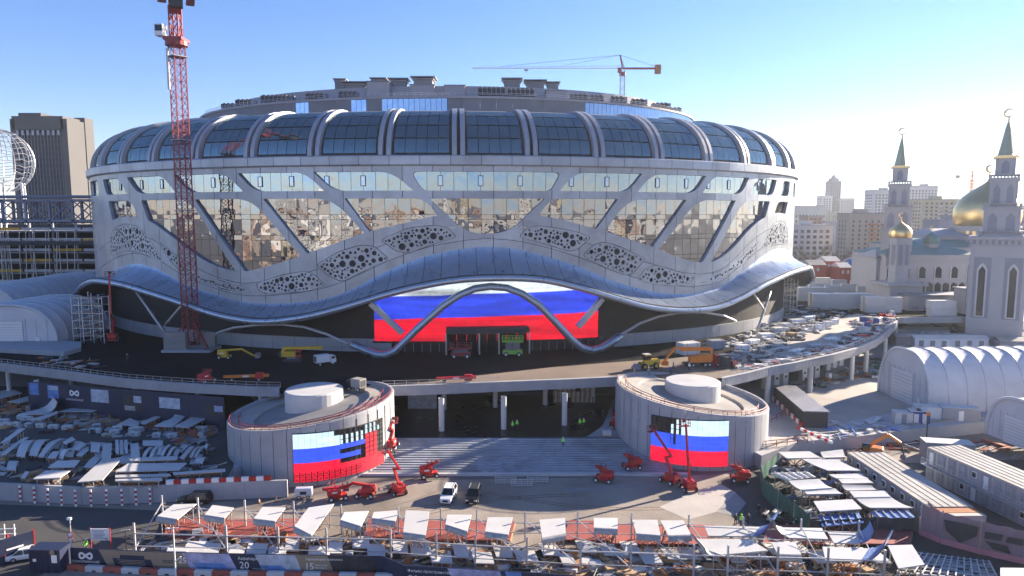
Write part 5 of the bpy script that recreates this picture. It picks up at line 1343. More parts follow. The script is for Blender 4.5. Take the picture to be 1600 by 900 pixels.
# site cabins: two lines
def cabin_proto(door, lit, matw='cabin', matr='cabin_roof'):
    root = empty('site_cabin', (0, 0, 0), 'x', 'cabin'); W, L_, H_ = 2.44, 6.0, 2.6
    b = MB(); b.box((L_ / 2, 0, H_ / 2), (L_ - .08, W - .08, H_ - .06)); b.build('wall', matw, root)
    b = MB()
    for sx in (0.07, L_ - .07):
        for sy in (-1, 1): b.box((sx, sy * (W / 2 - .06), H_ / 2), (.14, .12, H_))
    for z in (.06, H_ - .08):
        b.box((.05, 0, z), (.1, W - .24, .16)); b.box((L_ - .05, 0, z), (.1, W - .24, .16))
    b.build('frame', 'steel', root)
    b = MB(); b.box((L_ / 2, 0, H_ + .04), (L_, W - .03, .1)); r = b.build('roof', matr, root)
    for i in range(5): b = MB(); b.box((.9 + i * 1.05, 0, H_ + .12), (.07, W - .1, .06)); b.build('roof_seam', 'galv', r)
    if door: b = MB(); b.box((-.02, 0, 1.08), (.08, .95, 2.0)); d_ = b.build('door', 'white_metal', root); b = MB(); b.box((-.08, .34, 1.05), (.06, .06, .18)); b.build('handle', 'black', d_)
    else:
        b = MB(); b.box((-.02, 0, 1.55), (.08, 1.0, 1.0)); wf = b.build('window', 'white_print', root); b = MB(); b.box((-.07, 0, 1.55), (.04, .78, .78)); b.build('pane', 'car_glass', wf)
    return root
c_win = cabin_proto(False, 0); c_door = cabin_proto(True, 0); c_grey = cabin_proto(True, 0, 'cabin', 'cabin_roof')
for ch in c_grey.children:
    if ch.name.startswith('door'): ch.data.materials[0] = M['cabin']
def cabin_line(pa, pb, n, z, levels, kinds, label, group, ln=6.0):
    d = (pb - pa); rz = atan2(d.y, d.x) + pi / 2
    for k in range(n):
        q = pa + d * ((k + .5) / n)
        for l in range(levels): inst(kinds[(k * 3 + l * 2) % len(kinds)], (q.x, q.y, z + l * 2.68), rz, label if l == 0 or levels == 1 else label.replace('lower', 'upper'), group, sc=(ln / 6, d.length / n / 2.46, 1))
pa, pb = G(1324, 707, 2.6), G(1452, 793, 2.6); cabin_line(pa, pb, 9, 0, 1, [c_win, c_win, c_door], 'blue-grey cabin with pale ribbed roof in the line beside the plate store', 'single-storey cabins', 6.4)
pr = pb + (pb - pa) / 9 * .6; d = pb - pa; rz = atan2(d.y, d.x) + pi / 2
ro = empty('rusty_container', (pr.x, pr.y, 0), 'open container roof streaked with orange rust at the end of the cabin line', 'container', None, rz)
b = MB(); b.box((3.2, 0, 1.25), (6.2, 2.5, 2.5)); b.build('shell', 'cabin', ro); b = MB(); b.box((3.2, .5, 2.56), (6.2, 1.5, .1)); b.build('roof', 'rust', ro); b = MB(); b.box((3.2, -.8, 2.55), (6.2, .9, .08)); b.build('roof_strip', 'cabin_roof', ro)
pa, pb = G(1449, 699, 5.3), G(1612, 770, 5.3); cabin_line(pa, pb, 9, 0, 2, [c_grey, c_grey, c_door, c_grey, c_win], 'grey lower cabin of the two-storey cabin block', 'two-storey cabin block', 6.2)
wk2 = empty('cabin_walkway', (pa.x, pa.y, 0), 'metal access gallery along the two-storey cabin block', 'walkway'); d = pb - pa; nr = Vector((d.y, -d.x, 0)).normalized()
if nr.x > 0: nr = -nr
b = MB(); b.bar(nr * .55 + Vector((0, 0, 2.62)), d + nr * .55 + Vector((0, 0, 2.62)), 1.1, .1); b.build('gallery_floor', 'steel', wk2)
b = MB()
for k in range(16): q = d * (k / 15) + nr * 1.05; b.bar(q + Vector((0, 0, 2.6)), q + Vector((0, 0, 3.7)), .06)
for h_ in (3.2, 3.7): b.bar(nr * 1.05 + Vector((0, 0, h_)), d + nr * 1.05 + Vector((0, 0, h_)), .06)
b.build('gallery_rail', 'galv', wk2)
for (x0, y0, w, d_, h_, mt, lb) in ((1409, 660, 3.2, 2.4, 2.2, 'container', 'small white cabinet on the yard before the long tent'), (1428, 660, 2.2, 2.2, 2.5, 'cloth_blue', 'bright blue portable toilet beside white cabinet'), (1440, 660, 2.2, 2.2, 2.5, 'cloth_blue', 'bright blue portable toilet on the side of the red signal post'),
                                  (1497, 655, 7.0, 2.6, 2.6, 'cabin', 'grey metal shed against the long tent'), (1450, 652, 5.5, 2.6, 2.4, 'white_metal', 'white low cabin against the tent front'), (1480, 695, 8, 3, 3, 'cabin', 'grey container with pale roof behind the cabin block')):
    p = G(x0, y0, TER_Z); root = empty('yard_cabin', (p.x, p.y, TER_Z if y0 < 690 else 0), lb, 'cabin', None, radians(-12))
    b = MB(); b.cbox((0, 0, 0), (w, d_, h_), .06); b.build('body', mt, root); b = MB(); b.box((0, 0, h_ + .05), (w + .15, d_ + .15, .1)); b.build('roof', 'container', root)
    b = MB(); b.box((0, -d_ / 2 - .03, 1.05), (.9, .08, 2.0)); b.build('door', 'white_metal' if mt != 'container' else 'cabin', root)
rm = random.Random(12)
for k, (x, y, w, d_, mt) in enumerate(((1425, 538, 12, 5, 'cabin_roof'), (1452, 541, 11, 5, 'container'), (1480, 538, 12, 5, 'cabin_roof'), (1508, 541, 12, 5, 'container'), (1445, 527, 14, 5, 'container'), (1490, 525, 13, 5, 'roofgrey'), (1530, 530, 16, 7, 'roofgrey'), (1565, 536, 16, 7, 'roofgrey'), (1525, 516, 14, 6, 'cabin_roof'), (1562, 518, 16, 7, 'roofgrey'), (1598, 526, 16, 7, 'roofgrey'), (1416, 530, 8, 4, 'container'), (1590, 545, 14, 6, 'cabin_roof'))):
    p = G(x, y, TER_Z); root = empty('market_shed', p, 'low grey-roofed shed between the long tent and the mosque wall', 'shed', 'low sheds between the long tent and the mosque', radians(rm.uniform(-14, -4)))
    b = MB(); b.box((0, 0, 1.4), (w - .6, d_ - .6, 2.8)); b.build('wall', rm.choice(['cabin', 'white_metal', 'stone_d']), root)
    b = MB(); b.extr([(-d_ / 2, 2.75), (0, 2.75 + d_ * .14), (d_ / 2, 2.75), (d_ / 2, 2.9), (0, 2.95 + d_ * .14), (-d_ / 2, 2.9)], lambda a, z, c_: (c_, a, z), w); b.build('roof', mt, root)
    for i in range(3): b = MB(); b.box((-w * .3 + i * w * .3, -d_ / 2 + .27, 1.2), (1.4, .08, 2.0)); b.build('shutter', 'hvac', root)
# stores under the deck on the right
for k, (x, y) in enumerate(((1204, 612), (1218, 609), (1232, 606), (1300, 582), (1310, 578), (1320, 575), (1262, 600), (1272, 597), (1282, 594))):
    p = G(x, y, TER_Z); root = empty('meter_cabinet', (p.x, p.y + 3, TER_Z), 'white cabinet with dark panel standing under the deck', 'cabinet', 'white cabinets under the deck', radians(28))
    b = MB(); b.cbox((0, 0, 0), (1.7, 1.2, 3.2), .05); b.build('body', 'white_metal', root); b = MB(); b.box((0, -.62, 2.2), (.7, .06, .6)); b.build('panel', 'hvac_dark', root)
# ================================================================ MACHINES
def wheels(root, xs, ys, r, w, rim='white_metal'):
    for x in xs:
        for y in ys:
            b = MB(); b.wheel((x, y, r), (0, 1, 0), r, w, 14); o = b.build('wheel', 'rubber', root)
            b = MB(); b.wheel((x, y + (.02 if y > 0 else -.02), r), (0, 1, 0), r * .55, w * 1.02, 10); b.build('rim', rim, o)
def boom_lift(loc, rz, boom, label, matn='red_paint', group=None, sc=.88, basket=True):
    """boom: list of (x,z) joints from the turntable"""
    root = empty('boom_lift', loc, label, 'boom lift', group, rz, sc)
    b = MB(); b.cbox((0, 0, .42), (3.1, 1.5, .55), .12); b.box((1.25, 0, .55), (.35, 2.1, .3)); b.box((-1.25, 0, .55), (.35, 2.1, .3)); b.build('chassis', matn, root)
    wheels(root, (-1.25, 1.25), (-1.05, 1.05), .48, .42)
    b = MB(); b.cyl((0, 0, .95), .75, .25, 12); b.cbox((-.65, .55, 1.15), (2.3, .65, .95), .15); b.cbox((-.65, -.55, 1.15), (2.3, .65, .95), .15); b.cbox((-1.45, 0, 1.15), (.8, 1.6, .8), .15); b.build('turntable', matn, root)
    b = MB(); b.box((-.6, -.9, 1.6), (.9, .04, .25)); b.build('decal', 'white_print', root)
    pts = [Vector((x, 0, z)) for x, z in boom]
    for i in range(len(pts) - 1):
        b = MB(); w = .42 - .05 * i; b.bar(pts[i], pts[i + 1], w, w * 1.15); b.wheel(pts[i + 1], (0, 1, 0), w * .6, w * 1.15, 8); b.build('boom_arm', matn, root)
        if i == 0: b = MB(); b.tube([pts[0] + Vector((.2, 0, .15)), pts[0].lerp(pts[1], .6)], .09, 6); b.build('hydraulic_ram', 'galv', root)
    if basket:
        e = pts[-1]; b = MB(); b.box((e.x + .55, 0, e.z - .35), (.9, 1.9, .08))
        for sx in (.1, 1.0):
            for sy in (-.93, 0, .93): b.bar((e.x + sx, sy, e.z - .35), (e.x + sx, sy, e.z + .75), .07)
        for z in (.2, .75):
            for sy in (-.93, .93): b.bar((e.x + .1, sy, e.z + z), (e.x + 1.0, sy, e.z + z), .07)
            for sx in (.1, 1.0): b.bar((e.x + sx, -.93, e.z + z), (e.x + sx, .93, e.z + z), .07)
        b.build('basket', 'red_steel' if matn == 'red_paint' else 'galv', root)
        b = MB(); b.box((e.x + .9, 0, e.z + .5), (.15, .7, .4)); b.build('control_box', 'hvac_dark', root)
    return root
boom_lift(G(621, 771), radians(125), [(-.6, 2.0), (1.2, 4.2), (-1.0, 4.9), (3.6, 6.8)], 'red articulated boom lift raised against the half-finished video wall')
boom_lift(G(571, 776), radians(178), [(-1.0, 2.0), (2.2, 2.5), (3.2, 1.9), (5.6, 1.7)], 'red boom lift folded low with its arm stretched towards a second basket')
boom_lift(G(528, 780), radians(20), [(-.8, 1.9), (-2.4, 2.2), (.8, 2.0)], 'red boom lift parked at the foot of the half-finished video wall')
boom_lift(G(671, 745, .3), radians(15), [(-.8, 1.9), (1.6, 2.9), (-.4, 2.2)], 'small red boom lift folded on the stairs beside white car')
boom_lift(G(1046, 754), radians(125), [(-.6, 2.0), (1.0, 4.6), (-.3, 5.2), (4.2, 9.0)], 'red boom lift whose slanting arm crosses the blue stripe of the complete video wall')
boom_lift(G(1075, 765), radians(98), [(-.6, 1.9), (.1, 5.2), (.5, 6.0), (1.8, 11.6)], 'red boom lift with upright arm before the complete video wall')
boom_lift(G(943, 752, 0), radians(160), [(-.8, 1.9), (1.4, 2.8), (-.4, 2.4)], 'red boom lift folded at the foot of the stairs')
boom_lift(G(987, 732, .6), radians(190), [(-.8, 1.9), (1.5, 2.9), (-.2, 2.3)], 'red boom lift folded on the stairs beside the right drum')
boom_lift(G(1156, 752), radians(170), [(-.8, 1.9), (1.6, 3.0), (-.2, 2.6)], 'red boom lift parked beside the green mesh enclosure')
boom_lift(G(612, 700, TER_Z), radians(85), [(-.6, 1.9), (1.0, 3.4), (-.6, 4.4), (.8, 5.2)], 'red boom lift standing in the shade at the right end of the left drum')
boom_lift(G(962, 668, TER_Z), radians(100), [(-.6, 1.9), (1.4, 3.0), (-.4, 3.2)], 'dusty red boom lift in the shaded hall next to the right drum')
boom_lift(G(177, 534, DECK_Z), radians(110), [(-.6, 2.0), (1.6, 4.8), (-.9, 6.6), (.0, 15.5)], 'tall red boom lift raised under the left canopy tip', sc=1.15)
boom_lift(G(323, 597, DECK_Z), radians(60), [(-.8, 1.9), (1.2, 2.6), (-.4, 2.2)], 'small bright red boom lift at the deck railing')
# red scissor lift and green rough-terrain lift at the entrance
def scissor(loc, rz, label, matn, deck_h, sc=1.0):
    root = empty('scissor_lift', loc, label, 'scissor lift', None, rz, sc)
    b = MB(); b.cbox((0, 0, .5), (4.2, 1.8, .8), .1); b.build('chassis', matn, root); wheels(root, (-1.4, 1.4), (-.95, .95), .5, .4)
    n = 4; h = (deck_h - 1.3) / n
    for k in range(n):
        for sy in (-.7, .7):
            b = MB(); z = 1.3 + k * h; b.bar((-1.6, sy, z), (1.6, sy, z + h), .14); b.bar((1.6, sy, z), (-1.6, sy, z + h), .14); b.build('scissor_arm', 'hvac', root)
    b = MB(); b.box((0, 0, deck_h + .08), (4.6, 1.9, .16)); b.build('platform', matn, root)
    b = MB()
    for i in range(7):
        for sy in (-.93, .93): x = -2.25 + i * .75; b.bar((x, sy, deck_h + .1), (x, sy, deck_h + 1.2), .07)
    for z in (.6, 1.2):
        for sy in (-.93, .93): b.bar((-2.25, sy, deck_h + z), (2.25, sy, deck_h + z), .08)
        for sx in (-2.25, 2.25): b.bar((sx, -.93, deck_h + z), (sx, .93, deck_h + z), .08)
    b.build('guard_rail', matn, root); return root
scissor(G(720, 559, DECK_Z), radians(2), 'dark red scissor lift parked at the entrance doors', 'red_steel', 1.9, 1.1)
scissor(G(801, 556, DECK_Z), radians(-3), 'lime green scissor lift with raised platform at the entrance', 'green_mach', 3.1, 1.1)
# yellow crawler crane
cc = empty('crawler_crane', G(458, 564, DECK_Z), 'yellow crawler crane with lowered lattice boom and red cab on the deck', 'crawler crane', None, radians(3), .72)
for s in (-1, 1):
    b = MB(); b.extr([(-3.2, .35), (-2.8, 0), (2.8, 0), (3.2, .35), (3.0, .9), (-3.0, .9)], lambda a, z, c_: (a, s * 1.5 + c_, z), .75); b.build('track', 'hvac_dark', cc)
b = MB(); b.box((0, 0, .95), (3.4, 2.4, .5)); b.cyl((0, 0, 1.2), 1.2, .3, 14); b.build('undercarriage', 'hvac', cc)
b = MB(); b.cbox((-1.4, .2, 1.5), (4.8, 2.6, 1.7), .25); b.build('engine_house', 'yellow', cc)
b = MB(); b.cbox((2.0, -.9, 1.5), (1.7, 1.3, 2.1), .2); cab_ = b.build('cab', 'red_paint', cc); b = MB(); b.box((2.88, -.9, 2.7), (.06, 1.0, 1.0)); b.box((2.0, -1.57, 2.7), (1.2, .06, 1.0)); b.build('cab_window', 'car_glass', cab_)
b = MB(); b.cbox((-3.9, 0, 1.6), (1.0, 2.8, 1.6), .15); b.build('counterweight', 'hvac_dark', cc)
b = MB(); b.bar((-2.8, 0, 4.2), (9.5, 0, 4.3), .7, .9); b.bar((-2.8, 0, 4.2), (-3.0, 0, 3.0), .9); b.build('boom', 'yellow', cc)
b = MB()
for k in range(8): b.bar((9.5 + k * .9, -.3, 4.0), (10.4 + k * .9, .3, 4.5), .1); b.bar((9.5 + k * .9, .3, 4.5), (10.4 + k * .9, -.3, 4.0), .1)
for y in (-.35, .35):
    for z in (3.95, 4.6): b.bar((9.5, y, z), (16.8, y * .5, z * .8 + .8), .1)
b.build('boom_tip', 'hvac', cc)
# yellow articulated lift by the plinth
boom_lift(G(352, 560, DECK_Z), radians(2), [(-2.0, 2.2), (4.6, 2.6), (7.5, .9), (8.4, .6)], 'yellow articulated lift with its arm lowered beside the pale plinth wall', 'yellow', sc=.85)
# white truck, dark dumper
def truck(loc, rz, label, mc, mb_, L_=5.6):
    root = empty('lorry', loc, label, 'lorry', None, rz, .82)
    b = MB(); b.box((0, 0, .75), (L_, .9, .3)); b.build('frame', 'hvac_dark', root); wheels(root, (-L_ * .32, L_ * .34), (-.85, .85), .48, .32)
    b = MB(); b.extr([(L_ * .22, .6), (L_ * .5, .6), (L_ * .5, 1.5), (L_ * .45, 2.5), (L_ * .22, 2.6)], lambda a, z, c_: (a, c_, z), 2.1); cb_ = b.build('cab', mc, root)
    b = MB(); b.extr([(L_ * .503, 1.5), (L_ * .515, 1.5), (L_ * .463, 2.4), (L_ * .452, 2.4)], lambda a, z, c_: (a, c_, z), 1.8); b.box((L_ * .35, -1.06, 2.0), (.9, .05, .7)); b.box((L_ * .35, 1.06, 2.0), (.9, .05, .7)); b.build('cab_window', 'car_glass', cb_)
    b = MB(); b.cbox((-L_ * .16, 0, .95), (L_ * .68, 2.2, 2.0), .06); b.build('box_body', mb_, root)
    b = MB(); b.box((-L_ * .505, 0, 1.9), (.05, 1.7, 1.5)); b.build('rear_opening', 'hvac_dark', root)
    return root
truck(G(508, 570, DECK_Z), radians(38), 'white van lorry with open back parked by the arch foot', 'white_metal', 'white_metal')
truck(G(557, 610, DECK_Z), radians(150), 'dark dumper with grey skip near the left drum ramp', 'black', 'concrete', 4.2)
for (px, py, ln, lb) in ((385, 595, 9.0, 'long orange-red beam machine lying along the deck railing'), (713, 598, 8.0, 'red folded truss trolley on the deck edge above the hall')):
    p = G(px, py, DECK_Z); root = empty('boom_trolley', p, lb, 'machine', None, radians(3))
    b = MB(); b.bar((-ln / 2, 0, .9), (ln / 2, 0, 1.1), .6, .5); b.build('beam', 'orange' if ln > 8.5 else 'red_paint', root)
    b = MB(); b.cbox((ln * .3, 0, .5), (1.6, .9, 1.2), .15); b.build('winch', 'red_paint', root); wheels(root, (-ln * .3, ln * .3), (-.5, .5), .35, .25)
    b = MB(); b.box((0, -.32, 1.0), (1.2, .04, .3)); b.build('plate', 'white_print', root)
# yellow loader and orange concrete pump
ld = empty('wheel_loader', G(1012, 576, DECK_Z), 'pale yellow wheel loader in the sun beside the orange pump lorry', 'wheel loader', None, radians(200), 1.0)
wheels(ld, (-1.5, 1.3), (-.95, .95), .72, .5, 'yellow')
b = MB(); b.cbox((-1.4, 0, .9), (2.6, 1.5, 1.2), .25); b.build('engine_cover', 'yellow', ld); b = MB(); b.cbox((.3, 0, .9), (1.3, 1.4, 2.3), .15); cb_ = b.build('cab', 'yellow', ld); b = MB(); b.box((.3, 0, 2.5), (1.34, 1.44, .9)); b.build('cab_window', 'car_glass', cb_)
b = MB(); b.box((.3, 0, 3.25), (1.5, 1.6, .12)); b.build('cab_roof', 'cloth_pale', ld)
for s in (-.6, .6): b = MB(); b.bar((.8, s, 1.4), (2.6, s, .8), .25); b.build('lift_arm', 'yellow', ld)
b = MB(); b.extr([(2.4, .1), (3.4, .1), (3.5, .3), (2.7, 1.2), (2.4, 1.2)], lambda a, z, c_: (a, c_, z), 2.4); b.build('bucket', 'hvac', ld)
cp = empty('concrete_pump_lorry', G(1092, 572, DECK_Z), 'orange concrete pump lorry with folded boom over its tank', 'lorry', None, radians(8), .86)
wheels(cp, (-3.2, -2.0, 1.2, 2.4, 4.6), (-1.1, 1.1), .5, .35)
b = MB(); b.box((.6, 0, 1.0), (10, 1.0, .4)); b.build('frame', 'hvac_dark', cp)
b = MB(); b.extr([(-2.6, 1.2), (2.6, 1.2), (3.2, 1.6), (3.2, 2.9), (1.0, 3.2), (-2.6, 2.6)], lambda a, z, c_: (a, c_, z), 2.2); b.build('tank', 'orange', cp)
b = MB(); b.extr([(4.0, .7), (6.0, .7), (6.0, 1.6), (5.7, 2.8), (4.0, 2.9)], lambda a, z, c_: (a, c_, z), 2.3); cb_ = b.build('cab', 'red_paint', cp); b = MB(); b.box((4.8, -1.17, 2.1), (1.2, .05, .8)); b.build('cab_window', 'car_glass', cb_)
for a_, c_ in (((3.6, 3.0), (3.4, 4.6)), ((3.4, 4.6), (-6.6, 4.9)), ((-6.6, 4.9), (-9.2, 1.6)), ((3.2, 4.2), (-5.0, 4.3))):
    b = MB(); b.bar((a_[0], .3, a_[1]), (c_[0], .3, c_[1]), .42, .5); b.build('boom_arm', 'orange', cp)
b = MB(); b.cbox((-9.2, .2, .5), (1.6, 1.4, 1.2), .2); b.build('hopper', 'orange', cp)
for s in (-1, 1): b = MB(); b.bar((3.4, s * .9, 1.2), (3.4, s * 2.4, .3), .25); b.box((3.4, s * 2.4, .15), (.6, .6, .12)); b.build('outrigger', 'red_paint', cp)
b = MB(); b.cyl((7.6, 0, .2), .9, 1.5, 12); b.build('hose_drum', 'red_paint', cp)
# orange excavator arm in the cabin yard
ex = empty('excavator', G(1360, 716, 0), 'orange excavator with raised arm behind the line of cabins', 'excavator', None, radians(150))
for s in (-1, 1): b = MB(); b.extr([(-2.0, .3), (-1.6, 0), (1.6, 0), (2.0, .3), (1.8, .85), (-1.8, .85)], lambda a, z, c_: (a, s * 1.1 + c_, z), .55); b.build('track', 'hvac_dark', ex)
b = MB(); b.cbox((-.4, 0, 1.0), (3.2, 2.2, 1.3), .2); b.build('house', 'orange', ex); b = MB(); b.cbox((.8, .6, 1.0), (1.3, 1.0, 1.9), .12); b.build('cab', 'car_glass', ex)
b = MB(); b.bar((.9, -.2, 1.8), (-2.6, -.2, 4.8), .45, .55); b.bar((-2.6, -.2, 4.8), (-4.6, -.2, 3.6), .4, .45); b.build('boom', 'orange', ex); b = MB(); b.bar((-4.6, -.2, 3.6), (-5.2, -.2, 1.6), .3); b.build('stick', 'hvac_dark', ex)
b = MB(); b.extr([(-5.6, 1.6), (-4.8, 1.6), (-4.6, .9), (-5.4, .7)], lambda a, z, c_: (a, c_ - .2, z), .9); b.build('bucket', 'hvac', ex)
# ================================================================ CARS
def car(loc, rz, label, paint, kind='suv'):
    root = empty('parked_car', loc, label, 'car', None, rz)
    L_, W, H_ = (4.95, 1.95, 1.82) if kind == 'suv' else (4.5, 1.8, 1.45)
    hb = .62 if kind == 'suv' else .55          # belt line share
    prof = [(-.5, .22, .25), (-.5, .55, .60), (-.485, .62, 1.0), (-.30, .64, 1.0), (.0, .63, 1.0), (.20, .60, 1.0), (.40, .545, .96), (.49, .47, .86), (.5, .24, .80)]
    b = MB(); secs = []
    xs = [(-.5, .84, .50), (-.485, .93, .60), (-.40, .99, .62), (-.2, 1, .625), (.05, 1, .62), (.22, 1, .60), (.38, .97, .545), (.47, .90, .50), (.5, .80, .42)]
    for (x, wk_, top) in xs:
        w = W / 2 * wk_; t = top * H_
        secs.append([(x * L_, -w * .93, .28), (x * L_, -w, .48), (x * L_, -w, t * .80), (x * L_, -w * .94, t), (x * L_, w * .94, t), (x * L_, w, t * .80), (x * L_, w, .48), (x * L_, w * .93, .28)])
    vs = [p for s in secs for p in s]; fs = []
    for i in range(len(secs) - 1):
        for j in range(8): fs.append((i * 8 + j, (i + 1) * 8 + j, (i + 1) * 8 + (j + 1) % 8, i * 8 + (j + 1) % 8))
    fs += [tuple(range(8)), tuple((len(secs) - 1) * 8 + j for j in range(8))[::-1]]
    b.add(vs, fs); b.build('body', paint, root, False)
    g = MB(); x0, x1, x2, x3 = (-.475, -.40, .05, .24) if kind == 'suv' else (-.36, -.2, .06, .26)
    zb, zt = .60 * H_, .985 * H_; w0, w1 = W * .465, W * .375
    g.add([(x0 * L_, -w0, zb), (x3 * L_, -w0, zb), (x3 * L_, w0, zb), (x0 * L_, w0, zb), (x1 * L_, -w1, zt - .03), (x2 * L_, -w1, zt - .03), (x2 * L_, w1, zt - .03), (x1 * L_, w1, zt - .03)], [(0, 1, 5, 4), (1, 2, 6, 5), (2, 3, 7, 6), (3, 0, 4, 7), (4, 5, 6, 7)]); gl = g.build('greenhouse', 'car_glass', root)
    b = MB(); b.box(((x1 + x2) / 2 * L_, 0, zt), ((x2 - x1) * L_, w1 * 2.02, .07)); rf = b.build('roof', paint, root)
    for s in (-1, 1):
        b = MB(); b.bar((x1 * L_, s * w1 * .95, zt + .07), (x2 * L_, s * w1 * .95, zt + .07), .05); b.build('roof_rail', 'galv', rf)
        b = MB()
        for xx, xt in ((x3, x2), (x0, x1)): b.bar((xx * L_, s * w0 * 1.005, zb), (xt * L_, s * w1 * 1.01, zt), .09)
        b.bar((-.05 * L_, s * w0 * 1.0, zb), (-.07 * L_, s * w1 * 1.02, zt), .09); b.build('pillar', paint, gl)
        b = MB(); b.cbox((.487 * L_, s * W * .33, .66), (.12, .42, .2), .03); b.build('headlight', 'white_print', root)
        b = MB(); b.cbox((-.497 * L_, s * W * .38, .8), (.08, .28, .3), .02); b.build('tail_light', 'sign_red', root)
        b = MB(); b.cbox((.20 * L_, s * W * .54, .98), (.18, .22, .16), .03); b.build('wing_mirror', paint, root)
    b = MB(); b.box((.503 * L_, 0, .62), (.05, W * .42, .3)); b.build('grille', 'black', root); b = MB(); b.box((.508 * L_, 0, .38), (.04, .52, .12)); b.build('number_plate', 'white_print', root)
    wheels(root, (-.30 * L_, .31 * L_), (-W * .44, W * .44), .37 if kind == 'suv' else .33, .26, 'galv'); return root
car(G(701, 779), radians(-97), 'white sport utility car casting a long shadow on the sandy plaza', 'car_white')
car(G(740, 780), radians(-96), 'black sport utility car parked next to the white car', 'car_black')
car(G(305, 786), radians(178), 'black sport utility car in shade below the pale retaining wall', 'car_black')
car(G(1217, 815), radians(-38), 'dark saloon car beside the green mesh enclosure', 'car_black', 'saloon')
car(G(44, 872), radians(20), 'white saloon car waiting behind the navy gate box', 'car_white', 'saloon')
car(G(1378, 593, TER_Z), radians(150), 'white car parked on the pale yard under the curved deck', 'car_white', 'saloon')
# ================================================================ PEOPLE
def person_mesh(pose):
    J = {'pel': (0, 0, .95), 'spi': (0, .02, 1.18), 'che': (0, .02, 1.38), 'nec': (0, 0, 1.52), 'hed': (0, -.03, 1.66), 'top': (0, -.02, 1.76)}
    s1, s2 = (.28, -.22) if pose == 1 else (.04, -.03)
    ed = [('pel', 'spi'), ('spi', 'che'), ('che', 'nec'), ('nec', 'hed'), ('hed', 'top')]
    rd = {'pel': .155, 'spi': .15, 'che': .17, 'nec': .06, 'hed': .105, 'top': .07}
    for s, n, st in ((-1, 'l', s1), (1, 'r', s2)):
        J['hip' + n] = (s * .10, 0, .88); J['kne' + n] = (s * .11, -st * .55 - .03, .48); J['ank' + n] = (s * .11, -st + .03, .09); J['toe' + n] = (s * .12, -st - .16, .05)
        J['sho' + n] = (s * .20, .02, 1.42); J['elb' + n] = (s * .27, .04 + st * .4, 1.14); J['wri' + n] = (s * (.26 if pose == 1 else .2), -.12 + st * .4, .92 if pose else .96); J['han' + n] = (s * .23, -.17 + st * .4, .83)
        ed += [('pel', 'hip' + n), ('hip' + n, 'kne' + n), ('kne' + n, 'ank' + n), ('ank' + n, 'toe' + n), ('che', 'sho' + n), ('sho' + n, 'elb' + n), ('elb' + n, 'wri' + n), ('wri' + n, 'han' + n)]
        for k, r_ in (('hip', .11), ('kne', .075), ('ank', .055), ('toe', .05), ('sho', .085), ('elb', .06), ('wri', .045), ('han', .04)): rd[k + n] = r_
    ks = list(J); me = bpy.data.meshes.new('body'); me.from_pydata([J[k] for k in ks], [(ks.index(a), ks.index(b)) for a, b in ed], [])
    o = bpy.data.objects.new('tmp_person', me); col.objects.link(o); md = o.modifiers.new('s', 'SKIN'); md.use_smooth_shade = True
    for i, k in enumerate(ks): me.skin_vertices[0].data[i].radius = (rd[k], rd[k] * .85); me.skin_vertices[0].data[i].use_root = (k == 'pel')
    o.modifiers.new('d', 'SUBSURF').levels = 1
    dg = bpy.context.evaluated_depsgraph_get(); res = bpy.data.meshes.new_from_object(o.evaluated_get(dg)); bpy.data.objects.remove(o); return res
PM = [person_mesh(0), person_mesh(1)]
def person(loc, rz, label, top, legs, helmet, pose=0, group=None, h=1.76):
    root = empty('person', loc, label, 'person', group, rz, h / 1.76)
    me = PM[pose].copy(); me.materials.clear()
    for k in (top, legs, 'skin', 'black'): me.materials.append(M[k])
    for p in me.polygons:
        z = p.center.z; x = abs(p.center.x)
        p.material_index = 2 if (z > 1.54 or (z < .93 and x > .17 and z > .75)) else (0 if (z > .93 or (x > .17 and z > .6)) else (1 if z > .1 else 3))
    link('body', me, root)
    b = MB(); b.lathe([(.155, 1.70), (.125, 1.70), (.115, 1.76), (.07, 1.81), (.01, 1.825)], (0, -.02, 0), 10); b.build('helmet', helmet, root, True)
    if top == 'hivis':
        b = MB(); b.lathe([(.20, 1.08), (.20, 1.13)], (0, .02, 0), 10); b.build('reflective_band', 'white_print', root)
hv = 'hi-vis workers on the hall floor'
for (x, y, z, lb, ps, r) in ((801, 672, TER_Z, 'worker in lime hi-vis jacket on the wet hall floor beside the middle column', 0, 200), (808, 670, TER_Z, 'second worker in lime hi-vis jacket standing close by the middle column pair', 0, 20), (906, 668, TER_Z, 'worker in pale lime vest near the column by stacked boxes', 0, 160), (912, 667, TER_Z, 'worker in bright lime jacket next to pale-vested colleague near stacked boxes', 0, 190), (880, 698, 2.1, 'lone worker in lime jacket walking down the stairs', 1, 5),
                             (1158, 822, 0, 'person in bright lime jacket standing between two dark-clothed people', 0, 170), (135, 862, 0, 'person in lime vest by the navy gate box', 1, 90)):
    person(G(x, y, z), radians(r), lb, 'hivis', 'cloth_dark', 'white_print' if x != 1158 else 'hivis', ps)
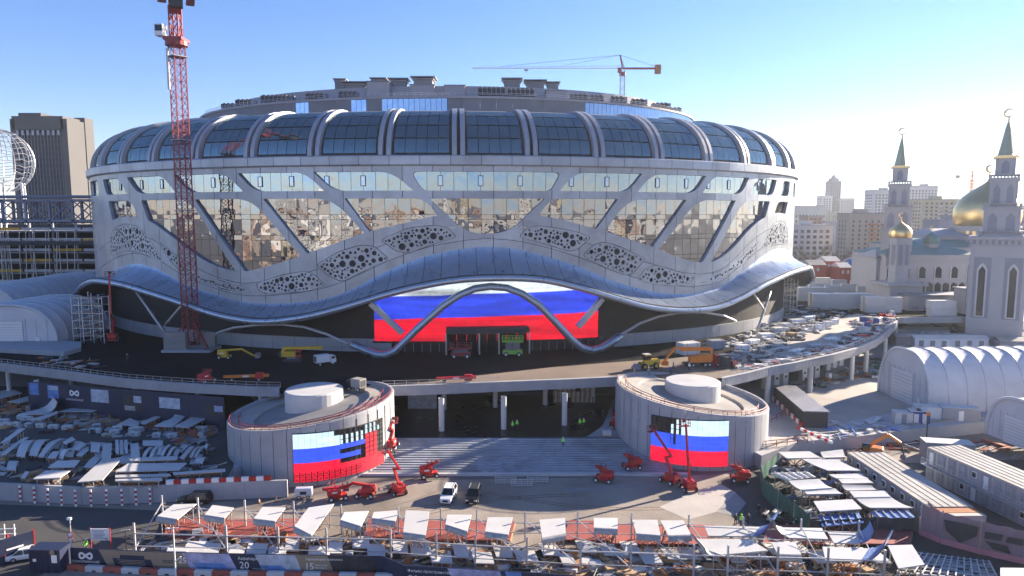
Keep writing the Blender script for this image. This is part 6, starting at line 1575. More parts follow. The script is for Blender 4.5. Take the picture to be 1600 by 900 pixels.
for (x, y, z, lb, tp, ps, r) in ((1149, 821, 0, 'person in black coat left beside the lime jacket', 'black', 0, 150), (1169, 821, 0, 'person in grey coat right beside the lime jacket', 'cloth_dark', 0, 200), (1184, 806, 0, 'dark-dressed person walking towards the dark saloon car', 'black', 1, 30),
                               (1013, 587, DECK_Z, 'worker in pale overalls carrying a board on the deck', 'cloth_pale', 1, 60), (1048, 585, DECK_Z, 'worker in blue overalls beside red barrier', 'cloth_blue', 0, 10), (1052, 577, DECK_Z, 'worker in blue jacket behind the loader', 'cloth_blue', 1, 80), (1077, 579, DECK_Z, 'worker in white jacket beside the pump lorry wheels', 'white_print', 0, 150), (1142, 570, DECK_Z, 'worker in violet jacket at the dark skip', 'cloth_blue', 0, 30), (991, 590, DECK_Z, 'worker in yellow vest at the drum rim', 'yellow', 0, 30),
                               (617, 716, 1.2, 'dark-clothed worker at the base of the shaded boom lift', 'cloth_dark', 0, 70), (942, 655, TER_Z, 'dark-clothed worker by the right drum inside the hall', 'cloth_dark', 0, 220), (199, 565, DECK_Z, 'worker in white helmet alone on the dark deck', 'cloth_dark', 0, 20), (98, 533, DECK_Z, 'worker in orange vest beside the plinth of the tent', 'orange', 0, 60)):
    person(G(x, y, z), radians(r), lb, tp, 'cloth_dark', 'white_print' if 'worker' in lb else 'black', ps)
# ================================================================ STORED CLADDING PLATES
def plate(quad, z, label, group, zb=None, zf=None, arch=0.0, curl=None, lip=False, base=0.0, matn='plate', legs=True, ribs=False):
    """quad: four picture corners in loop order, first edge = front. z: height of the plate. curl=(edge, height, outward)"""
    hs = [zf if zf is not None else z, zf if zf is not None else z, zb if zb is not None else z, zb if zb is not None else z]
    P = [G(x, y, h) for (x, y), h in zip(quad, hs)]
    c = sum(P, Vector()) / 4; c.z = base
    root = empty('cladding_plate', c, label, 'cladding plate', group)
    n = 8; b = MB(); th = .14
    def pt(u, v):
        p = (P[0] * (1 - u) + P[1] * u) * (1 - v) + (P[3] * (1 - u) + P[2] * u) * v - c
        L_ = (P[3] - P[0]).length if abs(arch) < 10 else 1
        return p + Vector((0, 0, arch * 4 * v * (1 - v)))
    rows = [(v / n) for v in range(n + 1)]
    for v in rows:
        for u in (0, .25, .5, .75, 1): b.v.append(tuple(pt(u, v)))
    N = len(b.v); b.v += [(x, y, zz - th) for x, y, zz in b.v]
    for j in range(n):
        for i in range(4):
            q = j * 5 + i; b.f.append((q, q + 1, q + 6, q + 5)); b.m.append(0); b.f.append((q + N, q + 5 + N, q + 6 + N, q + 1 + N)); b.m.append(0)
    rim = [i for i in range(5)] + [j * 5 + 4 for j in range(1, n + 1)] + [n * 5 + i for i in (3, 2, 1, 0)] + [j * 5 for j in range(n - 1, 0, -1)]
    for i in range(len(rim)): a, d = rim[i], rim[(i + 1) % len(rim)]; b.f.append((a, a + N, d + N, d)); b.m.append(0)
    b.build('sheet', matn, root)
    if curl:
        e, hgt, cm = curl; a, d = P[e] - c, P[(e + 1) % 4] - c; mid_ = (P[0] + P[1] + P[2] + P[3]) / 4 - c; out = ((a + d) / 2 - mid_); out.z = 0; out.normalize()
        b = MB(); k = 7
        for i in range(k + 1):
            t = radians(78) * i / k; o = out * (hgt * sin(t)) + Vector((0, 0, hgt * (1 - cos(t)) * 1.25 + .02)); b.v += [tuple(a + o), tuple(d + o)]
        for i in range(k): b.f.append((2 * i, 2 * i + 1, 2 * i + 3, 2 * i + 2)); b.m.append(0)
        M2 = len(b.v); b.v += [(x - out.x * .1, y - out.y * .1, zz + .09) for x, y, zz in b.v]
        for i in range(k): b.f.append((M2 + 2 * i, M2 + 2 * i + 2, M2 + 2 * i + 3, M2 + 2 * i + 1)); b.m.append(0)
        b.build('curled_end', cm, root, True)
    if lip:
        b = MB(); a, d = P[0] - c, P[1] - c; out = ((a + d) / 2 - ((P[2] + P[3]) / 2 - c)); out.z = 0; out.normalize(); k = 5
        for i in range(k + 1):
            t = radians(105) * i / k; o = out * (.5 * sin(t)) - Vector((0, 0, .55 * (1 - cos(t)))); b.v += [tuple(a + o), tuple(d + o)]
        for i in range(k): b.f.append((2 * i, 2 * i + 2, 2 * i + 3, 2 * i + 1)); b.m.append(0)
        b.build('rolled_edge', 'plate_lip', root, True)
    if ribs:
        for i in range(5):
            u = (i + .5) / 5; b = MB(); b.bar(Vector(pt(u, 0)) + Vector((0, 0, .12)), Vector(pt(u, 1)) + Vector((0, 0, .12)), .14); b.build('rib', 'galv', root)
    if legs:
        tr = empty('steel_trestle', c, label.split(' on ')[0].replace('plate', 'plate support').rstrip() and 'low steel trestle carrying a stored cladding plate', 'trestle', 'trestles under the stored plates')
        b = MB()
        for v in (.12, .88):
            p, q = Vector(pt(.05, v)) - Vector((0, 0, .25)), Vector(pt(.95, v)) - Vector((0, 0, .25)); b.bar(p, q, .14)
        b.build('cross_beam', 'rust' if R() < .4 else 'steel', tr)
        for v in (.12, .88):
            for u in (.08, .5, .92):
                p = Vector(pt(u, v)) - Vector((0, 0, .28)); b = MB(); b.bar((p.x, p.y, 0), p, .12); b.build('leg', 'steel', tr)
        for v in (.12, .88):
            b = MB()
            for u0, u1 in ((.08, .5), (.5, .92)):
                p, q = Vector(pt(u0, v)) - Vector((0, 0, .3)), Vector(pt(u1, v)); b.bar((q.x, q.y, .05), p, .07); b.bar((p.x, p.y, .05), q - Vector((0, 0, .3)), .07)
            b.build('brace', 'rust', tr)
    return root
# ---- left yard, in the arena's shade
gl = 'cladding plates stored in the shaded left yard'
LA = [[(0, 622), (35, 614), (17, 608), (0, 611)], [(28, 630), (71, 620), (43, 619), (11, 628)], [(62, 657), (91, 645), (89, 642), (49, 655)], [(145, 643), (164, 636), (128, 633), (91, 643)], [(215, 666), (218, 660), (203, 653), (183, 663)], [(226, 663), (258, 648), (249, 647), (219, 660)],
      [(0, 710), (9, 710), (45, 683), (38, 683)], [(74, 715), (87, 715), (94, 705), (83, 705)], [(98, 691), (102, 694), (118, 687), (113, 682)], [(115, 702), (123, 703), (135, 694), (128, 690)], [(119, 711), (127, 713), (140, 702), (132, 699)], [(141, 705), (155, 706), (157, 693), (143, 693)], [(159, 717), (173, 717), (175, 692), (161, 693)],
      [(205, 716), (219, 715), (216, 692), (203, 693)], [(223, 696), (254, 696), (255, 688), (223, 688)], [(281, 715), (287, 717), (304, 697), (297, 697)]]
for q in LA: plate(q, TER_Z + U(.9, 1.5), 'flat white cladding plate laid out in the shaded left yard', gl, base=TER_Z, arch=U(0, .15))
for q in ([(25, 712), (38, 714), (57, 687), (40, 688)], [(45, 711), (58, 712), (78, 686), (62, 687)], [(60, 713), (68, 714), (103, 686), (91, 687)], [(91, 715), (98, 717), (114, 704), (108, 704)]):
    plate(q, TER_Z + .9, 'arched white cladding plate bowed upward in the shaded left yard', 'arched cladding plates in the left yard', base=TER_Z, arch=.8)
for q in ([(181, 709), (186, 709), (185, 687), (180, 687)], [(188, 709), (193, 709), (192, 687), (187, 688)], [(195, 708), (200, 708), (199, 687), (194, 687)], [(222, 713), (227, 714), (239, 699), (235, 698)], [(233, 714), (238, 715), (247, 699), (243, 698)], [(245, 710), (249, 711), (259, 697), (256, 696)], [(250, 711), (255, 712), (268, 695), (264, 694)],
          [(295, 714), (300, 715), (313, 698), (310, 697)], [(303, 714), (307, 715), (320, 698), (317, 697)], [(319, 699), (323, 702), (328, 695), (325, 693)], [(260, 713), (264, 714), (276, 698), (272, 697)]):
    plate(q, TER_Z + 1.0, 'narrow white trim strip laid side by side in the left yard', 'narrow trim strips in the left yard', base=TER_Z, arch=.35)
for q in ([(75, 730), (117, 729), (125, 719), (89, 720)], [(52, 748), (94, 746), (110, 735), (71, 735)], [(121, 753), (160, 750), (192, 714), (159, 718)], [(180, 737), (280, 734), (292, 723), (200, 724)], [(180, 746), (267, 743), (265, 740), (180, 742)], [(180, 751), (254, 750), (252, 746), (180, 749)], [(271, 741), (352, 736), (352, 732), (270, 738)], [(205, 720), (276, 718), (278, 712), (200, 716)]):
    plate(q, TER_Z + 1.3, 'long white cladding plate on trestles above the retaining wall', 'long plates above the retaining wall', base=TER_Z)
cu = 'curled-end plates below the deck banners'
plate([(45, 647), (72, 647), (64, 638), (28, 647)], TER_Z + 1.0, 'small cladding plate with upturned end beside the leftmost deck banner', None, base=TER_Z, curl=(1, 2.2, 'plate'))
plate([(241, 665), (269, 667), (287, 653), (269, 653)], TER_Z + 1.5, 'white plate with one end curled high before the banner wall', cu, base=TER_Z, curl=(2, 3.4, 'plate'))
plate([(272, 666), (294, 668), (320, 655), (297, 653)], TER_Z + 1.5, 'white plate with one end curled high before the banner wall', cu, base=TER_Z, curl=(2, 3.2, 'plate'))
plate([(0, 692), (10, 690), (40, 669), (30, 669), ], TER_Z + 2.2, 'broad sloping white sheet like a lean-to roof in the left yard', None, base=TER_Z)
ry = random.Random(31)
for k in range(34):
    x, y = ry.uniform(0, 330), ry.uniform(684, 742)
    if y > 722 and x > 255: continue
    w, l, sk = ry.uniform(5, 16), ry.uniform(8, 17), ry.uniform(2, 16)
    plate([(x, y + l / 2), (x + w, y + l / 2 + .8), (x + w + sk, y - l / 2 + .6), (x + sk, y - l / 2)], TER_Z + ry.uniform(.45, .8), 'small pale offcut plate on low bearers among the stored cladding', 'small offcut plates in the left yard', base=TER_Z, arch=ry.choice([0, .15, .4]))
# white and red kerb blocks
for k, (x, y) in enumerate(((10, 667), (26, 666), (46, 667), (64, 668), (84, 670), (106, 671), (149, 676), (151, 669), (179, 678), (184, 672), (35, 655), (42, 657), (210, 681), (211, 674), (245, 683), (269, 684), (315, 673), (55, 660), (5, 661), (60, 662))):
    p = G(x, y, TER_Z); root = empty('concrete_block', (p.x, p.y, TER_Z), 'white concrete kerb block along the yard lane', 'block', 'white kerb blocks along the yard lane', U(-.2, .4))
    b = MB(); b.cbox((0, 0, 0), (U(1.3, 2.3), .8, .9), .1); b.build('block', 'white_paint', root); b = MB(); b.box((0, -.41, .5), (.5, .03, .25)); b.build('lifting_slot', 'concrete', root)
# scrap frames and timber (countless)
def clutter(name, label, region, z, n, kinds, lenr, thick, seed, zmax=1.2, cat='debris'):
    r = random.Random(seed); b = MB(); xs = [p[0] for p in region]; ys = [p[1] for p in region]; k = 0
    while k < n:
        x = r.uniform(min(xs), max(xs)); y = r.uniform(min(ys), max(ys))
        if not inpoly(region, x, y): continue
        p = G(x, y, z); a = r.gauss(.3, .35) if r.random() < .65 else r.gauss(1.7, .4); L_ = r.uniform(*lenr); m = r.randrange(len(kinds)); u = Vector((cos(a), sin(a), 0)); w = Vector((-sin(a), cos(a), 0)); t = r.uniform(*thick)
        sty = r.random()
        if sty < .45:                       # stack of parallel pieces
            cols = r.randint(2, 6); lays = r.randint(1, max(1, int(zmax / t / 2.2)))
            for l in range(min(lays, 5)):
                for c in range(cols):
                    if r.random() < .12: continue
                    q = p + w * ((c - cols / 2) * t * 1.5) + Vector((0, 0, .12 + l * t * 1.15)) + u * r.gauss(0, .06 * L_); d = (u + w * r.gauss(0, .02)) * L_ / 2; b.bar(q - d, q + d, t, t * .9, m)
            for sgn in (-.35, .35): b.bar(p + u * (L_ * sgn) - w * (cols * t * .8) + Vector((0, 0, .06)), p + u * (L_ * sgn) + w * (cols * t * .8) + Vector((0, 0, .06)), .12, .12, m)
            k += 4
        elif sty < .62:                     # flat boards piled a little askew
            for l in range(r.randint(1, 4)): b.box(p + Vector((0, 0, .12 + l * .13)) + w * r.gauss(0, .1), (L_ * .7, r.uniform(.8, 1.5), .1), a + r.gauss(0, .05), m)
            k += 3
        elif sty < .72:
            h = r.uniform(.4, zmax); b.box(p + Vector((0, 0, h / 2)), (r.uniform(.8, 1.8), r.uniform(.8, 1.4), h), a, m); k += 2
        else:                               # loose piece resting on the ground or a neighbour
            h = r.uniform(.05, zmax * .5); d = (u * 1.0 + Vector((0, 0, r.uniform(0, .22)))) * L_ / 2; q = p + Vector((0, 0, .1 + d.z + h * .3)); b.bar(q - d, q + d, t, t * .7, m); k += 1
    o = b.build(name, kinds); return tag(o, label, cat, None, 'stuff')
clutter('scrap_steel', 'dark frames, bearers and offcuts filling the gaps between stored plates', [(0, 690), (330, 690), (345, 735), (250, 752), (0, 752)], TER_Z, 420, ['hvac', 'hvac_dark', 'galv', 'timber', 'plate'], (1, 4), (.07, .2), 17, .8)
clutter('scrap_steel', 'frames and low stacks along the lane before the banner wall', [(0, 628), (60, 640), (340, 662), (330, 690), (0, 676)], TER_Z, 260, ['hvac', 'hvac_dark', 'galv', 'timber', 'plate', 'rust'], (1, 4), (.07, .2), 18, .9)
clutter('scrap_steel', 'tangle of rusty frames under the banner wall of the left yard', [(95, 650), (170, 640), (178, 660), (150, 672), (100, 670)], TER_Z, 150, ['rust', 'galv', 'timber', 'hvac'], (1, 5), (.1, .25), 1, 2.0)
clutter('scrap_steel', 'rusty frames and beams beneath the curled plates', [(225, 665), (330, 655), (335, 680), (300, 692), (230, 680)], TER_Z, 150, ['rust', 'galv', 'brick_red', 'hvac'], (1, 5), (.1, .22), 2, 1.2)
clutter('scrap_steel', 'loose frames beneath the stacked plates on the far left of the yard', [(0, 625), (70, 622), (60, 645), (0, 650)], TER_Z, 90, ['rust', 'hvac', 'timber'], (1, 5), (.1, .25), 3, 2.0)
clutter('building_debris', 'pale jumble of beams, offcuts and bundles on the sunlit deck', [(1130, 560), (1180, 535), (1210, 510), (1240, 480), (1300, 470), (1330, 492), (1290, 510), (1240, 535), (1200, 560), (1150, 575)], DECK_Z, 1300, ['white_paint', 'hvac_dark', 'galv', 'white_metal', 'hvac', 'concrete_pale', 'hvac_dark', 'hvac_dark'], (1.5, 6.5), (.07, .22), 4, 1.3)
clutter('building_debris', 'rods, sheets and red scraps along the curved deck edge', [(1150, 580), (1210, 565), (1280, 545), (1340, 520), (1385, 500), (1390, 510), (1360, 530), (1280, 555), (1200, 572)], DECK_Z, 600, ['white_paint', 'hvac_dark', 'galv', 'red_steel', 'white_metal', 'hvac', 'hvac_dark'], (1.5, 6), (.06, .2), 5, .7)
clutter('building_debris', 'mixed crates and scrap heaped by the end of the curved deck', [(1330, 505), (1390, 480), (1396, 500), (1350, 525)], DECK_Z, 180, ['white_paint', 'red_paint', 'galv', 'hvac_dark', 'cloth_blue'], (.8, 3), (.2, .6), 6, 2.6)
clutter('building_debris', 'dark planks and cables scattered over the left deck', [(60, 560), (130, 558), (180, 572), (140, 580), (70, 572)], DECK_Z, 90, ['hvac_dark', 'galv', 'rust'], (.6, 4), (.1, .3), 7, .6)
clutter('building_debris', 'debris strewn along the plinth on the sunlit right of the arena', [(1100, 540), (1170, 520), (1215, 490), (1235, 500), (1170, 545)], DECK_Z, 300, ['white_paint', 'hvac_dark', 'galv', 'white_metal', 'hvac'], (.8, 4), (.12, .5), 8, 1.8)
clutter('building_debris', 'sheets, pipes and offcuts strewn over the yard beside the long dark shed', [(1262, 690), (1300, 660), (1390, 655), (1400, 668), (1330, 682)], TER_Z, 130, ['white_paint', 'galv', 'plate', 'plate_blue', 'hvac'], (1.5, 6), (.08, .3), 14, .6)
clutter('building_debris', 'machine parts and crates stored beneath the curved deck', [(1215, 612), (1300, 585), (1370, 560), (1392, 566), (1380, 590), (1300, 600), (1230, 622)], TER_Z, 200, ['hvac', 'hvac_dark', 'galv', 'green_net', 'white_metal', 'rust'], (1, 4), (.15, .5), 15, 1.8)
clutter('building_debris', 'dark rails and hoses lying between the tents and the cabin block', [(1300, 700), (1440, 690), (1600, 690), (1600, 715), (1450, 700), (1320, 712)], 0.0, 160, ['hvac_dark', 'galv', 'brick_red', 'hvac'], (2, 7), (.06, .18), 16, .5)
# bundles and crates that can be told apart on the right deck
for k, (x, y, w, d_, h_, mt) in enumerate(((1075, 553, 5, 3, 2.8, 'container'), (1118, 545, 4, 2.5, 2.2, 'cabin'), (1160, 548, 3, 2, 1.4, 'white_metal'), (1175, 538, 4, 2, 1.2, 'white_metal'), (1196, 528, 4, 2.4, 1.2, 'white_metal'), (1215, 520, 4, 2, 1.5, 'white_paint'), (1226, 512, 3.4, 2, 1.3, 'white_metal'), (1245, 505, 5, 2, 1.2, 'white_metal'),
                                       (1262, 500, 5, 2, 1.2, 'white_metal'), (1280, 516, 3, .8, 1.6, 'white_metal'), (1292, 511, 3, .8, 1.6, 'white_metal'), (1304, 507, 3, .8, 1.6, 'white_metal'), (1236, 527, 2.4, 2, 1.2, 'timber'), (1300, 531, 4, 2, .5, 'white_metal'), (1275, 541, 4, 2, .4, 'white_paint'), (1245, 549, 5, 2, .4, 'white_metal'), (1143, 573, 2, 2, 1.4, 'red_steel'), (1132, 574, 1.6, 2, 2.4, 'hvac_dark'), (1350, 519, 3, 2, 1.4, 'white_paint'), (1370, 505, 2.6, 2, 1.8, 'galv'), (1348, 526, 3.5, 1.6, .5, 'red_paint'))):
    p = G(x, y, DECK_Z); root = empty('material_bundle', p, '%s on the sunlit right deck' % {'container': 'large white storage box', 'cabin': 'blue-grey tool box', 'white_metal': 'pale bundle of wrapped panels', 'white_paint': 'low white stack of boards', 'timber': 'tan wooden crate', 'red_steel': 'dark red metal skip', 'hvac_dark': 'dark upright cabinet', 'galv': 'grey steel crate', 'red_paint': 'bright red flat stack'}[mt], 'bundle', 'bundles on the right deck' if mt in ('white_metal', 'white_paint') else None, U(.1, .7))
    b = MB(); b.cbox((0, 0, .12), (w, d_, h_), .08); b.build('load', mt, root); b = MB()
    for s in (-.35, 0, .35): b.box((s * w, 0, .06), (.14, d_, .12))
    b.build('bearer', 'timber', root)
    b = MB()
    for s in (-.3, .3): b.box((s * w, 0, .12 + h_ / 2), (.08, d_ + .03, h_ + .03))
    b.build('strap', 'hvac_dark', root)
# ---- racks along the front
gr = 'plates on the front racks'
RA = [[(246, 806), (277, 811), (307, 787), (271, 788)], [(320, 804), (351, 809), (365, 793), (332, 789)], [(397, 810), (430, 814), (446, 793), (410, 792)], [(460, 822), (487, 836), (522, 787), (482, 793)], [(532, 812), (564, 822), (576, 798), (538, 800)], [(581, 809), (618, 814), (623, 797), (584, 800)],
      [(630, 831), (665, 836), (671, 799), (634, 797)], [(696, 819), (730, 830), (737, 804), (699, 804)], [(758, 830), (794, 835), (801, 808), (762, 808)], [(847, 840), (884, 833), (883, 809), (843, 812)], [(928, 824), (965, 826), (965, 809), (928, 809)], [(994, 833), (1032, 836), (1027, 812), (988, 812)], [(1044, 836), (1080, 835), (1068, 813), (1032, 813)]]
for k, q in enumerate(RA): plate(q, 3.0, 'white gridded plate with grey rolled front edge on the front rack', gr, zf=3.15, zb=2.95, lip=True, base=0, legs=True)
gs = 'large plates at the end of the front racks'
plate([(1107, 837), (1178, 838), (1190, 823), (1100, 821)], 2.6, 'long white plate with blue upturned end beside the lime-jacketed person', None, curl=(1, 2.2, 'plate_blue'))
plate([(1233, 840), (1294, 842), (1284, 825), (1220, 824)], 2.6, 'white plate with end curling up against the blue curl', None, curl=(3, 2.0, 'plate'))
plate([(1303, 848), (1345, 849), (1340, 832), (1293, 831)], 2.4, 'white plate with small blue upturned end near the mauve fence', None, curl=(1, 1.6, 'plate_blue'))
plate([(1111, 868), (1200, 860), (1171, 842), (1088, 842)], 2.8, 'large white plate with upturned left rim at the end of the racks', None, curl=(3, .9, 'plate'))
plate([(1215, 865), (1252, 866), (1243, 847), (1205, 847)], 2.8, 'square white plate with rolled front edge among the end racks', None, lip=True)
plate([(1290, 875), (1348, 877), (1361, 857), (1285, 854)], 2.6, 'broad white plate with tall blue upturned end at the rack corner', None, curl=(1, 2.6, 'plate_blue'))
plate([(1404, 888), (1445, 882), (1425, 851), (1387, 852)], 2.6, 'tilted white plate standing over a steel grid', None)
plate([(1563, 906), (1640, 906), (1640, 888), (1563, 887)], 2.2, 'white sheet at the bottom end of the mauve fence', None)
for k in range(36):                        # lower layer
    x = 250 + k * 33 + U(-6, 6); y = U(846, 866) + (8 if x > 640 else 0); w = U(20, 34); s = (560 - x) * .028
    plate([(x, y + 8), (x + w, y + 9), (x + w + s, y - 9), (x + s, y - 10)], .9, 'low white plate shaded by the posts of the front racks', 'lower plates of the front racks', legs=True, arch=U(0, .1))
for k in range(15):
    if k % 4 == 3: continue
    x = 285 + k * 78; y = 824 + (k > 4) * 3 + (k > 8) * 6; q = [G(px_, py_, .45) for px_, py_ in ((x - 30, y + 16), (x + 44, y + 17), (x + 52, y - 13), (x - 20, y - 14))]
    c = sum(q, Vector()) / 4; root = empty('formwork_sheet', (c.x, c.y, 0), 'red formwork sheet lying beneath the front racks', 'sheet', 'red formwork sheets beneath the racks')
    b = MB(); b.prism([(p.x - c.x, p.y - c.y) for p in q], .3, .45); b.build('sheet', 'tarp_red', root)
    b = MB()
    for i in range(4): a = q[0].lerp(q[1], i / 3) - c; d2 = q[3].lerp(q[2], i / 3) - c; b.bar((a.x, a.y, .2), (d2.x, d2.y, .2), .16)
    b.build('joist', 'timber', root)
sc_ = empty('rack_frame', G(600, 850, 0), 'long frame of pale steel posts and rails above the front plates', 'frame')
o0 = sc_.location
def srail(pts, z, th=.12, name='rail'):
    for i in range(len(pts) - 1): b = MB(); b.bar(pts[i] + Vector((0, 0, z)) - o0, pts[i + 1] + Vector((0, 0, z)) - o0, th); b.build(name, 'galv', sc_)
back = [G(x, y, 0) for x, y in ((255, 818), (311, 822), (384, 826), (460, 828), (534, 834), (623, 838), (689, 840), (745, 842), (820, 846), (902, 846), (986, 848), (1075, 851), (1160, 855), (1250, 858), (1340, 862))]
front = [G(x, y, 0) for x, y in ((212, 868), (355, 872), (436, 874), (511, 876), (611, 878), (682, 884), (743, 888), (823, 892), (907, 898), (985, 900), (1083, 904), (1136, 906), (1214, 908), (1292, 910), (1380, 914))]
for p in back: b = MB(); b.bar(p - o0, p - o0 + Vector((0, 0, 4.2)), .2); b.build('post', 'galv', sc_)
for p in front: b = MB(); b.bar(p - o0, p - o0 + Vector((0, 0, 4.4)), .22); b.build('post', 'galv', sc_)
srail(back, 2.6); srail(back, 1.2, .1); srail(front, 3.0, .14); srail(front, 1.3, .1)
for a, c in zip(back, front): b = MB(); b.bar(a + Vector((0, 0, 3.1)) - o0, c + Vector((0, 0, 1.0)) - o0, .12); b.build('brace', 'galv', sc_)
for a, c in zip(back[::2], front[1::2]): b = MB(); b.bar(a + Vector((0, 0, 2.6)) - o0, c + Vector((0, 0, 2.9)) - o0, .1); b.build('brace', 'galv', sc_)
clutter('timber_offcuts', 'sunlit jumble of timber battens and frames under the front racks', [(225, 850), (300, 838), (640, 852), (1080, 872), (1320, 880), (1380, 898), (900, 905), (620, 876), (230, 864)], 0, 1300, ['timber', 'timber', 'rust', 'galv', 'hvac_dark', 'plate'], (.8, 3.4), (.08, .2), 9, 1.1, 'timber')
gq = [G(x, y, .9) for x, y in ((1402, 893), (1560, 905), (1545, 876), (1432, 862))]; gc = sum(gq, Vector()) / 4; sgr = empty('steel_grid', (gc.x, gc.y, 0), 'low rack of crossing white bars over pale boards near the mauve fence', 'rack')
for k in range(13): u = k / 12; b = MB(); b.bar(gq[0].lerp(gq[1], u) - Vector((gc.x, gc.y, 0)), gq[3].lerp(gq[2], u) - Vector((gc.x, gc.y, 0)), .14); b.build('cross_bar', 'white_paint', sgr)
for k in range(7): u = k / 6; b = MB(); b.bar(gq[0].lerp(gq[3], u) - Vector((gc.x, gc.y, .14)), gq[1].lerp(gq[2], u) - Vector((gc.x, gc.y, .14)), .14); b.build('long_bar', 'galv', sgr)
for k in range(12):
    for j in range(5):
        if R() < .45:
            u, v = (k + .5) / 12, (j + .5) / 5; p_ = gq[0].lerp(gq[1], u).lerp(gq[3].lerp(gq[2], u), v); b = MB(); b.box((p_.x - gc.x, p_.y - gc.y, .5), (1.0, .7, .06), U(-.1, .1)); b.build('board', 'plate', sgr)
for u in (0, .5, 1):
    for v in (0, 1): p_ = gq[0].lerp(gq[1], u).lerp(gq[3].lerp(gq[2], u), v); b = MB(); b.bar((p_.x - gc.x, p_.y - gc.y, 0), (p_.x - gc.x, p_.y - gc.y, .9), .14); b.build('leg', 'galv', sgr)
# ---- fenced plate store on the right
RC = [[(1230, 716), (1283, 715), (1265, 705), (1216, 706)], [(1288, 715), (1322, 714), (1317, 702), (1282, 706)], [(1294, 735), (1345, 735), (1307, 717), (1253, 717)], [(1253, 765), (1301, 762), (1280, 748), (1232, 751)], [(1262, 772), (1317, 771), (1305, 763), (1255, 765)], [(1281, 799), (1347, 795), (1332, 780), (1271, 783)],
      [(1307, 747), (1357, 747), (1340, 740), (1295, 741)], [(1317, 755), (1365, 754), (1355, 747), (1310, 748)], [(1325, 766), (1373, 765), (1362, 758), (1315, 757)], [(1335, 777), (1392, 776), (1382, 767), (1327, 767)], [(1360, 793), (1427, 793), (1393, 777), (1337, 778)]]
for q in RC: plate(q, U(2.3, 2.7), 'white cladding plate stored inside the green mesh enclosure', 'plates inside the green mesh enclosure', arch=-U(0, .25))
plate([(1228, 750), (1275, 745), (1262, 737), (1204, 739)], 2.4, 'ribbed white plate with four bars across it inside the mesh enclosure', None, ribs=True)
plate([(1285, 822), (1350, 816), (1342, 801), (1278, 806)], 1.9, 'dark blue ribbed panel at the shaded end of the mesh enclosure', None, matn='plate_blue', ribs=True)
plate([(1372, 812), (1430, 808), (1418, 797), (1360, 799)], 1.9, 'shadowed panel with white bars next to the cabin corner', None, matn='plate_blue', ribs=True)
clutter('scrap_steel', 'dark jumble of frames between the plates of the mesh enclosure', [(1200, 730), (1240, 715), (1330, 725), (1420, 800), (1400, 825), (1290, 825), (1215, 765)], 0, 500, ['hvac_dark', 'galv', 'hvac', 'white_paint', 'plate_blue'], (1, 4), (.1, .25), 11, 1.6)
def net_fence(name, label, pxs, h, matn, cat='fence', post='steel'):
    P = [G(x, y, 0) for x, y in pxs]; root = empty(name, P[0], label, cat)
    for i in range(len(P) - 1):
        a, c = P[i] - P[0], P[i + 1] - P[0]; b = MB(); n = 8
        for k in range(n + 1):
            q = a.lerp(c, k / n); off = Vector((c.y - a.y, -(c.x - a.x), 0)).normalized() * (.10 * sin(k * 2.1 + i))
            b.v += [tuple(q + off), tuple(q + off * 1.8 + Vector((0, 0, h * .5))), tuple(q + off * .3 + Vector((0, 0, h + .08 * sin(k * 1.7))))]
        for k in range(n):
            for j in range(2): s = k * 3 + j; b.f.append((s, s + 3, s + 4, s + 1)); b.m.append(0)
        b.build('mesh_panel', matn, root, True)
        b = MB(); b.bar(a, a + Vector((0, 0, h + .3)), .12); b.build('post', post, root)
    b = MB(); a = P[-1] - P[0]; b.bar(a, a + Vector((0, 0, h + .3)), .12); b.build('post', post, root); return root, P
net_fence('mesh_enclosure', 'green mesh screen around the plate store beside the dark saloon car', [(1215, 735), (1188, 755), (1192, 775), (1215, 796), (1240, 815), (1265, 838)], 2.9, 'green_net')
net_fence('mesh_enclosure', 'dark mesh screen closing the plate store towards the racks', [(1265, 838), (1310, 836), (1370, 832), (1436, 834)], 2.2, 'cloth_dark')
mat('mauve_net', (.26, .17, .19), .85, 0, .2, .4); mat('pink_net', (.55, .20, .23), .8, 0, .15, .4)
nf, NP = net_fence('printed_fence', 'mauve printed mesh fence with dark shield shape beside the cabins', [(1438, 836), (1470, 850), (1530, 866), (1600, 882), (1700, 905)], 4.4, 'mauve_net')
for i, (u0, u1, z0, z1) in enumerate(((.15, .8, 1.2, 3.4),)):
    pass
def on_fence(i, u, z, off=.32):
    a, c = NP[i] - NP[0], NP[i + 1] - NP[0]; n_ = Vector((c.y - a.y, -(c.x - a.x), 0)).normalized(); n_ = n_ if n_.y < 0 else -n_
    return a.lerp(c, u) + n_ * off + Vector((0, 0, z))
for polyv in ([(1, .05, 3.6), (1, .95, 3.7), (1, .9, 2.4), (1, .5, 1.0), (1, .12, 2.2)], [(2, .1, 3.3), (2, .5, 3.4), (2, .45, 2.5), (2, .08, 2.4)], [(2, .6, 3.3), (2, .95, 3.3), (2, .95, 2.5), (2, .56, 2.5)], [(2, .1, 2.1), (2, .6, 2.1), (2, .7, 1.1), (2, .3, 1.2)], [(3, .05, 3.2), (3, .5, 3.2), (3, .5, 1.2), (3, .1, 1.4)]):
    b = MB(); b.add([on_fence(*p) for p in polyv], [tuple(range(len(polyv)))]); b.build('dark_print', 'print_dark', nf)
for i in range(4): b = MB(); b.add([on_fence(i, 0, .15), on_fence(i, 1, .15), on_fence(i, 1, .95), on_fence(i, 0, .95)], [(0, 1, 2, 3)]); b.build('red_stripe', 'pink_net', nf)
net_fence('pink_screen', 'faded pink screen at the rusty container', [(1449, 815), (1475, 836)], 2.8, 'pink_net')
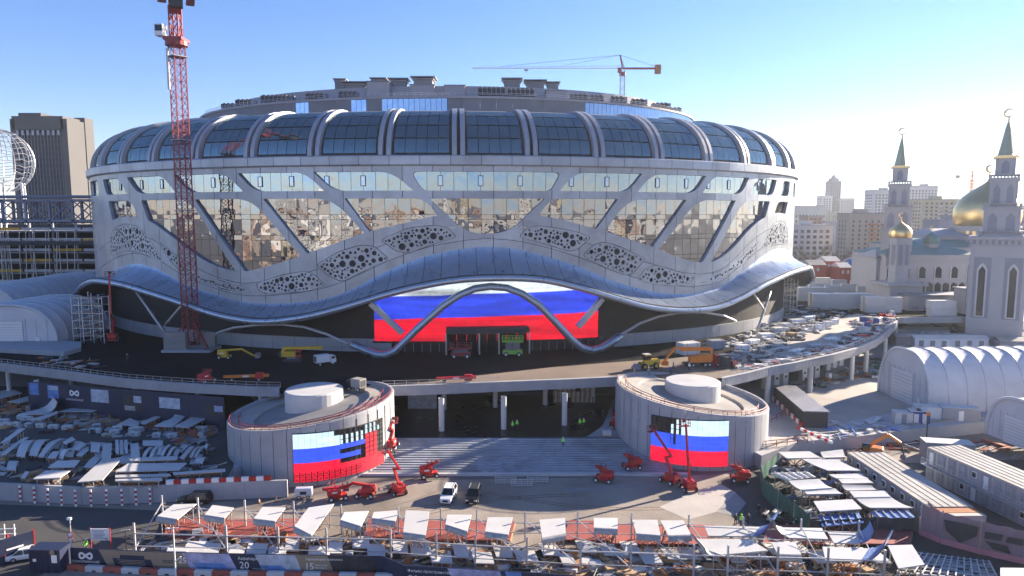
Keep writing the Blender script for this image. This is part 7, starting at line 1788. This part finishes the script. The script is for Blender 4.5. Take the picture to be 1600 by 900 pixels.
# ================================================================ BANNERS AND HOARDINGS
def text_mesh(body, size, matn, parent, P0, d, name='lettering', align='LEFT', off=.0):
    cu_ = bpy.data.curves.new('t', 'FONT'); cu_.body = body; cu_.size = size; cu_.align_x = align; cu_.resolution_u = 2; cu_.offset = off
    o = bpy.data.objects.new('t', cu_); col.objects.link(o); dg = bpy.context.evaluated_depsgraph_get(); me = bpy.data.meshes.new_from_object(o.evaluated_get(dg)); bpy.data.objects.remove(o)
    me.materials.clear(); me.materials.append(M[matn])
    xx = d.normalized(); zz = Vector((0, 0, 1)); yy = zz.cross(xx); mw = Matrix((( xx.x, 0, -yy.x, P0.x), (xx.y, 0, -yy.y, P0.y), (0, 1, 0, P0.z), (0, 0, 0, 1)))
    return link(name, me, parent, mw)
def infinity(b, c, d, s):
    """rounded double-loop emblem"""
    pts = []
    for k in range(41):
        t = 2 * pi * k / 40; x = 1.0 * cos(t); y = .55 * sin(2 * t) * .75; pts.append((x, y))
    w = .17; vs = []
    for k in range(41):
        x0, y0 = pts[k - 1 if k else 39]; x1, y1 = pts[(k + 1) % 40]; dx, dy = x1 - x0, y1 - y0; L_ = sqrt(dx * dx + dy * dy) or 1; nx, ny = -dy / L_ * w, dx / L_ * w
        for sg in (-1, 1): vs.append(c + d * ((pts[k][0] + sg * nx) * s) + Vector((0, 0, (pts[k][1] + sg * ny) * s)))
    b.add(vs, [(2 * k, 2 * k + 1, 2 * k + 3, 2 * k + 2) for k in range(40)])
TK = [(58, 851), (110, 855.5), (250, 862), (400, 865.5), (598, 868.6), (632, 883), (860, 896), (1000, 908)]
TP = [G(x, y, 2.5) for x, y in TK]
hb = empty('printed_hoarding', (TP[3].x, TP[3].y, 0), 'navy and beige printed hoarding with facility adverts along the front racks', 'hoarding')
def hp(px, z, off=0.0):
    for i in range(len(TK) - 1):
        if px <= TK[i + 1][0] or i == len(TK) - 2:
            u = (px - TK[i][0]) / (TK[i + 1][0] - TK[i][0]); p = TP[i].lerp(TP[i + 1], u); d = (TP[i + 1] - TP[i]).normalized(); n_ = Vector((d.y, -d.x, 0)); return Vector((p.x + n_.x * off, p.y + n_.y * off, z)) - hb.location, d
for i in range(1, len(TK) - 1):
    a, _ = hp(TK[i][0] + .01, 0); c, d = hp(TK[i + 1][0] - .01, 0); b = MB(); b.box((a + c) / 2 + Vector((0, 0, 1.25)), ((c - a).length, .12, 2.5), atan2(d.y, d.x)); b.build('board', 'navy', hb)
def seg(x0, x1, matn, sl0=0, sl1=0, name='print', off=.09, z0=.12, z1=2.46):
    n = max(1, int((x1 - x0) / 25)); b = MB(); 
    for k in range(n + 1):
        u = k / n; xb = x0 + sl0 + (x1 + sl1 - x0 - sl0) * u; xt = x0 + (x1 - x0) * u
        b.v += [tuple(hp(xb, z0, off)[0]), tuple(hp(xt, z1, off)[0])]
    for k in range(n): b.f.append((2 * k, 2 * k + 2, 2 * k + 3, 2 * k + 1)); b.m.append(0)
    return b.build(name, matn, hb)
seg(155, 285, 'beige_print', 14, 14); seg(285, 358, 'print_lilac', 14, 14); seg(398, 462, 'print_pale', 14, 10); seg(462, 512, 'beige_print', 10, 10); seg(512, 578, 'print_dark', 10, 14); seg(700, 782, 'print_lilac', 14, 12); seg(790, 815, 'print_blue', 10, 6, off=.10); seg(300, 350, 'print_blue', 14, 12, off=.10, z1=1.2); seg(405, 440, 'print_blue', 8, 8, off=.10, z0=.5, z1=1.1)
seg(176, 236, 'navy', 4, 4, off=.105, z0=.25, z1=1.45); seg(188, 226, 'navy', 0, 0, off=.107, z0=1.45, z1=1.9)
e0_, d0_ = hp(134, 1.55, .10); b = MB(); infinity(b, e0_, d0_, .82); b.build('emblem', 'white_print', hb)
for (tx_, px, z, s, al) in (('ОЛИМПИЙСКИЙ', 134, .62, .44, 'CENTER'), ('25', 279, 1.15, 1.05, 'LEFT'), ('Аквапарк', 372, 1.75, .55, 'LEFT'), ('20', 374, .65, 1.25, 'LEFT'), ('аттракционов', 394, .55, .3, 'LEFT'), ('Термальный комплекс', 477, 1.85, .42, 'LEFT'), ('15', 476, .65, 1.2, 'LEFT'), ('термальных', 492, 1.15, .28, 'LEFT'), ('бассейнов', 492, .8, .28, 'LEFT'), ('Фитнес-пространство', 637, 1.75, .5, 'LEFT'), ('20 000 м²', 638, .5, 1.25, 'LEFT')):
    p, d = hp(px, z, .125); text_mesh(tx_, s, 'white_print', hb, p, d, align=al)
for k in range(5):
    p, d = hp(181 + k, 1.25 - k * .2, .125); b = MB(); b.box(p + d * 2.0, (3.6 - (k % 2) * .5, .02, .07), atan2(d.y, d.x)); b.build('text_line', 'beige_print', hb)
p, d = hp(255, 1.2, .12)
for k in range(2): b = MB(); b.box(p + Vector((0, 0, k * .22)) + d * .6, (1.3, .02, .08), atan2(d.y, d.x)); b.build('text_line', 'navy', hb)
k = 0; x = 112.0
while x < 592:                            # striped kerb blocks at the foot of the hoarding
    a, d = hp(x, 0, .75); c, _ = hp(x + 28, 0, .75); root = empty('kerb_block', a + hb.location, '%s kerb block in the striped row below the hoarding' % ('dark red' if k % 2 == 0 else 'white'), 'kerb block', 'dark red kerb blocks below the hoarding' if k % 2 == 0 else 'white kerb blocks below the hoarding', atan2(d.y, d.x))
    L_ = (c - a).length; b = MB(); b.cbox((L_ / 2, 0, 0), (L_ - .05, .6, .7), .08); b.build('block', 'brick_red' if k % 2 == 0 else 'white_paint', root); b = MB(); b.box((L_ / 2, -.305, .12), (.5, .03, .2)); b.build('fork_slot', 'hvac_dark', root); x += 28; k += 1
# banner wall under the left deck
q0, q1 = G(46, 640, TER_Z), G(352, 669, TER_Z); dd = (q1 - q0); dn = dd.normalized(); nn = Vector((dn.y, -dn.x, 0)); nn = nn if nn.y < 0 else -nn
bw = empty('banner_wall', q0, 'navy banner wall with photographs and loop emblem beneath the left deck', 'banner')
for k in range(6): a = dd * (k / 6); c = dd * ((k + 1) / 6); b = MB(); b.box((a + c) / 2 + Vector((0, 0, 3.1)), (dd.length / 6 - .04, .12, 6.2), atan2(dd.y, dd.x)); b.build('board', 'navy', bw)
def on_wall(px): return dd * ((px - 46) / 306.0)
for (x0, x1, z0, z1, mt) in ((49, 65, 3.4, 6.0, 'print_blue'), (80, 98, 3.0, 5.8, 'print_blue'), (151, 179, 3.0, 5.7, 'print_pale'), (202, 230, 1.6, 5.2, 'print_dark'), (218, 230, 3.6, 5.0, 'print_pale'), (257, 288, 3.0, 5.2, 'print_pale'), (325, 352, 2.4, 4.6, 'print_dark'), (338, 350, 3.2, 4.4, 'print_lilac'), (82, 98, 4.8, 5.7, 'print_pale')):
    off = nn * (.09 if mt != 'print_lilac' and not (mt == 'print_pale' and x1 - x0 < 20) else .12); a, c = on_wall(x0) + off, on_wall(x1) + off; b = MB(); b.add([a + Vector((0, 0, z0)), c + Vector((0, 0, z0)), c + Vector((0, 0, z1)), a + Vector((0, 0, z1))], [(0, 1, 2, 3)]); b.build('photo_print', mt, bw)
b = MB(); infinity(b, on_wall(124) + nn * .1 + Vector((0, 0, 4.5)), dn, 1.1); b.build('emblem', 'white_print', bw)
text_mesh('ОЛИМПИЙСКИЙ', .55, 'white_print', bw, on_wall(124) + nn * .1 + Vector((0, 0, 2.9)), dd, align='CENTER')
for k in range(4): b = MB(); p = on_wall(203) + nn * .13 + Vector((0, 0, 2.0 + k * .25)); b.box(p + dn * 1.4, (2.6, .02, .09), atan2(dd.y, dd.x)); b.build('text_line', 'white_print', bw)
# ================================================================ GATE AND SIGNS AT LOWER LEFT
p = G(80, 889); gb = empty('gate_box', p, 'navy corrugated gate box with white notice beside the hoarding', 'gate', None, radians(-2))
b = MB(); b.box((0, 0, 1.45), (3.9, 2.0, 2.9))
for k in range(11): b.box((-1.8 + k * .36, -1.03, 1.45), (.14, .08, 2.7))
b.build('body', 'navy', gb); b = MB(); b.box((0, 0, 2.95), (4.05, 2.15, .12)); b.build('roof', 'navy', gb); b = MB(); b.box((1.3, -1.1, 1.9), (.7, .04, 1.0)); b.build('notice', 'white_print', gb); b = MB(); b.wheel((1.1, -1.12, 2.7), (0, 1, 0), .32, .05, 16); b.build('round_sign', 'beige_print', gb); b = MB(); b.box((-1.2, -1.1, 1.7), (.4, .04, .35)); b.build('small_notice', 'white_print', gb)
p = G(22, 876); gp = empty('open_gate', p, 'open navy gate leaf with white dash mark', 'gate', None, radians(48))
b = MB(); b.box((0, 0, 1.6), (4.6, .12, 3.2)); b.build('panel', 'navy', gp); b = MB(); b.box((.2, -.08, 1.7), (1.8, .03, .22)); b.build('dash_mark', 'white_print', gp)
b = MB()
for s in (-2.3, 2.3): b.bar((s, 0, 0), (s, 0, 3.4), .16)
b.build('post', 'sign_red', gp)
p = G(5, 858); ft = empty('white_barrier', p, 'white tubular barrier with red pole by the open gate leaf', 'barrier'); b = MB()
for k in range(4): b.bar((-1, 0, .6 + k * .7), (1.6, .3, .6 + k * .7), .12)
for s in (-1, .3, 1.6): b.bar((s, 0, 0), (s, .1, 3.4), .12)
b.build('frame', 'white_metal', ft); b = MB(); b.bar((.8, -.4, 0), (1.0, -.4, 2.2), .3); b.build('red_pole', 'sign_red', ft)
p = G(113, 868); sg = empty('sign_post', p, 'slim post with camera and two round road signs', 'sign'); b = MB(); b.tube([(0, 0, 0), (0, 0, 5.0)], .07, 8); b.build('pole', 'galv', sg)
for z in (2.9, 2.2): b = MB(); b.wheel((0, -.1, z), (0, 1, 0), .36, .05, 18); s_ = b.build('round_sign', 'sign_red', sg); b = MB(); b.wheel((0, -.13, z), (0, 1, 0), .27, .05, 16); b.build('sign_face', 'white_print', s_)
b = MB(); b.cbox((0, -.1, 4.9), (.5, .3, .3), .05); b.build('camera_head', 'white_metal', sg); b = MB(); b.tube([(0, 0, 4.4), (.9, 0, 2.8), (2.3, 0, 1.6)], .03, 4); b.build('cable', 'black', sg)
p = G(158, 860); nbd = empty('notice_board', p, 'white notice board on red posts standing behind the hoarding', 'notice board'); b = MB(); b.box((0, 0, 2.2), (2.5, .08, 1.6)); b.build('panel', 'white_print', nbd)
for s in (-1.28, 1.28): b = MB(); b.bar((s, .05, 0), (s, .05, 3.1), .1); b.build('post', 'sign_red', nbd)
for k in range(7): b = MB(); b.box((-.1 - .1 * (k % 2), -.05, 2.8 - k * .18), (1.8 - .3 * (k % 3), .02, .05)); b.build('text_line', 'stone_d', nbd)
b = MB(); b.box((.85, -.05, 1.6), (.4, .02, .14)); b.build('logo', 'stone_d', nbd)
p = G(275, 905); lm = empty('lamp_post', p, 'thin white post with side arm in front of the hoarding', 'lamp post'); b = MB(); b.tube([(0, 0, 0), (0, 0, 6.6)], [.1, .07], 8); b.build('pole', 'white_metal', lm); b = MB(); b.tube([(0, 0, 2.2), (.4, 0, 2.6), (.75, 0, 2.9)], .06, 6); b.tube([(-.7, 0, 6.4), (.6, 0, 6.55)], .05, 6); b.build('side_arm', 'white_metal', lm); b = MB(); b.cbox((-.7, 0, 6.4), (.4, .2, .12), .03); b.build('lamp_head', 'white_metal', lm)
p = G(198, 868); st_ = empty('floodlight_stand', p, 'thin dark stand with crossbar behind the hoarding', 'stand'); b = MB(); b.tube([(0, 0, 0), (0, 0, 3.4)], .05, 6); b.build('pole', 'black', st_); b = MB(); b.bar((-.6, 0, 3.4), (.6, 0, 3.5), .1); b.build('crossbar', 'galv', st_)
# stair barriers, kerb frames
for (x, y) in ((790, 756), (840, 754), (815, 760)):
    p = G(x, y); root = empty('fence_panel', p, 'pale slatted barrier panel at the foot of the stairs', 'barrier', 'barrier panels at the stairs'); b = MB()
    for k in range(4): b.bar((-1.7, 0, .15 + k * .33), (1.7, 0, .15 + k * .33), .1)
    b.build('slats', 'white_paint', root); b = MB()
    for s in (-1.7, 0, 1.7): b.bar((s, 0, 0), (s, 0, 1.3), .1)
    b.build('posts', 'white_paint', root)
for (x0, y0, x1, y1, z, lb) in ((1163, 703, 1262, 692, TER_Z, 'red tubular railing by the drum foot'), (1205, 660, 1250, 640, TER_Z, 'red railing beside the drum ramp')):
    a, c = G(x0, y0, z), G(x1, y1, z); root = empty('red_railing', a, lb, 'railing'); d = c - a; b = MB()
    for k in range(7): b.bar(d * (k / 6), d * (k / 6) + Vector((0, 0, 1.2)), .1)
    b.build('posts', 'red_steel', root); b = MB()
    for h_ in (.6, 1.2): b.bar(Vector((0, 0, h_)), d + Vector((0, 0, h_)), .1)
    b.build('rails', 'red_steel', root)
a, c = G(1246, 676, TER_Z), G(1300, 700, TER_Z); root = empty('striped_beam', a, 'red and white striped barrier beam across the yard corner', 'barrier'); d = c - a
for k in range(10): b = MB(); b.bar(d * (k / 10) + Vector((0, 0, 1)), d * ((k + 1) / 10) + Vector((0, 0, 1)), .35, .5); b.build('stripe', 'red_paint' if k % 2 == 0 else 'white_print', root)
a, c = G(1208, 625, TER_Z), G(1254, 668, TER_Z); root = empty('green_shed', a, 'long dark shed with red and white striped edge beside the right drum', 'shed'); d = c - a; L_ = d.length
root.rotation_euler = (0, 0, atan2(d.y, d.x)); b = MB(); b.box((L_ / 2, 2.4, 1.6), (L_, 4.6, 3.2)); b.build('body', 'hvac_dark', root); b = MB(); b.box((L_ / 2, 2.4, 3.3), (L_ + .4, 5, .2)); b.build('roof', 'hvac', root)
for k in range(12): b = MB(); b.box((L_ * (k + .5) / 12, -.12, .5), (L_ / 12, .3, .9)); b.build('stripe', 'sign_red' if k % 2 else 'white_print', root)
p = G(1447, 694, 0); root = empty('signal_post', p, 'dark post with small red lamp box between cabin lines', 'post'); b = MB(); b.tube([(0, 0, 0), (0, 0, 6.2)], .12, 8); b.build('pole', 'hvac_dark', root); b = MB(); b.cbox((0, 0, 5.7), (.5, .4, .7), .06); b.build('lamp_box', 'orange', root)
# scaffold at both canopy ends, hall contents
for (x, y, w, h_, z, lb) in ((145, 535, 8, 13, DECK_Z, 'tangled scaffold tower under the left canopy tip'), (1226, 488, 7, 13, DECK_Z, 'scaffold tower under the right canopy tip'), (116, 500, 8, 9, DECK_Z, 'scaffold bay between the vaulted tent and the arena')):
    p = G(x, y, z); root = empty('scaffold_tower', p, lb, 'scaffold')
    for i in range(4):
        for j in range(2): b = MB(); xx, yy = (i - 1.5) * w / 3, (j - .5) * 3; b.bar((xx, yy, 0), (xx, yy, h_ + U(-1, 1)), .2); b.build('standard', 'galv', root)
    for k in range(1, int(h_ / 2) + 1):
        b = MB()
        for j in range(2): b.bar((-w / 2, (j - .5) * 3, k * 2), (w / 2, (j - .5) * 3, k * 2), .13)
        b.bar((-w / 2, -1.5, k * 2 - 2), (w / 2, -1.5, k * 2), .1); b.build('ledger', 'galv', root)
        b = MB(); b.box((U(-1, 1), 0, k * 2 + .1), (w * U(.4, .9), 1.2, .1)); b.build('board', 'timber', root)
p = D(660, 640, 144); root = empty('painted_panel', (p.x, 144, TER_Z), 'tall panel painted red, blue and pale inside the hall', 'panel')
for k, (z0, z1, mt) in enumerate(((0, 3.2, 'print_pale'), (3.2, 4.8, 'print_blue'), (4.8, 7.2, 'red_steel'))): b = MB(); b.box((0, 0, (z0 + z1) / 2), (6.2, .2, z1 - z0 - .02)); b.build('stripe', mt, root)
r2 = random.Random(5)
for i in range(9):
    for j in range(3):
        if r2.random() < .2: continue
        p = D(868 + i * 7, 628, 149 - j * .1); root = empty('cardboard_box', (p.x, 149 + r2.uniform(-.6, .6), TER_Z + j * 1.35 + (.0)), 'pale box in the stack at the back of the hall', 'box', 'stacked boxes in the hall', r2.uniform(-.15, .15)); b = MB(); b.cbox((0, 0, 0), (.92, .9, 1.3), .04); b.build('carton', 'beige_print', root); b = MB(); b.box((0, -.455, .7), (.2, .02, 1.2)); b.build('tape', 'white_paint', root)
p = G(948, 680, TER_Z); root = empty('pallet_box', p, 'small white pallet box at the edge of the hall floor', 'box'); b = MB(); b.cbox((0, 0, .15), (1.6, 1.2, .9), .06); b.build('box', 'white_paint', root); b = MB(); b.box((0, 0, .07), (1.6, 1.2, .14)); b.build('pallet', 'timber', root)
# traffic cones by the left wall
for (x, y) in ((405, 786), (432, 784), (258, 790)):
    root = empty('traffic_cone', G(x, y), 'orange and white traffic cone beside the pale wall', 'cone', 'traffic cones along the wall'); b = MB(); b.box((0, 0, .03), (.5, .5, .06)); b.build('base', 'black', root); b = MB(); b.lathe([(.2, .06), (.04, .9), (.01, .92)], (0, 0, 0), 10); c_ = b.build('cone', 'orange', root); b = MB(); b.lathe([(.155, .34), (.11, .58)], (0, 0, 0), 10); b.build('band', 'white_print', c_)
p = G(428, 774); 
gn = empty('generator', G(475, 778), 'white generator trailer beneath the half-finished video wall', 'generator', None, .1); b = MB(); b.cbox((0, 0, .5), (2.6, 1.1, 1.2), .12); b.build('housing', 'white_metal', gn); wheels(gn, (-.7, .7), (-.5, .5), .3, .2); b = MB(); b.box((0, -.56, 1.0), (1.0, .03, .5)); b.build('grille', 'hvac_dark', gn)
# ================================================================ HAZE (the air itself)
b = MB(); HS = 5600.0; b.box((0, 0, 84.4), (HS * 2, HS * 2, 171.0))
hm = bpy.data.materials.new('haze_air'); hm.use_nodes = True; nt = hm.node_tree; nt.nodes.remove(nt.nodes['Principled BSDF'])
pv = nt.nodes.new('ShaderNodeVolumePrincipled'); pv.inputs['Color'].default_value = (.86, .93, 1.0, 1); pv.inputs['Density'].default_value = HAZE; pv.inputs['Anisotropy'].default_value = .4
nt.links.new(pv.outputs[0], nt.nodes['Material Output'].inputs['Volume']); M['haze_air'] = hm
try: hm.cycles.homogeneous_volume = True
except Exception: pass
tag(b.build('haze', 'haze_air'), 'thin pale winter haze over the whole site', 'haze', None, 'stuff')
for o in list(bpy.data.objects):
    if '_used' in o: del o['_used']
